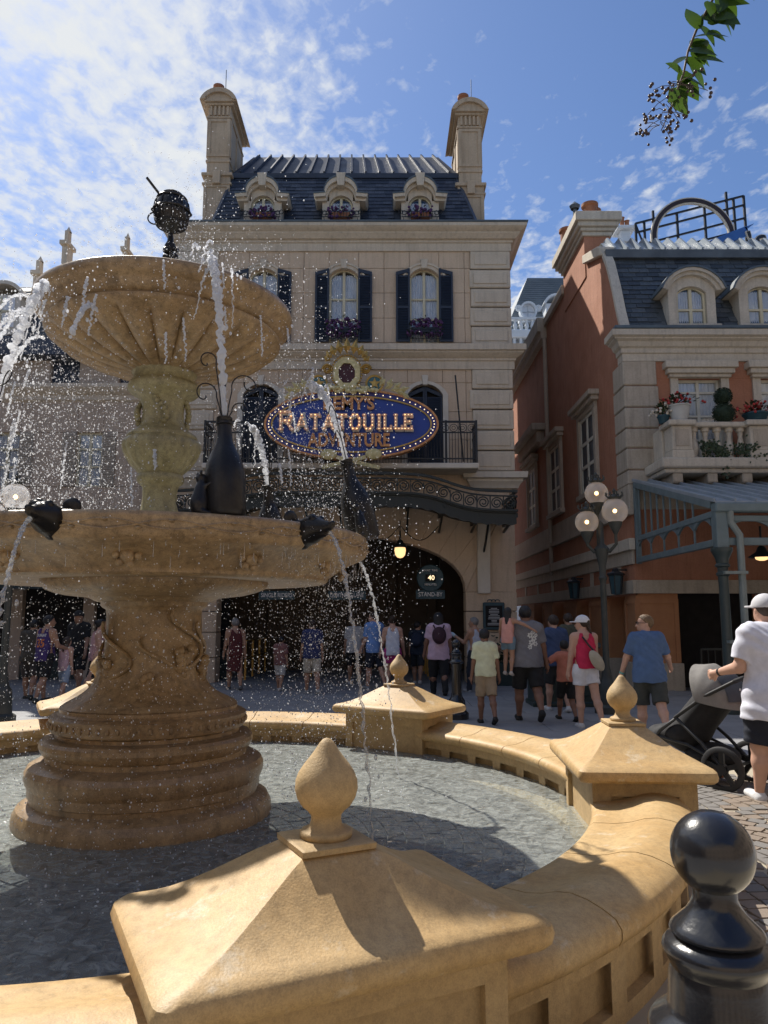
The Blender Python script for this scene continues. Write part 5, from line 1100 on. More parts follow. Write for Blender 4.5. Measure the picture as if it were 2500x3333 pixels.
# plants on the balcony
def potted(label, x, y, z, r, h, m, kind, seed):
    T = thing('flower_pot', label, 'potted plant', (x, y, z), 0); rnd = random.Random(seed)
    b = MB(); b.lathe([(0, 0), (r * .7, 0), (r, h), (r * 1.08, h + .01), (r * 1.08, h + .04), (r * .9, h + .04), (0, h)], 18, (x, y, z)); b.build('pot', m, T, smooth=40)
    g, f = MB(), MB()
    for i in range(170):
        a = rnd.uniform(0, 6.28); q = abs(rnd.gauss(0, .5)); p = Vector((x + r * 1.5 * q * math.cos(a), y + r * 1.3 * q * math.sin(a), z + h + .03 + rnd.uniform(0, .30) * max(.2, 1 - q * .6))); d = Vector((math.cos(a), math.sin(a), rnd.uniform(-.3, 1))).normalized() * rnd.uniform(.07, .12); s = Vector((-math.sin(a), math.cos(a), 0)) * .03
        g.add([p, p + d * .5 + s, p + d, p + d * .5 - s], [(0, 1, 2, 3)])
        if rnd.random() < .25: f.ball(p + d * .8, .032, 6, 4)
    o = g.build('leaves', 'leaf_dark', T, smooth=0); o['kind'] = 'stuff'; o = f.build('blossoms', kind, T, smooth=60); o['kind'] = 'stuff'
potted('white pot of red flowers on the left balcony pier', 6.52, 16.15, 5.86, .23, .34, 'white_pot', 'flower_red', 1)
potted('small dark pot with pale flowers at the balcony corner', 6.2, 16.25, 5.86, .13, .14, 'sign_teal', 'trim_light', 2)
potted('low bowl of red flowers on the second balcony pier', 8.2, 16.15, 5.86, .26, .16, 'sign_teal', 'flower_red', 3)
T = thing('topiary_tree', 'two-ball clipped topiary standing on the balcony rail', 'topiary', (7.5, 16.14, 5.84)); rnd = random.Random(4)
for z, r in ((6.06, .24), (6.45, .19)):
    def f(X, Y, Z): return np.sqrt(X * X + Y * Y + Z * Z) - r
    b = MB(); b.ball((7.5, 16.14, z), r * .9, 16, 12); b.build('clipped_ball', 'hedge', T)
    g = MB()
    for i in range(700):
        v = Vector((rnd.gauss(0, 1), rnd.gauss(0, 1), rnd.gauss(0, 1))).normalized(); p = Vector((7.5, 16.14, z)) + v * r * rnd.uniform(.86, 1.0); d = (v + Vector((rnd.uniform(-.8, .8), rnd.uniform(-.8, .8), rnd.uniform(-.8, .8)))).normalized() * .035; s = d.cross(v).normalized() * .014; g.add([p, p + d * .5 + s, p + d, p + d * .5 - s], [(0, 1, 2, 3)])
    o = g.build('leaves', 'hedge', T, smooth=0); o['kind'] = 'stuff'
MB().tube([(7.5, 16.14, 5.84), (7.5, 16.14, 6.4)], .02, 6).build('stem', 'leaf_dark', T)
T = thing('trailing_ivy', 'dark ivy trailing between the balcony balusters', 'plant', (7.4, 16.0, 5.02)); g = MB(); rnd = random.Random(6)
for (x0, x1, zz_, n) in ((6.9, 7.25, 5.25, 160), (7.2, 7.45, 5.12, 90), (7.6, 8.05, 5.2, 160), (7.95, 8.25, 5.02, 60), (7.3, 7.4, 4.8, 40)):
    for i in range(n):
        p = Vector((rnd.uniform(x0, x1), rnd.uniform(15.86, 16.15), zz_ + rnd.gauss(0, .09))); a = rnd.uniform(0, 6.28); d = Vector((math.cos(a), -.5, math.sin(a))).normalized() * .07; s = d.cross(Vector((0, 1, 0))).normalized() * .028; g.add([p, p + d * .5 + s, p + d, p + d * .5 - s], [(0, 1, 2, 3)])
o = g.build('leaves', 'leaf_dark', T, smooth=0); o['kind'] = 'stuff'
# glazed canopy
gc = thing('glazed_canopy', 'grey-green framed lean-to canopy with metal roof along the terracotta building', 'canopy', (5.78, 12.9, 0))
GX, GY, GX1 = 5.78, 12.9, 10.0
FRM = 'frame_grey'
def fbar(a, b_, w=.08, h=None, nm='canopy_bar', m=FRM): return MB().bar(a, b_, w, h).build(nm, m, gc, smooth=0, bevel=.006)
for x in (GX - .06,):
    fbar((x, GY + .05, 3.56), (x, OY - .1, 4.62), .10, .16, 'rafter'); fbar((x, OY - .14, 2.80), (x, OY - .14, 4.56), .10, .12, 'wall_post'); fbar((x, GY + .05, 2.88), (x, OY - .2, 2.88), .09, .12, 'lower_rail'); fbar((x, GY + .05, 3.38), (x, OY - .2, 3.36), .08, .11, 'middle_rail')
    for k in range(9): y = GY + .9 + k * .36; zt = 3.5 + (y - GY) * .265; fbar((x, y, 3.4), (x, y, zt), .035, .035, 'upright')
    for k in range(5):
        y0 = GY + .12 + k * .76; y1 = y0 + .76; fbar((x, y1, 2.92), (x, y1, 3.32), .035, .035, 'upright')
        pts = arc_pts((y0 + y1) / 2, .36, 3.18, .14, 8); b = MB(); b.strip(pts, [(a, 3.34) for a, c_ in pts], 0, 1); b.v = [(x - .02 + v * .04, u, w) for u, v, w in b.v]; b.build('arched_head', FRM, gc, smooth=0)
fbar((GX, GY, 2.9), (GX1, GY, 2.9), .09, .13, 'lower_rail'); fbar((GX, GY, 3.30), (GX1, GY, 3.30), .08, .1, 'middle_rail')
MB().box(GX - .1, GX1, GY - .16, GY + .06, 3.40, 3.56).build('gutter', FRM, gc, smooth=0, bevel=.02)
for k in range(5):
    x0 = GX + .14 + k * .76; x1 = x0 + .76; fbar((x1, GY, 2.95), (x1, GY, 3.28), .035, .035, 'upright'); pts = arc_pts((x0 + x1) / 2, .36, 3.14, .12, 8); b = MB(); b.strip(pts, [(a, 3.29) for a, c_ in pts], GY - .02, GY + .02); b.build('arched_head', FRM, gc, smooth=0)
for k in range(14):
    x = GX - .1 + k * .36; b = MB(); b.add([(x + .008, GY - .12, 3.58), (x + .352, GY - .12, 3.58), (x + .352, OY - .04, 4.70), (x + .008, OY - .04, 4.70), (x + .008, GY - .12, 3.56), (x + .352, GY - .12, 3.56), (x + .352, OY - .04, 4.68), (x + .008, OY - .04, 4.68)], [(0, 1, 2, 3), (7, 6, 5, 4), (0, 4, 5, 1), (1, 5, 6, 2), (3, 7, 4, 0)]); b.build('roof_sheet', 'zinc', gc, smooth=0)
    fbar((x, GY - .12, 3.60), (x, OY - .05, 4.72), .025, .07, 'roof_seam', 'zinc')
pst = MB(); pst.box(GX - .09, GX + .12, GY - .1, GY + .1, 2.78, 3.42); pst.build('post_head', FRM, gc, smooth=0, bevel=.01)
pst = MB(); pst.lathe([(.13, 0), (.14, .05), (.12, .3), (.10, .34), (.085, .4), (.08, 2.2), (.085, 2.3), (.11, 2.32), (.11, 2.36), (.085, 2.38), (.09, 2.45), (.12, 2.47), (.12, 2.5), (.10, 2.52), (.11, 2.6), (.16, 2.7), (.18, 2.74), (.18, 2.79)], 20, (GX + .02, GY, 0)); pst.build('canopy_column', 'column_green', gc, smooth=40)
MB().tube([(GX + .16, GY - .1, 3.42), (GX + .16, GY - .1, 3.22), (GX + .3, GY - .1, 3.0), (GX + .3, GY - .1, 2.8), (GX + .28, GY - .1, 0)], .06, 10).build('drain_pipe', 'pipe_grey', gc)
for z in (2.36, 1.2): MB().box(GX - .02, GX + .37, GY - .18, GY - .03, z - .025, z + .025).build('pipe_clip', 'pipe_grey', gc, smooth=0)
T = thing('pendant_lamp', 'dome pendant lamp glowing under the canopy at right', 'lamp', (7.04, 14, 2.7)); b = MB(); b.lathe([(.02, 3.3), (.02, 2.95), (.07, 2.9), (.10, 2.82), (.20, 2.75), (.24, 2.72), (.23, 2.71), (.1, 2.8)], 18, (7.04, 14, 0)); b.build('lamp_shade', 'green_iron', T, smooth=40); b = MB(); b.ball((7.04, 14, 2.71), .12, 12, 8, (1, 1, .5)); b.build('bulb', 'bowl_glow', T)
rlg = thing('queue_railing', 'low dark iron railing under the glazed canopy', 'railing', (7, 15.2, 0)); b = MB()
b.bar((6.3, 15.2, .98), (9.5, 15.2, .98), .04); b.bar((6.3, 15.2, .12), (9.5, 15.2, .12), .03); [b.bar((6.3 + .14 * k, 15.2, .0 if k % 8 == 0 else .12), (6.3 + .14 * k, 15.2, .98), .03 if k % 8 == 0 else .015) for k in range(23)]; b.build('rails', 'green_iron', rlg, smooth=0)
# ------------------------------------------------------------------ roof billboard frame with ring and ribbon
mat('ribbon_blue', (.04, .14, .42), .5); mat('letter_dark', (.02, .02, .025), .4); mat('ring_brown', (.035, .018, .015), .4)
bbd = thing('roof_sign_frame', 'black steel roof sign frame with brown ring and blue starred ribbon', 'roof sign', (8.9, 20, 11.5)); YB = 20.2
sl_ = lambda x: (x - 7.2) * .27
def rb(x0, z0, x1, z1, w=.06): MB().bar((x0, YB, z0), (x1, YB, z1), w).build('steel_bar', 'black_iron', bbd, smooth=0)
for z in (12.78, 12.5, 12.1, 11.75): rb(7.2, z, 10.35, z + sl_(10.35) * 1.0, .05)
for x in (7.2, 7.45, 7.72, 8.4, 9.2, 9.85, 10.05, 10.35): rb(x, 11.3, x, 12.78 + sl_(x) + (.25 if x in (7.72, 9.85) else .0), .06)
rb(7.2, 12.78, 7.45, 12.0, .04)
for (r0, r1, mm, y_) in ((1.06, 1.17, 'ring_brown', YB - .12), (1.17, 1.21, 'trim_light', YB - .10), (1.02, 1.06, 'trim_light', YB - .10)):
    cxr, czr = 8.80, 12.32; b = MB(); q = lambda r_: [(cxr + r_ * math.cos(2 * PI * i / 60), czr + r_ * math.sin(2 * PI * i / 60)) for i in range(61)]; b.strip(q(r0), q(r1), y_, YB - .02); b.build('sign_ring', mm, bbd, smooth=30)
rib = [(8.2, 11.62), (8.8, 11.72), (9.3, 11.9), (9.8, 12.12), (10.35, 12.34)]; b = MB(); b.strip(rib, [(x - .08, z + .26) for x, z in rib], YB - .2, YB - .13); b.build('ribbon', 'ribbon_blue', bbd, smooth=0)
MB().prism([(10.22, 12.56), (10.35, 12.34), (10.3, 12.52), (10.5, 12.68)], YB - .2, YB - .13).build('ribbon_tail', 'ribbon_blue', bbd, smooth=0)
for cx_, cz_ in ((8.85, 11.93), (9.2, 12.05)): MB().prism([(cx_ + (.09 if k % 2 == 0 else .04) * math.sin(PI * k / 5), cz_ + (.09 if k % 2 == 0 else .04) * math.cos(PI * k / 5)) for k in range(10)], YB - .225, YB - .2).build('ribbon_star', 'gold', bbd, smooth=0)
for ch_, x, z, s in (('A', 9.55, 11.55, .62), ('U', 10.0, 11.72, .62), ("'", 10.36, 12.1, .7), ('S', 10.68, 11.98, .75)):
    o = link('roof_letter', text_mesh(ch_, 'trim_light', s * 1.05, .03, .035, 'roof_letter'), bbd, (x - 8.9, YB - .22 - 20, z - 11.5), (0, R(-14), 0)); link('letter_face', text_mesh(ch_, 'letter_dark', s * 1.05, .02, .008, 'letter_face'), o, (0, -.03, 0))
# ------------------------------------------------------------------ far pale building down the alley
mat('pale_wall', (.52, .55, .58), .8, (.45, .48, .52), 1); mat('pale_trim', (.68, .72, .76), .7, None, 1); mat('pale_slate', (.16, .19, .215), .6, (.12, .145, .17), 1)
fb = thing('far_mansion', 'pale distant mansion with slate roof and white balustrade down the alley', 'building', (9, 45, 0)); Yf = 45
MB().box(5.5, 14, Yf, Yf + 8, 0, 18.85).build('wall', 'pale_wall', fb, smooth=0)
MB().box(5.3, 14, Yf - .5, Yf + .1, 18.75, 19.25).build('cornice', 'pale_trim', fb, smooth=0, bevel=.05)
for k in range(18): MB().box(6 + k * .4, 6.16 + k * .4, Yf - .35, Yf, 18.4, 18.75).build('corbel', 'pale_trim', fb, smooth=0)
MB().box(5.3, 14, Yf - .4, Yf - .1, 19.95, 20.1).build('balustrade_rail', 'pale_trim', fb, smooth=0)
bm2 = MB(); bm2.lathe([(.12, 0), (.08, .1), (.15, .3), (.07, .55), (.1, .7)], 10); bme2 = bm2.mesh('baluster', 'pale_trim')
for k in range(20): link('baluster', bme2, fb, (6 + k * .36 - 9, -.25, 19.25))
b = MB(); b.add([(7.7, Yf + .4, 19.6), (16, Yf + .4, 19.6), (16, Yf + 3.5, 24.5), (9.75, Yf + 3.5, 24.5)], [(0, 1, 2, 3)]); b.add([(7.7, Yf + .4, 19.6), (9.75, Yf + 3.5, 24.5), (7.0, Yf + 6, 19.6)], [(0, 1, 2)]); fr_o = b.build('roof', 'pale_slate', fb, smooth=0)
for k in range(24): t = k / 24; MB().bar((7.75 + 2.0 * t, Yf + .37 + 3.1 * t, 19.62 + 4.9 * t), (16, Yf + .37 + 3.1 * t, 19.62 + 4.9 * t), .03, .05).build('slate_course', 'pale_slate', fr_o, smooth=0)
b = MB(); b.add([(5, Yf + 5, 19), (9.5, Yf + 5, 19), (8.8, Yf + 7, 23.4), (5, Yf + 7, 23.4)], [(0, 1, 2, 3)]); b.build('rear_roof', 'pale_slate', fb, smooth=0)
def far_oval(x, z, r):
    b = MB(); b.strip([(x + r * math.cos(2 * PI * i / 24), z + 1.15 * r * math.sin(2 * PI * i / 24)) for i in range(25)], [(x + r * 1.3 * math.cos(2 * PI * i / 24), z + 1.45 * r * math.sin(2 * PI * i / 24)) for i in range(25)], Yf + .1, Yf + .6); o = b.build('oval_window', 'pale_trim', fb, smooth=30)
    MB().prism([(x + r * math.cos(2 * PI * i / 24), z + 1.15 * r * math.sin(2 * PI * i / 24)) for i in range(24)], Yf + .4, Yf + .5).build('pane', 'curtain', o); b = MB(); b.bar((x - r, Yf + .35, z), (x + r, Yf + .35, z), .06); b.bar((x, Yf + .35, z - r), (x, Yf + .35, z + r), .06); b.box(x - .6, x + .6, Yf + .2, Yf + 1, z - .75, z - .5); b.build('window_bar', 'pale_trim', o)
    for s in (-1, 1): MB().tube(scroll((x + s * .62, Yf + .2, z + .15), .2, s), .07, 6).build('scroll', 'pale_trim', o)
far_oval(9.1, 20.75, .42); 
b = MB(); b.box(10.2, 11.6, Yf + .1, Yf + 3, 19.6, 21.2); b.strip(arc_pts(10.9, .7, 21.2, .5), arc_pts(10.9, .85, 21.2, .65), Yf, Yf + 3); b.build('far_dormer', 'pale_trim', fb)
for x in (7.2, 9.1, 11):
    b = MB(); b.strip([(x - .4, 15.5)] + arc_pts(x, .4, 18, .4) + [(x + .4, 15.5)], [(x - .55, 15.5)] + arc_pts(x, .55, 18, .55) + [(x + .55, 15.5)], Yf - .15, Yf + .02); o = b.build('arched_window', 'pale_trim', fb, smooth=30); MB().box(x - .4, x + .4, Yf - .05, Yf - .02, 15.5, 18.2).build('pane', 'curtain', o); MB().bar((x, Yf - .08, 15.5), (x, Yf - .08, 18.3), .06).build('window_bar', 'pale_trim', o)
T = thing('far_chimney', 'small pale distant chimney with red pots beside the roof sign', 'chimney', (9.0, 32, 17.5)); xq = 9.2 * 32 / 20 * .92
b = MB(); xq = 10.95; b.box(xq - .22, xq + .22, 32, 32.5, 16, 19.0); b.box(xq - .42, xq + .42, 31.8, 32.7, 19.0, 19.15); b.box(xq - .32, xq + .32, 31.9, 32.6, 18.4, 18.5); b.box(xq, xq + .8, 32.1, 32.5, 16, 18.1); b.build('stack', 'pale_trim', T, smooth=0, bevel=.02)
b = MB(); [b.lathe([(.1, 19.15), (.1, 19.15 + h), (.13, 19.2 + h), (.1, 19.2 + h)], 10, (xq + dx_, 32.2, 0)) for dx_, h in ((-.08, .5), (.14, .35))]; b.build('chimney_pots', 'terracotta', T)
# ------------------------------------------------------------------ building at left behind the spray
mat('grey_beige', (.50, .40, .31), .8, (.42, .33, .25), 1.2, .12, 60, streak=.2); mat('shop_green', (.02, .035, .035), .5, (.03, .045, .045), 3); mat('shutter_pale', (.36, .31, .25), .6)
lbg = thing('corner_building', 'grey-beige two-storey building with slate roof behind the fountain spray', 'building', (-10, 20, 0)); LY = 20.0
holes2 = [(-10.6, -9.9, 5.1, 6.6), (-8.35, -7.65, 5.1, 6.6)]
panels(lbg, 'wall_block', [-16, -13, -10.6, -9.9, -8.35, -7.65, -5.5], [3.4, 5.1, 6.6, 7.5], LY, LY + .3, holes2, 'grey_beige')
for x in (-10.25, -8.0):
    window(lbg, x, 5.1, 6.6, 0, .345, LY + .08, m='cream_frame', rows=(.36, .7), fw=.05)
    for s in (-1, 1): xa, xb = sorted((x + s * .36, x + s * .72)); b = MB(); b.box(xa, xb, LY - .05, LY, 5.1, 6.6); o = b.build('shutter', 'shutter_pale', lbg, smooth=0); l = MB(); [l.box(xa + .04, xb - .04, LY - .065, LY - .05, 5.15 + .07 * k, 5.19 + .07 * k) for k in range(20)]; l = l.build('louvers', 'shutter_pale', o, smooth=0); l['kind'] = 'stuff'
moulding(lbg, 'cornice', -16, -5.6, LY, [(.0, 7.45), (.08, 7.5), (.08, 7.62), (.2, 7.68), (.3, 7.8), (.3, 7.9), (0, 7.92)], 'trim', ret_r=False, depth=.3)
panels(lbg, 'attic_wall', [-16, -9.2, -8.4, -7.3, -6.6, -5.5], [7.9, 8.65], LY + .02, LY + .3, [(-9.2, -8.4, 7, 9), (-7.3, -6.6, 7, 9)], 'grey_beige')
for x0, x1 in ((-9.2, -8.4), (-7.3, -6.6)): MB().box(x0, x1, LY + .15, LY + .2, 7.9, 8.65).build('attic_window', 'shutter', lbg, smooth=0)
MB().box(-16, -5.5, LY - .4, LY + .3, 8.66, 9.2).build('gutter_band', 'slate_blue', lbg, smooth=0, bevel=.02)
b = MB(); b.add([(-16, LY - .1, 9.2), (-5.6, LY - .1, 9.2), (-5.6, LY + 1.6, 11.5), (-16, LY + 1.6, 11.5)], [(0, 1, 2, 3)]); lr = b.build('slate_roof', 'slate_grey', lbg, smooth=0)
lv = Vector((0, 1.7, 2.3)); lL = lv.length; shingles(lbg, lr, lambda r_: (0, 7.2), Vector((-12.8, LY - .1, 9.22)), (1, 0, 0), lv.normalized(), int(lL / .17), .17, .3, ('slate_grey', 'slate_blue_b'), lambda c: False, 12)
for x in (-10.6, -8.2):
    b = MB(); b.box(x - .5, x + .5, LY - .1, LY + 1.4, 9.35, 10.5); b.strip(arc_pts(x, .52, 10.5, .3), arc_pts(x, .62, 10.5, .4), LY - .18, LY + 1.4); o = b.build('dormer', 'trim_light', lbg, smooth=20); MB().box(x - .35, x + .35, LY - .13, LY - .1, 9.55, 10.4).build('pane', 'curtain', o); bb_ = MB(); bb_.bar((x, LY - .15, 9.55), (x, LY - .15, 10.4), .05); bb_.bar((x - .35, LY - .15, 10), (x + .35, LY - .15, 10), .05); bb_.build('window_bar', 'cream_frame', o)
for x, zt_, w in ((-10.35, 12.2, .085), (-9.55, 13.15, .08), (-7.75, 12.95, .065)):
    b = MB(); b.box(x - w, x + w, LY + 1.2, LY + 1.6, 10.9, zt_ - .5); b.box(x - w * 1.6, x + w * 1.6, LY + 1.1, LY + 1.7, zt_ - .5, zt_ - .38); b.box(x - w * .6, x + w * .6, LY + 1.25, LY + 1.5, zt_ - .38, zt_); b.lathe([(w * 1.2, zt_), (0, zt_ + .2)], 8, (x, LY + 1.4, 0)); b.build('chimney', 'trim', lbg, smooth=0)
for k in range(6):
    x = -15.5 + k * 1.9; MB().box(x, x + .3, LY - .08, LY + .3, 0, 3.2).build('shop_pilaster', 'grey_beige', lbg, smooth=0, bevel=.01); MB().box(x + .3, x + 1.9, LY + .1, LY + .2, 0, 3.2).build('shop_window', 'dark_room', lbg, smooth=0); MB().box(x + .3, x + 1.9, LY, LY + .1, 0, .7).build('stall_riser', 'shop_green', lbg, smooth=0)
MB().box(-16, -5.5, LY - .14, LY + .3, 3.0, 3.42).build('shop_fascia', 'shop_green', lbg, smooth=0, bevel=.02)
b = MB(); b.add([(-13, LY - .1, 3.05), (-5.8, LY - .1, 3.05), (-5.8, LY - 1.6, 2.5), (-13, LY - 1.6, 2.5), (-5.8, LY - 1.6, 2.3), (-13, LY - 1.6, 2.3)], [(0, 1, 2, 3), (3, 2, 4, 5)]); b.build('awning', 'shop_green', lbg, smooth=0)
# ------------------------------------------------------------------ street lamps
mat('lamp_iron', (.06, .065, .06), .5, (.04, .045, .04), 8, metal=.2)
glassy('globe_glass', (.85, .88, .92), .02, .15, white=.30)
def globe_lamp(label, x, y, base, arms):
    T = thing('street_lamp', label, 'street lamp', (x, y, 0), 0); zt_ = 2.72 + base
    b = MB(); b.lathe([(.22, 0), (.22, .12), (.16, .16), (.14, .5), (.10, .56), (.085, .62), (.075, .7), (.055, .8), (.05, 2.1 + base), (.055, 2.15 + base), (.075, 2.2 + base), (.055, 2.24 + base), (.06, 2.4 + base), (.11, 2.62 + base), (.13, 2.7 + base), (.10, 2.74 + base), (.05, 2.8 + base), (.04, 3.15 + base), (0, 3.2 + base)], 16, (x, y, 0)); b.build('post', 'lamp_iron', T, smooth=40)
    for (dx_, dy_, dz_, r) in arms:
        gx, gy, gz = x + dx_, y + dy_, zt_ + dz_
        b = MB(); b.tube([(x, y, zt_ - .02), (x + dx_ * .55, y + dy_ * .55, zt_ - .07), (gx, gy, zt_ + .05), (gx, gy, gz - r - .12)], [.035, .032, .03, .028], 8); b.lathe([(.03, gz - r - .18), (.07, gz - r - .1), (.11, gz - r - .02), (.12, gz - r + .03), (.10, gz - r + .035)], 14, (gx, gy, 0)); b.build('lamp_arm', 'lamp_iron', T, smooth=40)
        b = MB(); b.ball((gx, gy, gz), r, 24, 16); gl_ = b.build('globe', 'globe_glass', T, smooth=60)
        MB().ball((gx, gy, gz), .036, 10, 8).build('bulb', 'lamp_glow', gl_)
        c = MB(); c.lathe([(.09, gz + r - .02), (.11, gz + r + .02), (.07, gz + r + .05), (.03, gz + r + .06), (.02, gz + r + .1), (.035, gz + r + .13), (0, gz + r + .18)], 12, (gx, gy, 0))
        for k in range(8): a = 2 * PI * k / 8; c.tube([(gx + .09 * math.cos(a), gy + .09 * math.sin(a), gz + r), (gx + .15 * math.cos(a), gy + .15 * math.sin(a), gz + r + .05), (gx + .14 * math.cos(a), gy + .14 * math.sin(a), gz + r + .10)], .014, 5)
        c.build('crown', 'lamp_iron', gl_, smooth=40)
globe_lamp('three-globe iron street lamp lit before the terracotta building', 3.77, 13.0, .08, ((-.24, .0, .45, .20), (.02, .25, 1.0, .205), (.2, -.18, .62, .22)))
globe_lamp('globe street lamp seen left of the basin behind the spray', -5.85, 11.8, .0, ((0, 0, .78, .215), (-.35, 0, .5, .2)))
# ------------------------------------------------------------------ bollards
def bollard(label, x, y, rot=0):
    T = thing('bollard', label, 'bollard', (x, y, 0), rot, 'black iron ball-top bollards')
    b = MB(); b.lathe([(.19, 0), (.19, .1), (.15, .14), (.13, .3), (.11, .33), (.09, .36), (.08, .42), (.08, .80), (.085, .87), (.105, .88), (.121, .89), (.123, .897), (.121, .905), (.114, .915), (.092, .928), (.086, .94), (.084, .985), (.079, 1.0), (.083, 1.010), (.091, 1.021), (.093, 1.028), (.091, 1.036), (.084, 1.045), (.069, 1.051), (.077, 1.056), (.079, 1.060), (.077, 1.065), (.069, 1.073), (.052, 1.089), (.042, 1.103), (.037, 1.115), (.037, 1.14)], 36); b.build('post', 'black_paint', T, local=True, smooth=40)
    MB().ball((0, 0, 1.19), .071, 32, 20).build('ball', 'black_paint', T, local=True, smooth=60)
    return T
bollard('large glossy black bollard close to the camera at the lower right', .58, 1.40)
bollard('far black bollard standing behind the pool wall near the arch', 1.16, 12.3)
mat('bin_green', (.012, .032, .03), .4, (.02, .04, .04), 6)
T = thing('planter_bin', 'dark green panelled bin behind the child in the coral shirt', 'bin', (3.15, 14.2, 0))
b = MB(); b.box(2.72, 3.9, 13.9, 14.6, .06, 1.05); b.box(2.68, 3.94, 13.86, 14.64, 1.05, 1.15); b.box(2.68, 3.94, 13.86, 14.64, 0, .1); b.build('body', 'bin_green', T, smooth=0, bevel=.02)
for k in range(3): MB().box(2.8 + k * .38, 3.08 + k * .38, 13.88, 13.9, .2, .95).build('panel', 'bin_green', T, smooth=0, bevel=.008)
mat('shrub_leaf', (.03, .07, .02), .6, (.02, .045, .015), 20)
T = thing('potted_shrub', 'leafy green shrub in a planter beside the entrance pier', 'shrub', (2.6, 18.3, 0)); g = MB(); rnd = random.Random(8)
MB().box(2.25, 3.1, 18.1, 18.8, 0, .55).build('planter', 'bin_green', T, bevel=.02)
for i in range(600):
    v = Vector((rnd.gauss(0, .24), rnd.gauss(0, .2), abs(rnd.gauss(0, .22)))); p = Vector((2.65, 18.45, .55)) + v; a = rnd.uniform(0, 6.28); d = Vector((math.cos(a), math.sin(a), rnd.uniform(-.2, .8))).normalized() * .11; s = d.cross(Vector((0, 0, 1))).normalized() * .035; g.add([p, p + d * .5 + s, p + d, p + d * .5 - s], [(0, 1, 2, 3)])
o = g.build('leaves', 'shrub_leaf', T, smooth=0); o['kind'] = 'stuff'

# ------------------------------------------------------------------ added building rows, unseen beside and behind the viewpoint, to deepen the shade
def shade_row(name, label, x0, x1, y0, y1, h, face):
    T = thing(name, label, 'building', ((x0 + x1) / 2, (y0 + y1) / 2, 0)); MB().box(x0, x1, y0, y1, 0, h).build('wall', 'grey_beige', T, smooth=0); MB().box(x0 - .3, x1 + .3, y0 - .3, y1 + .3, h, h + .5).build('cornice', 'trim', T, smooth=0)
    r = MB(); i_ = 1.6; r.add([(x0, y0, h + .5), (x1, y0, h + .5), (x1, y1, h + .5), (x0, y1, h + .5), (x0 + i_, y0 + i_, h + 3), (x1 - i_, y0 + i_, h + 3), (x1 - i_, y1 - i_, h + 3), (x0 + i_, y1 - i_, h + 3)], [(0, 1, 5, 4), (1, 2, 6, 5), (2, 3, 7, 6), (3, 0, 4, 7), (4, 5, 6, 7)]); r.build('roof', 'slate_grey', T, smooth=0)
    L = (y1 - y0) if face in ('+x', '-x') else (x1 - x0); n = int(L / 3)
    for k in range(n):
        s = (k + .5) * L / n
        for z0, z1 in ((.2, 2.8), (4.2, 6.2)):
            b = MB(); xx = x1 if face == '+x' else x0
            if face in ('+x', '-x'): b.box(xx - .04, xx + .04, y0 + s - .6, y0 + s + .6, z0, z1)
            else: b.box(x0 + s - .6, x0 + s + .6, y1 - .04, y1 + .04, z0, z1)
            b.build('window', 'dark_room', T, smooth=0)
shade_row('left_shade_row', 'added unseen beige slate-roofed row at left, deepening the shade in the square', -22, -15.5, -14, 17, 8.5, '+x')
shade_row('rear_shade_row', 'added unseen beige slate-roofed row behind the viewpoint, deepening the shade', -15, 16, -20, -13, 9.5, '+y')
shade_row('right_shade_row', 'added unseen beige slate-roofed row at right, deepening the shade in the square', 11.5, 18, -12, 16, 8, '-x')
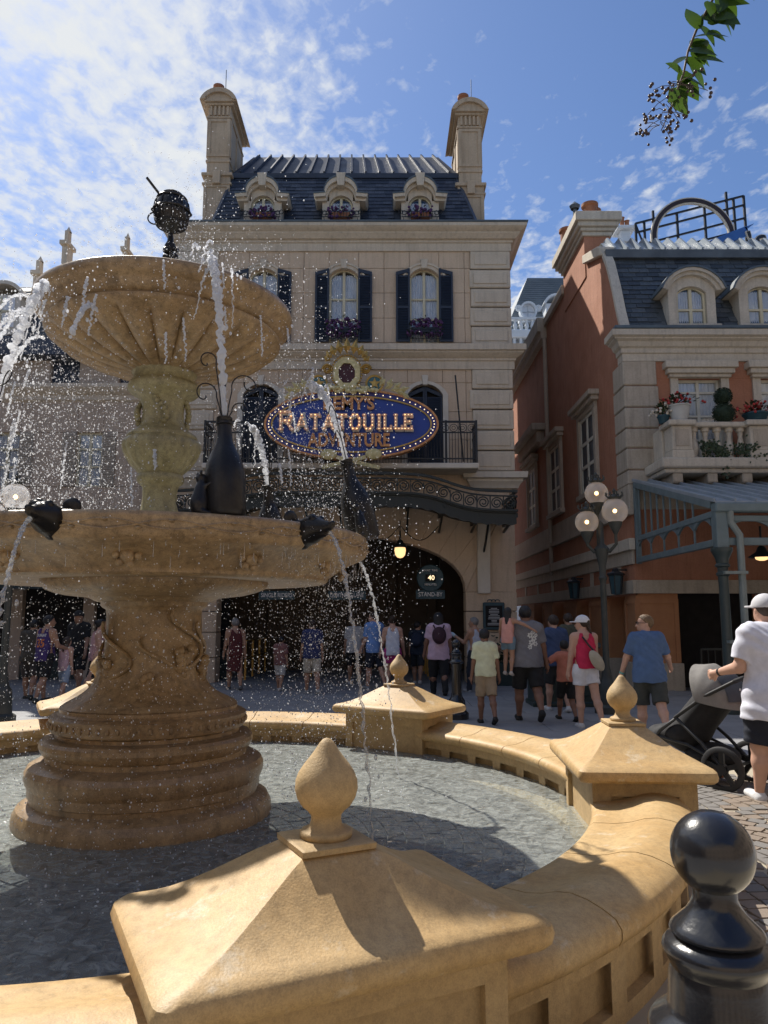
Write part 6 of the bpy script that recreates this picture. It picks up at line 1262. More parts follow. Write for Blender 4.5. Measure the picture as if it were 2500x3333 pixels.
# ------------------------------------------------------------------ people
def cloth(name, col, rough=.85): return mat(name, col, rough, tuple(c * .8 for c in col), 14, .25, 160)
for nm, c in (('skin_light', (.56, .33, .235)), ('skin_tan', (.42, .235, .15)), ('skin_brown', (.23, .115, .07))): mat(nm, c, .55, tuple(q * .88 for q in c), 20, .05, 200)
for nm, c in (('hair_black', (.010, .009, .010)), ('hair_brown', (.045, .026, .015)), ('hair_blond', (.20, .12, .055)), ('hair_grey', (.22, .21, .20))): mat(nm, c, .5, tuple(q * .6 for q in c), 60, .6, 180)
CL = {}
def clm(col):
    key = 'cloth_%d_%d_%d' % tuple(int(q * 100) for q in col)
    if key not in MATS: cloth(key, col)
    return key
def person(label, x, y, h, face=0, build=1.0, skin='skin_light', shirt=((.5, .5, .5), 'short'), bottom=((.05, .05, .05), 'shorts'), shoes=(.03, .03, .03), hair=('hair_black', 'short'), cap=None,
           legs=((12, 5), (-14, 12)), arms=((8, 8, 12), (-8, 8, 12)), lean=3, head_yaw=0, res=.013, z0=0.0, hem=.475, print_fn=None, extras=None, grp='visitors in the plaza'):
    T = thing('person', label, 'person', (x, y, z0), R(face), grp); S = h; b = build
    V = lambda *a: np.array(a, float)
    hz = .515 * S
    J = {}
    for i, s in enumerate((-1, 1)):
        sw, kb = map(R, legs[i]); hp = V(s * .052 * S * b, 0, hz); kn = hp + .245 * S * V(s * .02, math.sin(sw), -math.cos(sw)); an = kn + .232 * S * V(0, math.sin(sw - kb), -math.cos(sw - kb)); J[i] = [hp, kn, an, sw - kb]
    low = min(J[0][2][2], J[1][2][2]) - .038 * S
    for i in (0, 1): J[i][:3] = [q - V(0, 0, low) for q in J[i][:3]]
    hz -= low; ln = math.tan(R(lean))
    def tp(xx, yy, zz_): return V(xx, yy + (zz_ - hz) * ln, zz_)
    up = hz - .515 * S
    pel, wai, che = tp(0, 0, .535 * S + up), tp(0, .0, .615 * S + up), tp(0, -.005 * S, .735 * S + up); shz = .815 * S + up
    nk0, nk1 = tp(0, -.008 * S, .82 * S + up), tp(0, .008 * S, .885 * S + up); hd = tp(0, .018 * S, .928 * S + up)
    A = {}
    for i, s in enumerate((-1, 1)):
        sw, ab, el = map(R, arms[i]); sh_ = tp(s * .098 * S * (.55 + .45 * b), -.004 * S, shz - .008 * S); d = V(s * math.sin(ab), math.sin(sw) * math.cos(ab), -math.cos(sw) * math.cos(ab)); eb = sh_ + d * .165 * S
        d2 = V(s * math.sin(ab * .8), math.sin(sw + el) * math.cos(ab * .8), -math.cos(sw + el) * math.cos(ab * .8)); wr = eb + d2 * .145 * S; A[i] = (sh_, eb, wr, d2)
    cy, sy_ = math.cos(R(head_yaw)), math.sin(R(head_yaw))
    def hl(X, Y, Z):
        px, py, pz = X - hd[0], Y - hd[1], Z - hd[2]; return px * cy + py * sy_, -px * sy_ + py * cy, pz
    def f_head(X, Y, Z):
        x_, y_, z_ = hl(X, Y, Z); d = ell(x_, y_, z_, (0, -.004 * S, .012 * S), (.049 * S, .060 * S, .057 * S)); d = smin(d, ell(x_, y_, z_, (0, .018 * S, -.03 * S), (.038 * S, .043 * S, .043 * S)), .02 * S)
        d = smin(d, cone(x_, y_, z_, (0, .055 * S, .002 * S), (0, .068 * S, -.018 * S), .006 * S, .010 * S), .008 * S); d = smin(d, ell(x_, y_, z_, (0, .05 * S, -.042 * S), (.018 * S, .012 * S, .008 * S)), .006 * S)
        for s in (-1, 1): d = smin(d, ell(x_, y_, z_, (s * .05 * S, -.002 * S, -.006 * S), (.008 * S, .012 * S, .019 * S)), .006 * S)
        return d
    def torso(X, Y, Z, g=0.0):
        d = ell(X, Y, Z, pel, (.088 * S * b + g, .066 * S * b + g, .075 * S + g)); d = smin(d, ell(X, Y, Z, wai, (.076 * S * b + g, .058 * S * b + g, .095 * S + g)), .05 * S)
        d = smin(d, ell(X, Y, Z, che, (.092 * S * b + g, .063 * S * b + g, .105 * S + g)), .06 * S)
        d = smin(d, cone(X, Y, Z, A[0][0] + V(.018 * S, 0, .0), A[1][0] - V(.018 * S, 0, .0), .043 * S + g, .043 * S + g), .045 * S); return d
    def hand(X, Y, Z, i):
        sh_, eb, wr, d2 = A[i]; n = d2 / np.linalg.norm(d2); s = -1 if i == 0 else 1; pc = wr + n * .03 * S; side = np.cross(n, V(s, 0, 0)); side = side / (np.linalg.norm(side) + 1e-9)
        inw = V(-s, 0, 0); d = cone(X, Y, Z, wr, pc + n * .012 * S, .017 * S, .019 * S)
        for k in range(4):
            o_ = pc + n * .02 * S + side * (.0125 * S * (k - 1.5)); L = (.036, .044, .042, .032)[k] * S; m_ = o_ + n * L * .55 + inw * .004 * S; d = smin(d, cone(X, Y, Z, o_, m_, .0078 * S, .0068 * S), .005 * S); d = smin(d, cone(X, Y, Z, m_, m_ + n * L * .42 + inw * .012 * S, .0068 * S, .0055 * S), .004 * S)
        t0 = wr + n * .018 * S - side * .012 * S; d = smin(d, cone(X, Y, Z, t0, t0 + n * .026 * S - side * .020 * S + inw * .006 * S, .0085 * S, .007 * S), .006 * S); return d
    def f_body(X, Y, Z):
        d = smin(f_head(X, Y, Z), cone(X, Y, Z, nk0, nk1, .036 * S, .031 * S), .022 * S); d = smin(d, torso(X, Y, Z), .03 * S)
        for i in (0, 1):
            hp, kn, an, sa = J[i]; d = smin(d, cone(X, Y, Z, hp, kn, .056 * S * (.5 + .5 * b), .035 * S * (.6 + .4 * b)), .03 * S); calf = kn + (an - kn) * .32 + V(0, -.010 * S, 0)
            d = smin(d, cone(X, Y, Z, kn, calf, .033 * S * (.6 + .4 * b), .035 * S * (.6 + .4 * b)), .02 * S); d = smin(d, cone(X, Y, Z, calf, an, .033 * S * (.6 + .4 * b), .020 * S), .02 * S)
            d = smin(d, cone(X, Y, Z, an + V(0, -.012 * S, -.018 * S), an + V(0, .085 * S * math.cos(sa), -.022 * S + .085 * S * math.sin(sa) * .8), .020 * S, .016 * S), .018 * S)
            sh_, eb, wr, d2 = A[i]; d = smin(d, cone(X, Y, Z, sh_, eb, .034 * S * (.6 + .4 * b), .025 * S * (.6 + .4 * b)), .02 * S); d = smin(d, cone(X, Y, Z, eb, wr, .026 * S * (.6 + .4 * b), .017 * S), .012 * S); d = smin(d, hand(X, Y, Z, i), .008 * S)
        return d
    pts = np.array([q for i in (0, 1) for q in (*J[i][:3], *A[i][:3])] + [hd, pel]); lo = pts.min(0) - .14 * S; hi = pts.max(0) + .14 * S; lo[2] = -.02; hi[2] = hd[2] + .09 * S
    body = link('body', net_mesh('body', f_body, lo, hi, res, skin), T)
    wr_ = lambda X, Y, Z: .005 * np.sin(34 * X + 15 * Z + 3) * np.sin(19 * Z + 14 * Y + x * 7) + .003 * np.sin(55 * Z + 28 * X + 6 * np.sin(9 * X + 5 * Z))
    (scol, sk) = shirt; hem_z = hem * S + up
    if sk != 'none':
        def f_shirt(X, Y, Z):
            d = torso(X, Y, Z, .017 * S); low_ = ell(X, Y, Z, tp(0, 0, hem_z), ((.100 + .022 * (bottom[1] != 'skirt')) * S * b, .092 * S * b, .24 * S)); d = smin(d, low_, .03 * S)
            if sk in ('short', 'polo'):
                for i in (0, 1):
                    sh_, eb, wr, d2 = A[i]; e_ = sh_ + (eb - sh_) * .78; c_ = cone(X, Y, Z, sh_, eb, .042 * S * (.6 + .4 * b), .043 * S * (.6 + .4 * b)); n_ = (eb - sh_) / np.linalg.norm(eb - sh_); pl_ = (X - e_[0]) * n_[0] + (Y - e_[1]) * n_[1] + (Z - e_[2]) * n_[2]; d = smin(d, np.maximum(c_, pl_), .018 * S)
            if sk == 'long':
                for i in (0, 1): sh_, eb, wr, d2 = A[i]; d = smin(d, cone(X, Y, Z, sh_, eb, .04 * S, .034 * S), .018 * S); d = smin(d, cone(X, Y, Z, eb, wr, .033 * S, .026 * S), .012 * S)
            if sk == 'tank':
                d = np.maximum(d, np.abs(X) - (.088 * S - .25 * np.maximum(Z - (shz - .09 * S), 0)) * (.6 + .4 * b)); d = np.maximum(d, Z - (shz + .03 * S)); nk = ell(X, Y, Z, tp(0, -.05 * S, shz + .03 * S), (.034 * S, .06 * S, .07 * S)); d = np.maximum(d, -nk)
            d = np.maximum(d, hem_z - Z); d = np.maximum(d, -(ell(X, Y, Z, tp(0, .012 * S, shz + .055 * S), (.044 * S, .05 * S, .036 * S))))
            if sk == 'polo': d = smin(d, np.maximum(cone(X, Y, Z, nk0 + V(0, .004 * S, .018 * S), nk1 + V(0, .0, -.03 * S), .047 * S, .041 * S), Z - (nk1[2] - .022 * S)), .006 * S)
            return d + wr_(X, Y, Z)
        l2, h2 = lo.copy(), hi.copy(); l2[2] = hem_z - .03; h2[2] = shz + .1 * S
        so = link('shirt', net_mesh('shirt', f_shirt, l2, h2, res, clm(scol)), T)
    (bcol, bk) = bottom
    def f_bot(X, Y, Z):
        d = np.maximum(torso(X, Y, Z, .004 * S), Z - (.56 * S + up))
        if bk in ('skirt', 'dress'):
            c_ = cone(X, Y, Z, pel, (0, 0, .2 * S), .08 * S * b, .125 * S); return np.maximum(smin(d, c_, .03 * S), .26 * S - Z) + wr_(X, Y, Z)
        for i in (0, 1):
            hp, kn, an, sa = J[i]; fr = {'shorts': .92, 'short_shorts': .55, 'pants': 1}[bk]; e_ = hp + (kn - hp) * fr; c_ = cone(X, Y, Z, hp, kn, .068 * S * (.5 + .5 * b), .056 * S * (.5 + .5 * b))
            if bk != 'pants': n_ = (kn - hp) / np.linalg.norm(kn - hp); c_ = np.maximum(c_, (X - e_[0]) * n_[0] + (Y - e_[1]) * n_[1] + (Z - e_[2]) * n_[2])
            d = smin(d, c_, .02 * S)
            if bk == 'pants': d = smin(d, cone(X, Y, Z, kn, an, .046 * S, .036 * S), .015 * S)
        return d + wr_(X, Y, Z)
    l2, h2 = lo.copy(), hi.copy(); l2[2] = 0.01; h2[2] = .64 * S + up
    link({'shorts': 'shorts', 'short_shorts': 'shorts', 'pants': 'trousers', 'skirt': 'skirt', 'dress': 'skirt'}[bk], net_mesh('bottoms', f_bot, l2, h2, res, clm(bcol)), T)
    for i in (0, 1):
        hp, kn, an, sa = J[i]; c, s_ = math.cos(sa), math.sin(sa)
        def f_shoe(X, Y, Z):
            a0 = an + V(0, -.014 * S, -.020 * S); a1 = an + V(0, .088 * S * c, -.022 * S + .088 * S * s_ * .8); d = cone(X, Y, Z, a0, a1, .026 * S, .022 * S, (1.15, 1, 1)); return smin(d, cone(X, Y, Z, an + V(0, 0, -.005 * S), a0, .026 * S, .024 * S), .01 * S)
        link('shoe', net_mesh('shoe', f_shoe, an - .11 * S, an + .15 * S, min(res, .011), clm(shoes)), T)
    hm, hst = hair
    if hst != 'none':
        def f_hair(X, Y, Z):
            x_, y_, z_ = hl(X, Y, Z); d = ell(x_, y_, z_, (0, -.007 * S, .015 * S), (.056 * S, .067 * S, .063 * S)); cut = np.maximum((y_ - .018 * S) - .9 * (z_ - .022 * S), -(z_ + .035 * S + .9 * np.minimum(y_, 0) * 0)); d = np.maximum(d, cut)
            if hst == 'long': d = smin(d, cone(x_, y_, z_, (0, -.045 * S, .0), (0, -.075 * S, -.17 * S), .050 * S, .040 * S, (1.25, .7, 1)), .03 * S)
            if hst == 'bun': d = smin(d, ell(x_, y_, z_, (0, -.068 * S, .035 * S), (.026 * S, .024 * S, .026 * S)), .01 * S)
            if hst == 'tail': d = smin(d, cone(x_, y_, z_, (0, -.06 * S, .0), (0, -.085 * S, -.09 * S), .018 * S, .010 * S), .01 * S)
            return d + .003 * np.sin(160 * x_ + 40 * z_) * np.sin(90 * y_ + 70 * x_)
        link('hair', net_mesh('hair', f_hair, hd - V(.12, .15, .28) * S, hd + V(.12, .12, .1) * S, min(res, .010), hm), T)
    if cap:
        def f_cap(X, Y, Z):
            x_, y_, z_ = hl(X, Y, Z); d = np.maximum(ell(x_, y_, z_, (0, -.005 * S, .018 * S), (.060 * S, .070 * S, .064 * S)), .012 * S - z_); br = np.maximum(ell(x_, y_, z_, (0, .06 * S, .016 * S), (.05 * S, .062 * S, .02 * S)), np.maximum(np.abs(z_ - .016 * S) - .005 * S, .03 * S - y_)); d = smin(d, br, .008 * S)
            return np.maximum(d, -ell(x_, y_, z_, (0, -.07 * S, .012 * S), (.026 * S, .03 * S, .02 * S)))
        link('cap', net_mesh('cap', f_cap, hd - V(.1, .14, .03) * S, hd + V(.1, .16, .1) * S, .007, clm(cap)), T)
    T['_info'] = 0; del T['_info']
    def back(xx, zz_):
        ys = np.linspace(-.35, .15, 500); d = f_shirt(np.full(500, xx), ys, np.full(500, zz_)); k = np.argmax(d < 0); return ys[k]
    return dict(T=T, hd=hd, A=A, J=J, S=S, up=up, back=back if sk != 'none' else None, hl=(cy, sy_), shz=shz)
def backpack(label, P, col, w=.15, hgt=.36):
    T0 = P['T']; S = P['S']; zc = P['shz'] - .16; yb_ = P['back'](0, zc) - .06
    T = thing('backpack', label, 'backpack', T0.location, T0.rotation_euler[2])
    def f(X, Y, Z): d = ell(X, Y, Z, (0, yb_, zc), (w, .10, hgt / 2)); return smin(d, ell(X, Y, Z, (0, yb_ - .07, zc - .06), (w * .75, .05, hgt * .26)), .02)
    link('bag', net_mesh('bag', f, (-w - .05, yb_ - .2, zc - hgt), (w + .05, yb_ + .15, zc + hgt), .012, clm(col)), T)
    m_ = MB()
    for s in (-1, 1): m_.tube([(s * .09, yb_ + .03, zc + .15), (s * .11, yb_ + .08, P['shz'] + .045), (s * .105, .06, P['shz'] + .02), (s * .11, .085, zc)], .016, 6)
    m_.build('straps', clm(col), T, local=True); return T
P1 = person('boy in a pale yellow shirt and khaki shorts walking away', 1.56, 11.79, 1.43, 4, .92, 'skin_brown', ((.70, .72, .48), 'short'), ((.36, .27, .17), 'shorts'), (.015, .015, .015), ('hair_black', 'short'), legs=((4, 0), (-16, 18)), arms=((3, 10, 5), (-6, 10, 10)), res=.011, hem=.50)
P2 = person('man in a grey shirt printed with white flowers carrying a girl', 2.24, 12.0, 1.80, 0, 1.18, 'skin_brown', ((.20, .20, .215), 'short'), ((.012, .012, .014), 'shorts'), (.02, .02, .02), ('hair_black', 'short'), legs=((10, 0), (-20, 26)), arms=((-15, 22, 95), (0, 14, 6)), res=.011, hem=.475)
P3 = person('small girl with long dark hair carried on the grey-shirted man\'s arm', 1.93, 11.88, 1.04, -25, .92, 'skin_tan', ((.66, .33, .28), 'tank'), ((.17, .26, .33), 'short_shorts'), (.55, .5, .45), ('hair_black', 'long'), legs=((14, 30), (6, 26)), arms=((20, 14, 20), (10, 68, 20)), z0=.735, res=.011)
P4 = person('small boy in a coral shirt and black shorts holding the man\'s hand', 2.87, 12.12, 1.27, 6, .95, 'skin_brown', ((.55, .20, .13), 'short'), ((.014, .012, .012), 'shorts'), (.015, .015, .015), ('hair_black', 'short'), legs=((22, 12), (-6, 30)), arms=((5, 62, 4), (-5, 8, 8)), res=.011, hem=.50)
P5 = person('woman in a white cap, red tank top and white shorts', 2.98, 11.36, 1.63, 8, 1.0, 'skin_light', ((.60, .025, .085), 'tank'), ((.74, .74, .76), 'short_shorts'), (.6, .6, .6), ('hair_brown', 'tail'), cap=(.78, .78, .80), legs=((2, 4), (-18, 14)), arms=((2, 9, 10), (12, 8, 70)), head_yaw=40, res=.011, hem=.53)
P6 = person('fair-haired boy in a blue shirt and dark shorts looking left', 3.50, 10.14, 1.64, -8, 1.1, 'skin_light', ((.085, .15, .29), 'short'), ((.05, .055, .05), 'shorts'), (.2, .2, .2), ('hair_blond', 'short'), legs=((6, 2), (-24, 24)), arms=((10, 20, 6), (12, 22, 45)), lean=9, head_yaw=95, res=.008, hem=.465)
P7 = person('man in a white polo shirt and cap pushing the stroller', 3.46, 6.8, 1.81, 6, 1.46, 'skin_light', ((.70, .71, .80), 'polo'), ((.012, .016, .03), 'shorts'), (.7, .7, .7), ('hair_brown', 'short'), cap=(.60, .60, .62), legs=((8, 0), (-14, 14)), arms=((4, 16, 72), (25, 12, 55)), head_yaw=6, lean=4, res=.008, hem=.405)
P8 = person('woman with long black hair in a pale pink top before the arch', 1.15, 16.1, 1.73, 0, 1.12, 'skin_brown', ((.62, .44, .54), 'short'), ((.012, .012, .013), 'pants'), (.02, .02, .02), ('hair_black', 'long'), arms=((5, 14, 8), (0, 10, 8)), hem=.43)
backpack('dark maroon backpack on the woman in the pale pink top', P8, (.05, .02, .03))
P9 = person('woman in a white racer-back top and magenta shorts', .19, 17.0, 1.66, 3, 1.05, 'skin_light', ((.66, .68, .75), 'tank'), ((.42, .04, .20), 'short_shorts'), (.4, .4, .4), ('hair_brown', 'bun'), arms=((6, 12, 12), (6, 12, 20)))
P10 = person('man in a bright sky-blue shirt left of the white-topped woman', -.21, 17.3, 1.75, 35, 1.0, 'skin_light', ((.17, .32, .66), 'short'), ((.015, .02, .035), 'shorts'), (.3, .3, .3), ('hair_brown', 'short'), head_yaw=25, arms=((10, 8, 20), (4, 8, 10)))
person('person in a white t-shirt and dark shorts under the arch', -.72, 18.6, 1.62, 10, 1.0, 'skin_tan', ((.52, .52, .52), 'short'), ((.02, .02, .025), 'shorts'), (.5, .5, .5), ('hair_brown', 'short'))
P12 = person('grey-haired woman in a white sleeveless top holding a bottle', 2.0, 16.6, 1.62, 40, 1.1, 'skin_tan', ((.50, .53, .62), 'tank'), ((.03, .035, .05), 'pants'), (.4, .4, .4), ('hair_grey', 'short'), arms=((30, 10, 90), (0, 8, 10)), head_yaw=20)
P13 = person('person in dark clothes deep in the entrance', .82, 18.7, 1.52, -10, 1.0, 'skin_tan', ((.02, .03, .05), 'short'), ((.02, .025, .03), 'shorts'), (.5, .5, .5), ('hair_black', 'short'), head_yaw=-30)
backpack('navy backpack on the person deep in the entrance', P13, (.02, .03, .06))
P14 = person('man in a purple basketball jersey with orange number', -6.49, 14.65, 1.66, -20, 1.0, 'skin_tan', ((.06, .035, .15), 'tank'), ((.015, .015, .015), 'shorts'), (.05, .05, .05), ('hair_black', 'short'), arms=((4, 14, 20), (14, 12, 60)), head_yaw=-30)
person('girl with long hair in a pink top and pale denim shorts', -6.2, 14.9, 1.24, -15, .95, 'skin_light', ((.60, .40, .44), 'tank'), ((.34, .42, .52), 'shorts'), (.3, .3, .3), ('hair_brown', 'long'))
person('woman in a pink strappy top and dark skirt facing right', -5.85, 15.6, 1.58, -70, 1.1, 'skin_light', ((.55, .33, .33), 'tank'), ((.02, .02, .022), 'skirt'), (.1, .1, .1), ('hair_black', 'bun'), arms=((10, 10, 80), (10, 10, 80)))
person('man in a dark cap and shirt at the back of the left group', -6.55, 16.4, 1.76, 170, 1.1, 'skin_tan', ((.02, .022, .02), 'short'), ((.02, .02, .02), 'shorts'), (.05, .05, .05), ('hair_black', 'short'), cap=(.02, .02, .02))
person('person in patterned dark clothes left of the purple jersey', -7.0, 15.2, 1.58, 10, 1.1, 'skin_tan', ((.07, .06, .045), 'short'), ((.06, .05, .045), 'shorts'), (.05, .05, .05), ('hair_black', 'short'))
person('person in a navy top and cream shorts behind the spray', -1.53, 16.3, 1.58, 15, 1.0, 'skin_tan', ((.03, .04, .12), 'short'), ((.48, .43, .34), 'shorts'), (.3, .3, .3), ('hair_brown', 'short'))
person('small child in pale shorts half hidden by the spray', -2.3, 17.0, 1.2, -10, .95, 'skin_tan', ((.22, .10, .09), 'short'), ((.52, .50, .46), 'shorts'), (.4, .4, .4), ('hair_black', 'short'))
person('person in a dark red patterned dress near the arch\'s left pier', -3.35, 17.2, 1.6, 20, 1.1, 'skin_tan', ((.10, .02, .02), 'tank'), ((.10, .02, .02), 'dress'), (.1, .1, .1), ('hair_grey', 'short'))
person('person in a navy shirt seen just right of the grey-shirted man', 2.98, 13.3, 1.66, 10, 1.0, 'skin_light', ((.05, .08, .17), 'short'), ((.03, .03, .03), 'shorts'), (.6, .6, .6), ('hair_brown', 'short'))
person('person in an olive shirt in the alley shade', 3.75, 15.4, 1.7, 5, 1.05, 'skin_tan', ((.09, .09, .06), 'short'), ((.03, .03, .035), 'shorts'), (.5, .5, .5), ('hair_brown', 'short'))
# white flower print on the grey shirt
pr = MB(); rnd = random.Random(3); bk = P2['back']
for (fx_, fz_, r_) in ((.03, 1.33, .05), (.09, 1.28, .05), (.05, 1.22, .055), (.11, 1.20, .045), (.02, 1.15, .04), (.08, 1.38, .04), (.125, 1.33, .035)):
    for k in range(6):
        a = 2 * PI * k / 6 + fx_ * 9; p = []
        for t, w in ((.15, 0), (.55, .32), (1, 0), (.55, -.32)):
            xx = fx_ + r_ * (t * math.cos(a) - w * math.sin(a)); zz_ = fz_ + r_ * (t * math.sin(a) + w * math.cos(a)); p.append((xx, bk(xx, zz_) - .004, zz_))
        pr.add(p, [(0, 1, 2, 3)])
pr.build('shirt_print', clm((.75, .76, .72)), P2['T'], local=True, smooth=0)
def on_back(P, txt, cx_, cz_, w, hgt, col):
    me = text_mesh(txt, clm(col), .1, .001, .002, 'jersey_print'); xv = [v.co.x for v in me.vertices]; zv = [v.co.z for v in me.vertices]; kx = w / (max(xv) - min(xv)); kz = hgt / (max(zv) - min(zv)); mx, mz = (max(xv) + min(xv)) / 2, (max(zv) + min(zv)) / 2
    for v in me.vertices: v.co.x = cx_ + (v.co.x - mx) * kx; v.co.z = cz_ + (v.co.z - mz) * kz; v.co.y = P['back'](v.co.x, v.co.z) - .006 + v.co.y
    link('jersey_print', me, P['T'])
on_back(P14, 'DURANT', 0, 1.27, .22, .055, (.7, .7, .7)); on_back(P14, '35', 0, 1.12, .17, .16, (.60, .19, .05))
# glasses, wristband, watch
hd = P6['hd']; cy, sy_ = P6['hl']; S = P6['S']; g = MB(); g2 = lambda x_, y_, z_: (hd[0] + x_ * cy - y_ * sy_, hd[1] + x_ * sy_ + y_ * cy, hd[2] + z_)
for s in (-1, 1):
    g.tube([g2(s * .031 + .026 * math.cos(t), .104 - .004, .012 + .018 * math.sin(t)) for t in [2 * PI * q / 12 for q in range(13)]], .004, 5); g.tube([g2(s * .058, .10, .016), g2(s * .084, .0, .012)], .0035, 5)
g.build('glasses', 'black_iron', P6['T'], local=True)
a = P6['A'][0]; w0 = a[2] - a[3] * .03; b = MB(); b.tube([w0, w0 + a[3] * .02], .034, 10); b.build('wristband', clm((.15, .45, .42)), P6['T'], local=True)
a = P7['A'][0]; w0 = a[2] - a[3] * .03; b = MB(); b.tube([w0, w0 + a[3] * .022], .038, 10); b.build('watch', 'black_iron', P7['T'], local=True)
# water bottle held up by the grey-haired woman
a = P12['A'][0]; hp = P12['T'].matrix_basis @ Vector(a[2] + a[3] * .06); b = MB(); b.lathe([(0, -.1), (.035, -.1), (.037, .06), (.015, .1), (.015, .13), (0, .13)], 12); o = b.mesh('water_bottle', clm((.5, .65, .75))); o = link('water_bottle', o, None, hp, (0, R(-50), 0)); tag(o, 'pale water bottle held up by the grey-haired woman', 'bottle')
# sling bag on the woman in red
T = thing('sling_bag', 'cream sling bag across the back of the woman in red', 'bag', P5['T'].location, P5['T'].rotation_euler[2]); yb_ = P5['back'](.05, .92)
def f(X, Y, Z): x_, z_ = X - .10, Z - .98; xr = x_ * .85 + z_ * .53; zr = -x_ * .53 + z_ * .85; return np.maximum(ell(xr, Y, zr, (0, yb_ - .05, 0), (.085, .06, .17)), -Y + yb_ - .12)
link('bag', net_mesh('bag', f, (-.12, yb_ - .16, .75), (.32, yb_ + .05, 1.22), .009, clm((.50, .45, .34))), T)
m_ = MB(); m_.tube([(.07, yb_ - .03, 1.12), (0, yb_ - .015, 1.2), (-.06, yb_ + .02, 1.30), (-.085, .02, 1.37)], .014, 6); m_.build('strap', 'black_iron', T, local=True)
# ------------------------------------------------------------------ stroller
mat('canopy_grey', (.20, .19, .175), .8, (.16, .15, .14), 14, .2, 120); mat('canopy_slate', (.05, .06, .075), .8, None, 14); mat('black_fabric', (.012, .012, .014), .8, None, 20); mat('tyre', (.014, .014, .015), .6)
mat('red_shiny', (.55, .015, .02), .25)
st = thing('stroller', 'black jogging stroller with grey folding canopy', 'stroller', (3.14, 7.72, 0), R(40))
def wheel(cx_, cy_, r, w=.045):
    b = MB(); ring = []
    b.lathe([(r - .05, -w / 2), (r - .015, -w / 2), (r, -w / 4), (r, w / 4), (r - .015, w / 2), (r - .05, w / 2), (r - .05, -w / 2)], 32); b.v = [(cx_ + z_, cy_ + x_, r + y_) for x_, y_, z_ in b.v]; o = b.build('wheel', 'tyre', st, local=True, smooth=40)
    s = MB()
    for k in range(5): a = 2 * PI * k / 5 + .3; s.bar((cx_, cy_, r), (cx_, cy_ + (r - .045) * math.cos(a), r + (r - .045) * math.sin(a)), .03, .045)
    s.lathe([(0, -.03), (.05, -.03), (.05, .03), (0, .03)], 12); n = len(s.v); s.v = s.v[:-48] + [(cx_ + z_, cy_ + x_, r + y_) for x_, y_, z_ in s.v[-48:]]; s.build('rim', 'black_iron', o, local=True, smooth=40)
wheel(.30, -.36, .205); wheel(-.30, -.36, .205); wheel(0, .60, .155)
fr = MB()
for s in (-1, 1):
    fr.tube([(s * .29, -.36, .205), (s * .27, -.15, .42), (s * .25, .1, .62), (s * .22, .30, .48), (s * .06, .60, .17)], .018, 8); fr.tube([(s * .25, .12, .62), (s * .26, -.2, .85), (s * .26, -.52, 1.02)], .018, 8); fr.tube([(s * .28, -.34, .25), (s * .25, .0, .38), (s * .2, .35, .42)], .015, 8)
fr.tube([(-.28, -.36, .205), (.28, -.36, .205)], .015, 8); fr.build('frame', 'black_iron', st, local=True, smooth=50)
hb = MB(); hb.tube([(-.26, -.50, 1.01), (-.26, -.58, 1.045), (-.2, -.6, 1.05), (.2, -.6, 1.05), (.26, -.58, 1.045), (.26, -.50, 1.01)], .021, 8); hb.build('handlebar', 'black_fabric', st, local=True, smooth=50)
def f(X, Y, Z): d = cone(X, Y, Z, (0, -.22, .86), (0, .12, .46), .19, .20, (1.15, .8, 1)); d = smin(d, cone(X, Y, Z, (0, .12, .46), (0, .42, .42), .19, .13, (1.2, 1, .7)), .1); return smin(d, cone(X, Y, Z, (0, .40, .4), (0, .56, .24), .12, .08, (1.4, 1, .6)), .05)
link('seat', net_mesh('seat', f, (-.3, -.5, .1), (.3, .8, 1.1), .014, 'black_fabric'), st)
def f(X, Y, Z): return ell(X, Y, Z, (0, -.12, .27), (.24, .26, .12))
link('basket', net_mesh('basket', f, (-.3, -.45, .1), (.3, .2, .45), .016, 'black_fabric'), st)
cg = MB(); nA, nB = 16, 18
for lay in (0, 1):
    vs = []
    for i in range(nA + 1):
        a = R(-12 + 122 * i / nA)
        for j in range(nB + 1):
            t = PI * j / nB; rx = .29 - .008 * lay; ry = .36 - .008 * lay; scal = .018 * abs(math.sin(i * PI / 4)) * math.sin(t)
            x_ = rx * math.cos(t); q = (ry - scal) * math.sin(t); vs.append((x_, -.12 - q * math.cos(a), .80 + q * math.sin(a)))
    cg.add(vs, [(i * (nB + 1) + j, i * (nB + 1) + j + 1, (i + 1) * (nB + 1) + j + 1, (i + 1) * (nB + 1) + j) for i in range(nA) for j in range(nB)])
cg.build('canopy', 'canopy_grey', st, local=True, smooth=50)
pn = MB(); vs = []
for i in range(9):
    a = R(2 + 52 * i / 8)
    for j in range(9): t = PI * (.28 + .44 * j / 8); q = .366 * math.sin(t); vs.append((.296 * math.cos(t), -.12 - q * math.cos(a), .80 + q * math.sin(a)))
pn.add(vs, [(i * 9 + j, i * 9 + j + 1, (i + 1) * 9 + j + 1, (i + 1) * 9 + j) for i in range(8) for j in range(8)]); pn.build('canopy_panel', 'canopy_slate', st, local=True, smooth=60)
lg = MB()
for (j0, w) in ((.42, .02), (.50, .03), (.57, .02)):
    t = PI * j0; a = R(20); q = .372 * math.sin(t); lg.ball((.30 * math.cos(t), -.12 - q * math.cos(a), .80 + q * math.sin(a)), w * .7, 8, 6, (1, .3, .9))
o = lg.build('printed_emblem', 'sign_white', st, local=True); 
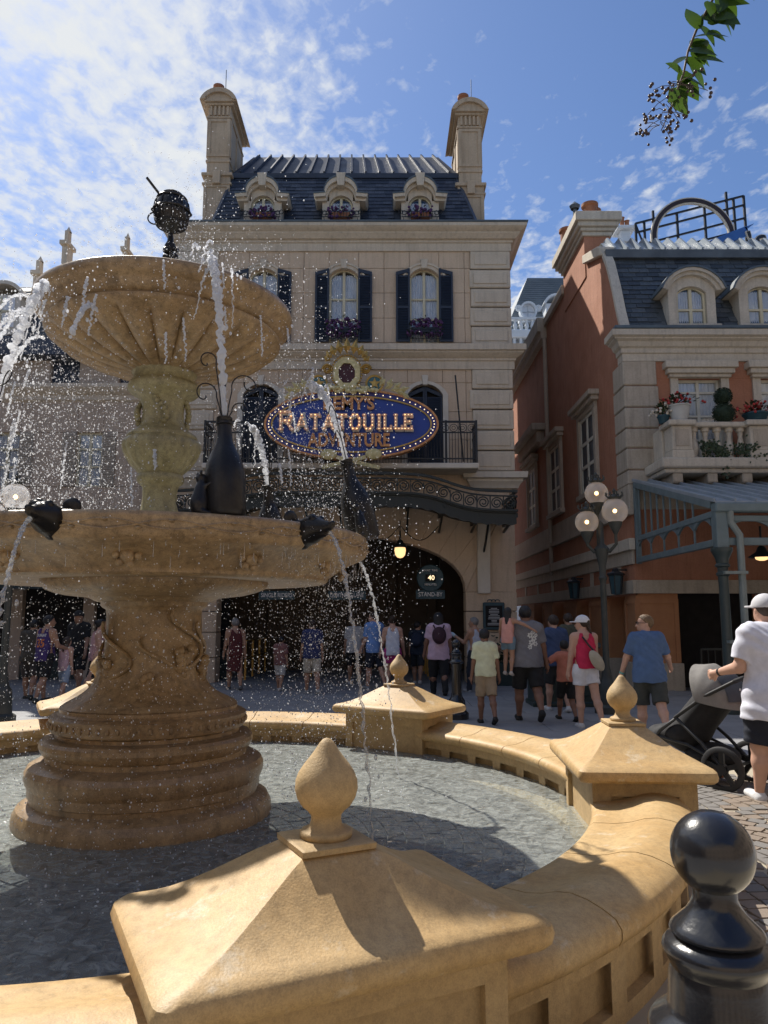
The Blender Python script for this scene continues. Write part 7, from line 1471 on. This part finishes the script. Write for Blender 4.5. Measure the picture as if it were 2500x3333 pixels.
o = thing('drink_bottle', 'shiny red drink bottle clipped to the stroller handle', 'bottle', (3.40, 7.12, .86)); b = MB(); b.lathe([(0, -.09), (.03, -.09), (.045, -.06), (.047, .03), (.035, .07), (.02, .085), (.02, .1), (0, .1)], 16); b.build('bottle_body', 'red_shiny', o, local=True, smooth=50); b = MB(); b.tube([(.02 * math.cos(t), 0, .12 + .025 * math.sin(t)) for t in [2 * PI * q / 12 for q in range(13)]], .006, 5); b.build('clip_ring', 'zinc', o, local=True)
b = MB(); b.box(-.11, .11, -.05, .05, .06, .17); o = b.build('box', 'terracotta', None, bevel=.01); o.location = (3.22, 7.62, .0); o.rotation_euler = (0, 0, R(8)); tag(o, 'small brick-red box in the bottom of the stroller', 'box'); o.name = 'red_box'
# ------------------------------------------------------------------ water in the air
rw = random.Random(11)
def wob(pts, rad, name, m, label, cat='water jet', grp='jets from the bronze bottles', blobs=0, seg=9):
    """ragged thread of water: tube with lumps, plus torn-off blobs, as one mesh"""
    P = [Vector(p) for p in pts]; fine = []
    for i in range(len(P) - 1):
        for k in range(12): t = k / 12; fine.append(P[i].lerp(P[i + 1], t))
    fine.append(P[-1]); n = len(fine); rr = []
    for i, p in enumerate(fine):
        t = i / (n - 1); q = rad[0] + (rad[1] - rad[0]) * t; nz = mnoise.noise((i * .55 + rad[0] * 900, 3.1, P[0].x * 7)); nz2 = mnoise.noise((i * 1.7, 1.1, P[0].z * 5)); rr.append(max(.0025, q * (.85 + .8 * nz + .45 * nz2))); off = Vector((mnoise.noise((i * .4, 7, P[0].y)), mnoise.noise((i * .4, 9, P[0].x)), 0)) * max(q * .8, .016) * min(1, t * 3); fine[i] = p + off
    rr[-1] = .004; b = MB(); b.tube(fine, rr, seg)
    for k in range(blobs):
        p = fine[rw.randrange(n // 4, n)] + Vector((rw.gauss(0, .05), rw.gauss(0, .05), rw.gauss(0, .06))); q = rw.uniform(.004, .012); b.ball(p, q, 7, 6, (rw.uniform(.7, 1), 1, rw.uniform(.8, 1.8)))
    o = b.build(name, m, None, smooth=80)
    if label: tag(o, label, cat, grp)
    return o
def arc3(p0, v, T_, n=10, g=9.8): p0 = Vector(p0); v = Vector(v); return [p0 + v * (T_ * i / n) + Vector((0, 0, -.5 * g * (T_ * i / n) ** 2)) for i in range(n + 1)]
lab = ['white water jet rising from the upright bottle before the bowl', 'white water jet crossing the blue sign from the leaning bottle', 'white water jet from the far bottle left of the sign', 'white water jet at the left edge of the basin']
for i, t in enumerate(bt):
    M = t.matrix_basis; p0 = M @ Vector((0, 0, .60)); d = (M.to_3x3() @ Vector((0, 0, 1))).normalized(); v = d * 5.0 + Vector((FX - p0.x, FY - p0.y, 0)).normalized() * .30
    if i == 1: v = d * 3.6
    if i == 2: v = d * 3.3 + Vector((-.2, 0, 0))
    pts = arc3(p0, v, .42 if i == 0 else (.30 if i == 3 else .33), 9); jet = wob(pts, (.023, .033), 'water_jet', 'jet_water', lab[i], blobs=10)
    top = pts[-1]
    for k in range(7 if i == 0 else 5):
        q = top + Vector((rw.gauss(0, .09), rw.gauss(0, .09), rw.uniform(-.1, .12))); s = wob(arc3(q, (rw.gauss(0, .35) , rw.gauss(0, .35), rw.uniform(-.4, .9)), rw.uniform(.16, .32), 5), (.010, .004), 'water_strand', 'jet_water', None, blobs=3, seg=7)
        s.parent = jet; s.name = 'strand'
# loose strands falling off the upper bowl
fs_ = thing('falling_water', 'torn white strands of water falling from the rim of the fluted bowl', 'falling water', (0, 0, 0))
for k in range(26):
    a = R(rw.uniform(-175, 40)); r0 = rw.uniform(.99, 1.12); z = rw.uniform(2.5, 4.0); p = (FX + r0 * math.cos(a), FY + r0 * math.sin(a), z); s = wob(arc3(p, (math.cos(a) * .25 + rw.gauss(0, .1), math.sin(a) * .25, -1.2), rw.uniform(.08, .16), 5), (rw.uniform(.005, .012), .005), 'water_strand', 'jet_water', None, blobs=2, seg=7); s.parent = fs_; s.name = 'strand'
for k, (a, z0_, T_) in enumerate(((-172, 3.95, .45), (-165, 3.9, .5), (-150, 3.9, .55), (178, 3.8, .5), (-100, 3.6, .3))):
    p = (FX + .98 * math.cos(R(a)), FY + .98 * math.sin(R(a)), z0_); s = wob(arc3(p, (math.cos(R(a)) * .9, math.sin(R(a)) * .9, .6), T_, 9), (.011, .019), 'water_strand', 'jet_water', None, blobs=8); s.parent = fs_; s.name = 'strand'
# spout streams
for i, (ang, T) in enumerate(sp):
    p0 = T @ Vector((.20, 0, -.02)); v = Vector((math.cos(R(ang)), math.sin(R(ang)), 0)) * (.75 if i != 1 else .62) + Vector((0, 0, -.35)); tf = (-.35 + math.sqrt(.35 ** 2 + 2 * 9.8 * (p0.z - WZ))) / 9.8
    wob(arc3(p0, v, tf, 12), (.014, .007), 'spout_stream', 'stream_water', ['arc of water pouring from the left spout head', 'arc of water pouring from the spout head by the leaning bottle', 'arc of water pouring from the far right spout head'][i], 'water stream', 'streams from the spout heads', blobs=14)
# spray: thousands of small drops in one cloud
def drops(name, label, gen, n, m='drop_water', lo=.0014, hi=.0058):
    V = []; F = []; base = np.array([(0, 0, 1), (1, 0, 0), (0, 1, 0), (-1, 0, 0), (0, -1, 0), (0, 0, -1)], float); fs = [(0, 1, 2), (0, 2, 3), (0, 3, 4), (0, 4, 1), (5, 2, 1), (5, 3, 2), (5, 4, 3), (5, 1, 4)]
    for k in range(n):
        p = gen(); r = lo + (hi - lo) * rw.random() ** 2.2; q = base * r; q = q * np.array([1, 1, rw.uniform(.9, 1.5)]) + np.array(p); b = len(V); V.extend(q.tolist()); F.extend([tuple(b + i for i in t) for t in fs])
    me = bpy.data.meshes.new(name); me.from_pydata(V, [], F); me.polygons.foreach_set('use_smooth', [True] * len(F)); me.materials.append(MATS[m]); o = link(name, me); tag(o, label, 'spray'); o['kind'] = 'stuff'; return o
def g_upper():      # burst round the pot and falling round the bowl
    a = rw.uniform(0, 2 * PI); r = abs(rw.gauss(0, .55)); return (FX + r * math.cos(a) + .12, FY + r * math.sin(a), 4.05 + abs(rw.gauss(0, .45)) * math.exp(-r * .6) * 1.3)
def g_curtain():    # curtain off the bowl rim, drifting outward
    a = rw.uniform(0, 2 * PI); r = .95 + abs(rw.gauss(0, .28)); return (FX + r * math.cos(a), FY + r * math.sin(a), rw.uniform(2.2, 4.05))
def g_left():
    return (FX - .35 - abs(rw.gauss(0, .62)), FY - rw.uniform(-.9, 1.3), 2.2 + rw.random() ** 1.3 * 1.6)
def g_low():        # rain under the lower basin into the pool
    a = rw.uniform(0, 2 * PI); r = 1.25 + abs(rw.gauss(0, .32)); return (FX + r * math.cos(a), FY + r * math.sin(a), rw.uniform(.2, 2.1))
def g_front():
    a = R(rw.uniform(-150, 20)); r = rw.uniform(.7, 1.8); return (FX + r * math.cos(a), FY + r * math.sin(a), rw.uniform(.25, 2.2))
def g_right():
    return (FX + 1.1 + abs(rw.gauss(0, .35)), FY + rw.gauss(0, .7), rw.triangular(.3, 3.6, 2.3))
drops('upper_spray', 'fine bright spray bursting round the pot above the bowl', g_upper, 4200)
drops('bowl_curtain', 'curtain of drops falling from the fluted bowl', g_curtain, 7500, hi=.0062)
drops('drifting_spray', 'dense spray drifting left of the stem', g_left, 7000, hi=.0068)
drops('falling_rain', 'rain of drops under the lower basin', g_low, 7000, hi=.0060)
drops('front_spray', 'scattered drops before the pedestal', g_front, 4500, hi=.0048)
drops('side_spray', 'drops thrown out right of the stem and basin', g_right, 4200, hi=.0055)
def g_mist():
    if rw.random() < .45: return g_left()
    return g_curtain() if rw.random() < .6 else g_right()
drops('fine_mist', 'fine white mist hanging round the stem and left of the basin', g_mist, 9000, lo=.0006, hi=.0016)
# splashes where streams hit the pool
sb = MB()
for k in range(420):
    a = rw.uniform(0, 2 * PI); r = 1.5 + abs(rw.gauss(0, .35)); x_, y_ = FX + r * math.cos(a), FY + r * math.sin(a); sb.ball((x_, y_, WZ + .004), rw.uniform(.003, .008), 6, 4, (1, 1, .6))
o = sb.build('splash_crowns', 'jet_water', None, smooth=80); tag(o, 'small splashes where the drops strike the pool', 'splash'); o['kind'] = 'stuff'
# water film dripping down the basin wall
db = MB()
for k in range(170):
    a = rw.uniform(0, 2 * PI); z = 2.035 - rw.random() ** 2 * .1; L = rw.uniform(.015, .09); r = 1.555
    db.tube([(FX + (r + .004) * math.cos(a), FY + (r + .004) * math.sin(a), z), (FX + r * math.cos(a), FY + r * math.sin(a), z - L)], [.0012, .0028], 5)
o = db.build('drip_strings', 'stream_water', None, smooth=80); tag(o, 'strings of drips hanging from the basin moulding', 'water drips'); o['kind'] = 'stuff'
# ------------------------------------------------------------------ leafy branch overhead
m = bpy.data.materials.new('leaf_green'); m.use_nodes = True; t = m.node_tree; t.nodes.clear(); MATS['leaf_green'] = m
o_ = N(t, 'ShaderNodeOutputMaterial'); pb = N(t, 'ShaderNodeBsdfPrincipled'); pb.inputs['Base Color'].default_value = (.035, .075, .018, 1); pb.inputs['Roughness'].default_value = .35; tl = N(t, 'ShaderNodeBsdfTranslucent'); tl.inputs[0].default_value = (.09, .17, .02, 1); mx = N(t, 'ShaderNodeMixShader'); mx.inputs[0].default_value = .4
t.links.new(pb.outputs[0], mx.inputs[1]); t.links.new(tl.outputs[0], mx.inputs[2]); t.links.new(mx.outputs[0], o_.inputs[0])
mat('twig', (.10, .075, .055), .7, None, 30); mat('seed_pod', (.035, .022, .022), .5, (.06, .035, .03), 40)
br = thing('tree_branch', 'leafy twig with round dark seed pods hanging in at the top right', 'branch', (1.0, 2.4, 4.0))
def px(u, v, Y): 
    x_ = (u - 1250) / 2450; z_ = -(v - 1666.5) / 2450; c, s = math.cos(R(8)), math.sin(R(8)); d = Vector((x_, c - s * z_, s + c * z_)); return Vector((0, 0, 1.6)) + d * (Y / d.y)
BYY = 2.4; stem = [px(2420, -500, 2.7), px(2360, -160, 2.55), px(2319, 0, BYY), px(2268, 95, BYY), px(2240, 165, BYY), px(2225, 240, BYY), px(2205, 290, BYY), px(2190, 340, BYY), px(2172, 380, BYY - .02), px(2152, 425, BYY - .03)]
MB().tube(stem, [.009, .007, .005, .0045, .004, .004, .0035, .003, .002, .0015], 7).build('stem', 'twig', br, smooth=60)
rl_ = random.Random(21)
def leaf(p, d, L, W, nrm):
    d = d.normalized(); s = d.cross(nrm).normalized(); n = s.cross(d); b = MB(); rows = 7; vs = []
    for i in range(rows):
        t = i / (rows - 1); w = W * math.sin(PI * min(1, .06 + .94 * t) ** .8) * (1 if i < rows - 1 else 0) + .0005; bend = -.18 * L * t * t
        for q in (-1, 0, 1): vs.append(p + d * (L * t) + s * (w * q) + n * (bend + .12 * w * abs(q)))
    b.add(vs, [(i * 3 + q, i * 3 + q + 1, (i + 1) * 3 + q + 1, (i + 1) * 3 + q) for i in range(rows - 1) for q in (0, 1)]); b.build('leaf', 'leaf_green', br, smooth=60)
for (u, v, du, dv, L) in ((2270, 95, -.2, -1, .085), (2285, 60, 1, -.1, .10), (2300, 40, 1, .5, .10), (2330, 10, 1, .2, .09), (2262, 120, 1, .15, .09), (2250, 140, 1, .45, .085), (2240, 165, 1, .3, .08), (2235, 185, -.6, .2, .055), (2232, 190, 1, .7, .075), (2222, 240, -.8, -.3, .06), (2215, 250, .9, .55, .08), (2208, 275, 1, .25, .085), (2203, 290, -.3, .5, .05), (2200, 290, .6, 1, .07), (2275, 80, .7, 1, .08), (2310, 5, -.1, 1, .06), (2350, -40, 1, .3, .1), (2340, -20, .5, 1, .11), (2390, -100, 1, .5, .1), (2195, 320, .5, .6, .06), (2370, -60, 1, -.2, .1), (2325, 30, .8, .9, .09)):
    leaf(px(u, v, BYY + rl_.uniform(-.02, .03)), Vector((du, rl_.uniform(-.5, .3), -dv)), L * 1.25, L * .42, Vector((rl_.uniform(-.5, .5), -1, rl_.uniform(.1, .9))))
for k in range(20):
    t = k / 19; u0, v0 = 2400 - 190 * t, -140 + 420 * t
    leaf(px(u0 + rl_.uniform(-8, 14), v0, BYY + rl_.uniform(-.03, .04)), Vector((rl_.uniform(-.5, 1), rl_.uniform(-.5, .3), rl_.uniform(-1, .3))), rl_.uniform(.07, .10), rl_.uniform(.026, .036), Vector((rl_.uniform(-.5, .5), -1, rl_.uniform(.1, .9))))
for k in range(26):
    t = rl_.random(); c = px(2190 - 45 * t, 262 + 150 * t, BYY - .02); a = rl_.uniform(0, 2 * PI); e = c + Vector((math.cos(a) * rl_.uniform(.04, .12) * (1.1 - .5 * t), rl_.uniform(-.06, .06), math.sin(a) * .04 - .02)); q = MB(); q.tube([c, (c + e) / 2 + Vector((0, 0, .008)), e], .0012, 5); 
    tw = q.build('pod_stalk', 'twig', br)
    for j in range(rl_.randint(3, 5)):
        b = MB(); b.ball(e + Vector((rl_.gauss(0, .012), rl_.gauss(0, .012), rl_.gauss(0, .012))), rl_.uniform(.0045, .0065), 8, 6); b.build('seed_pod', 'seed_pod', tw, smooth=60)
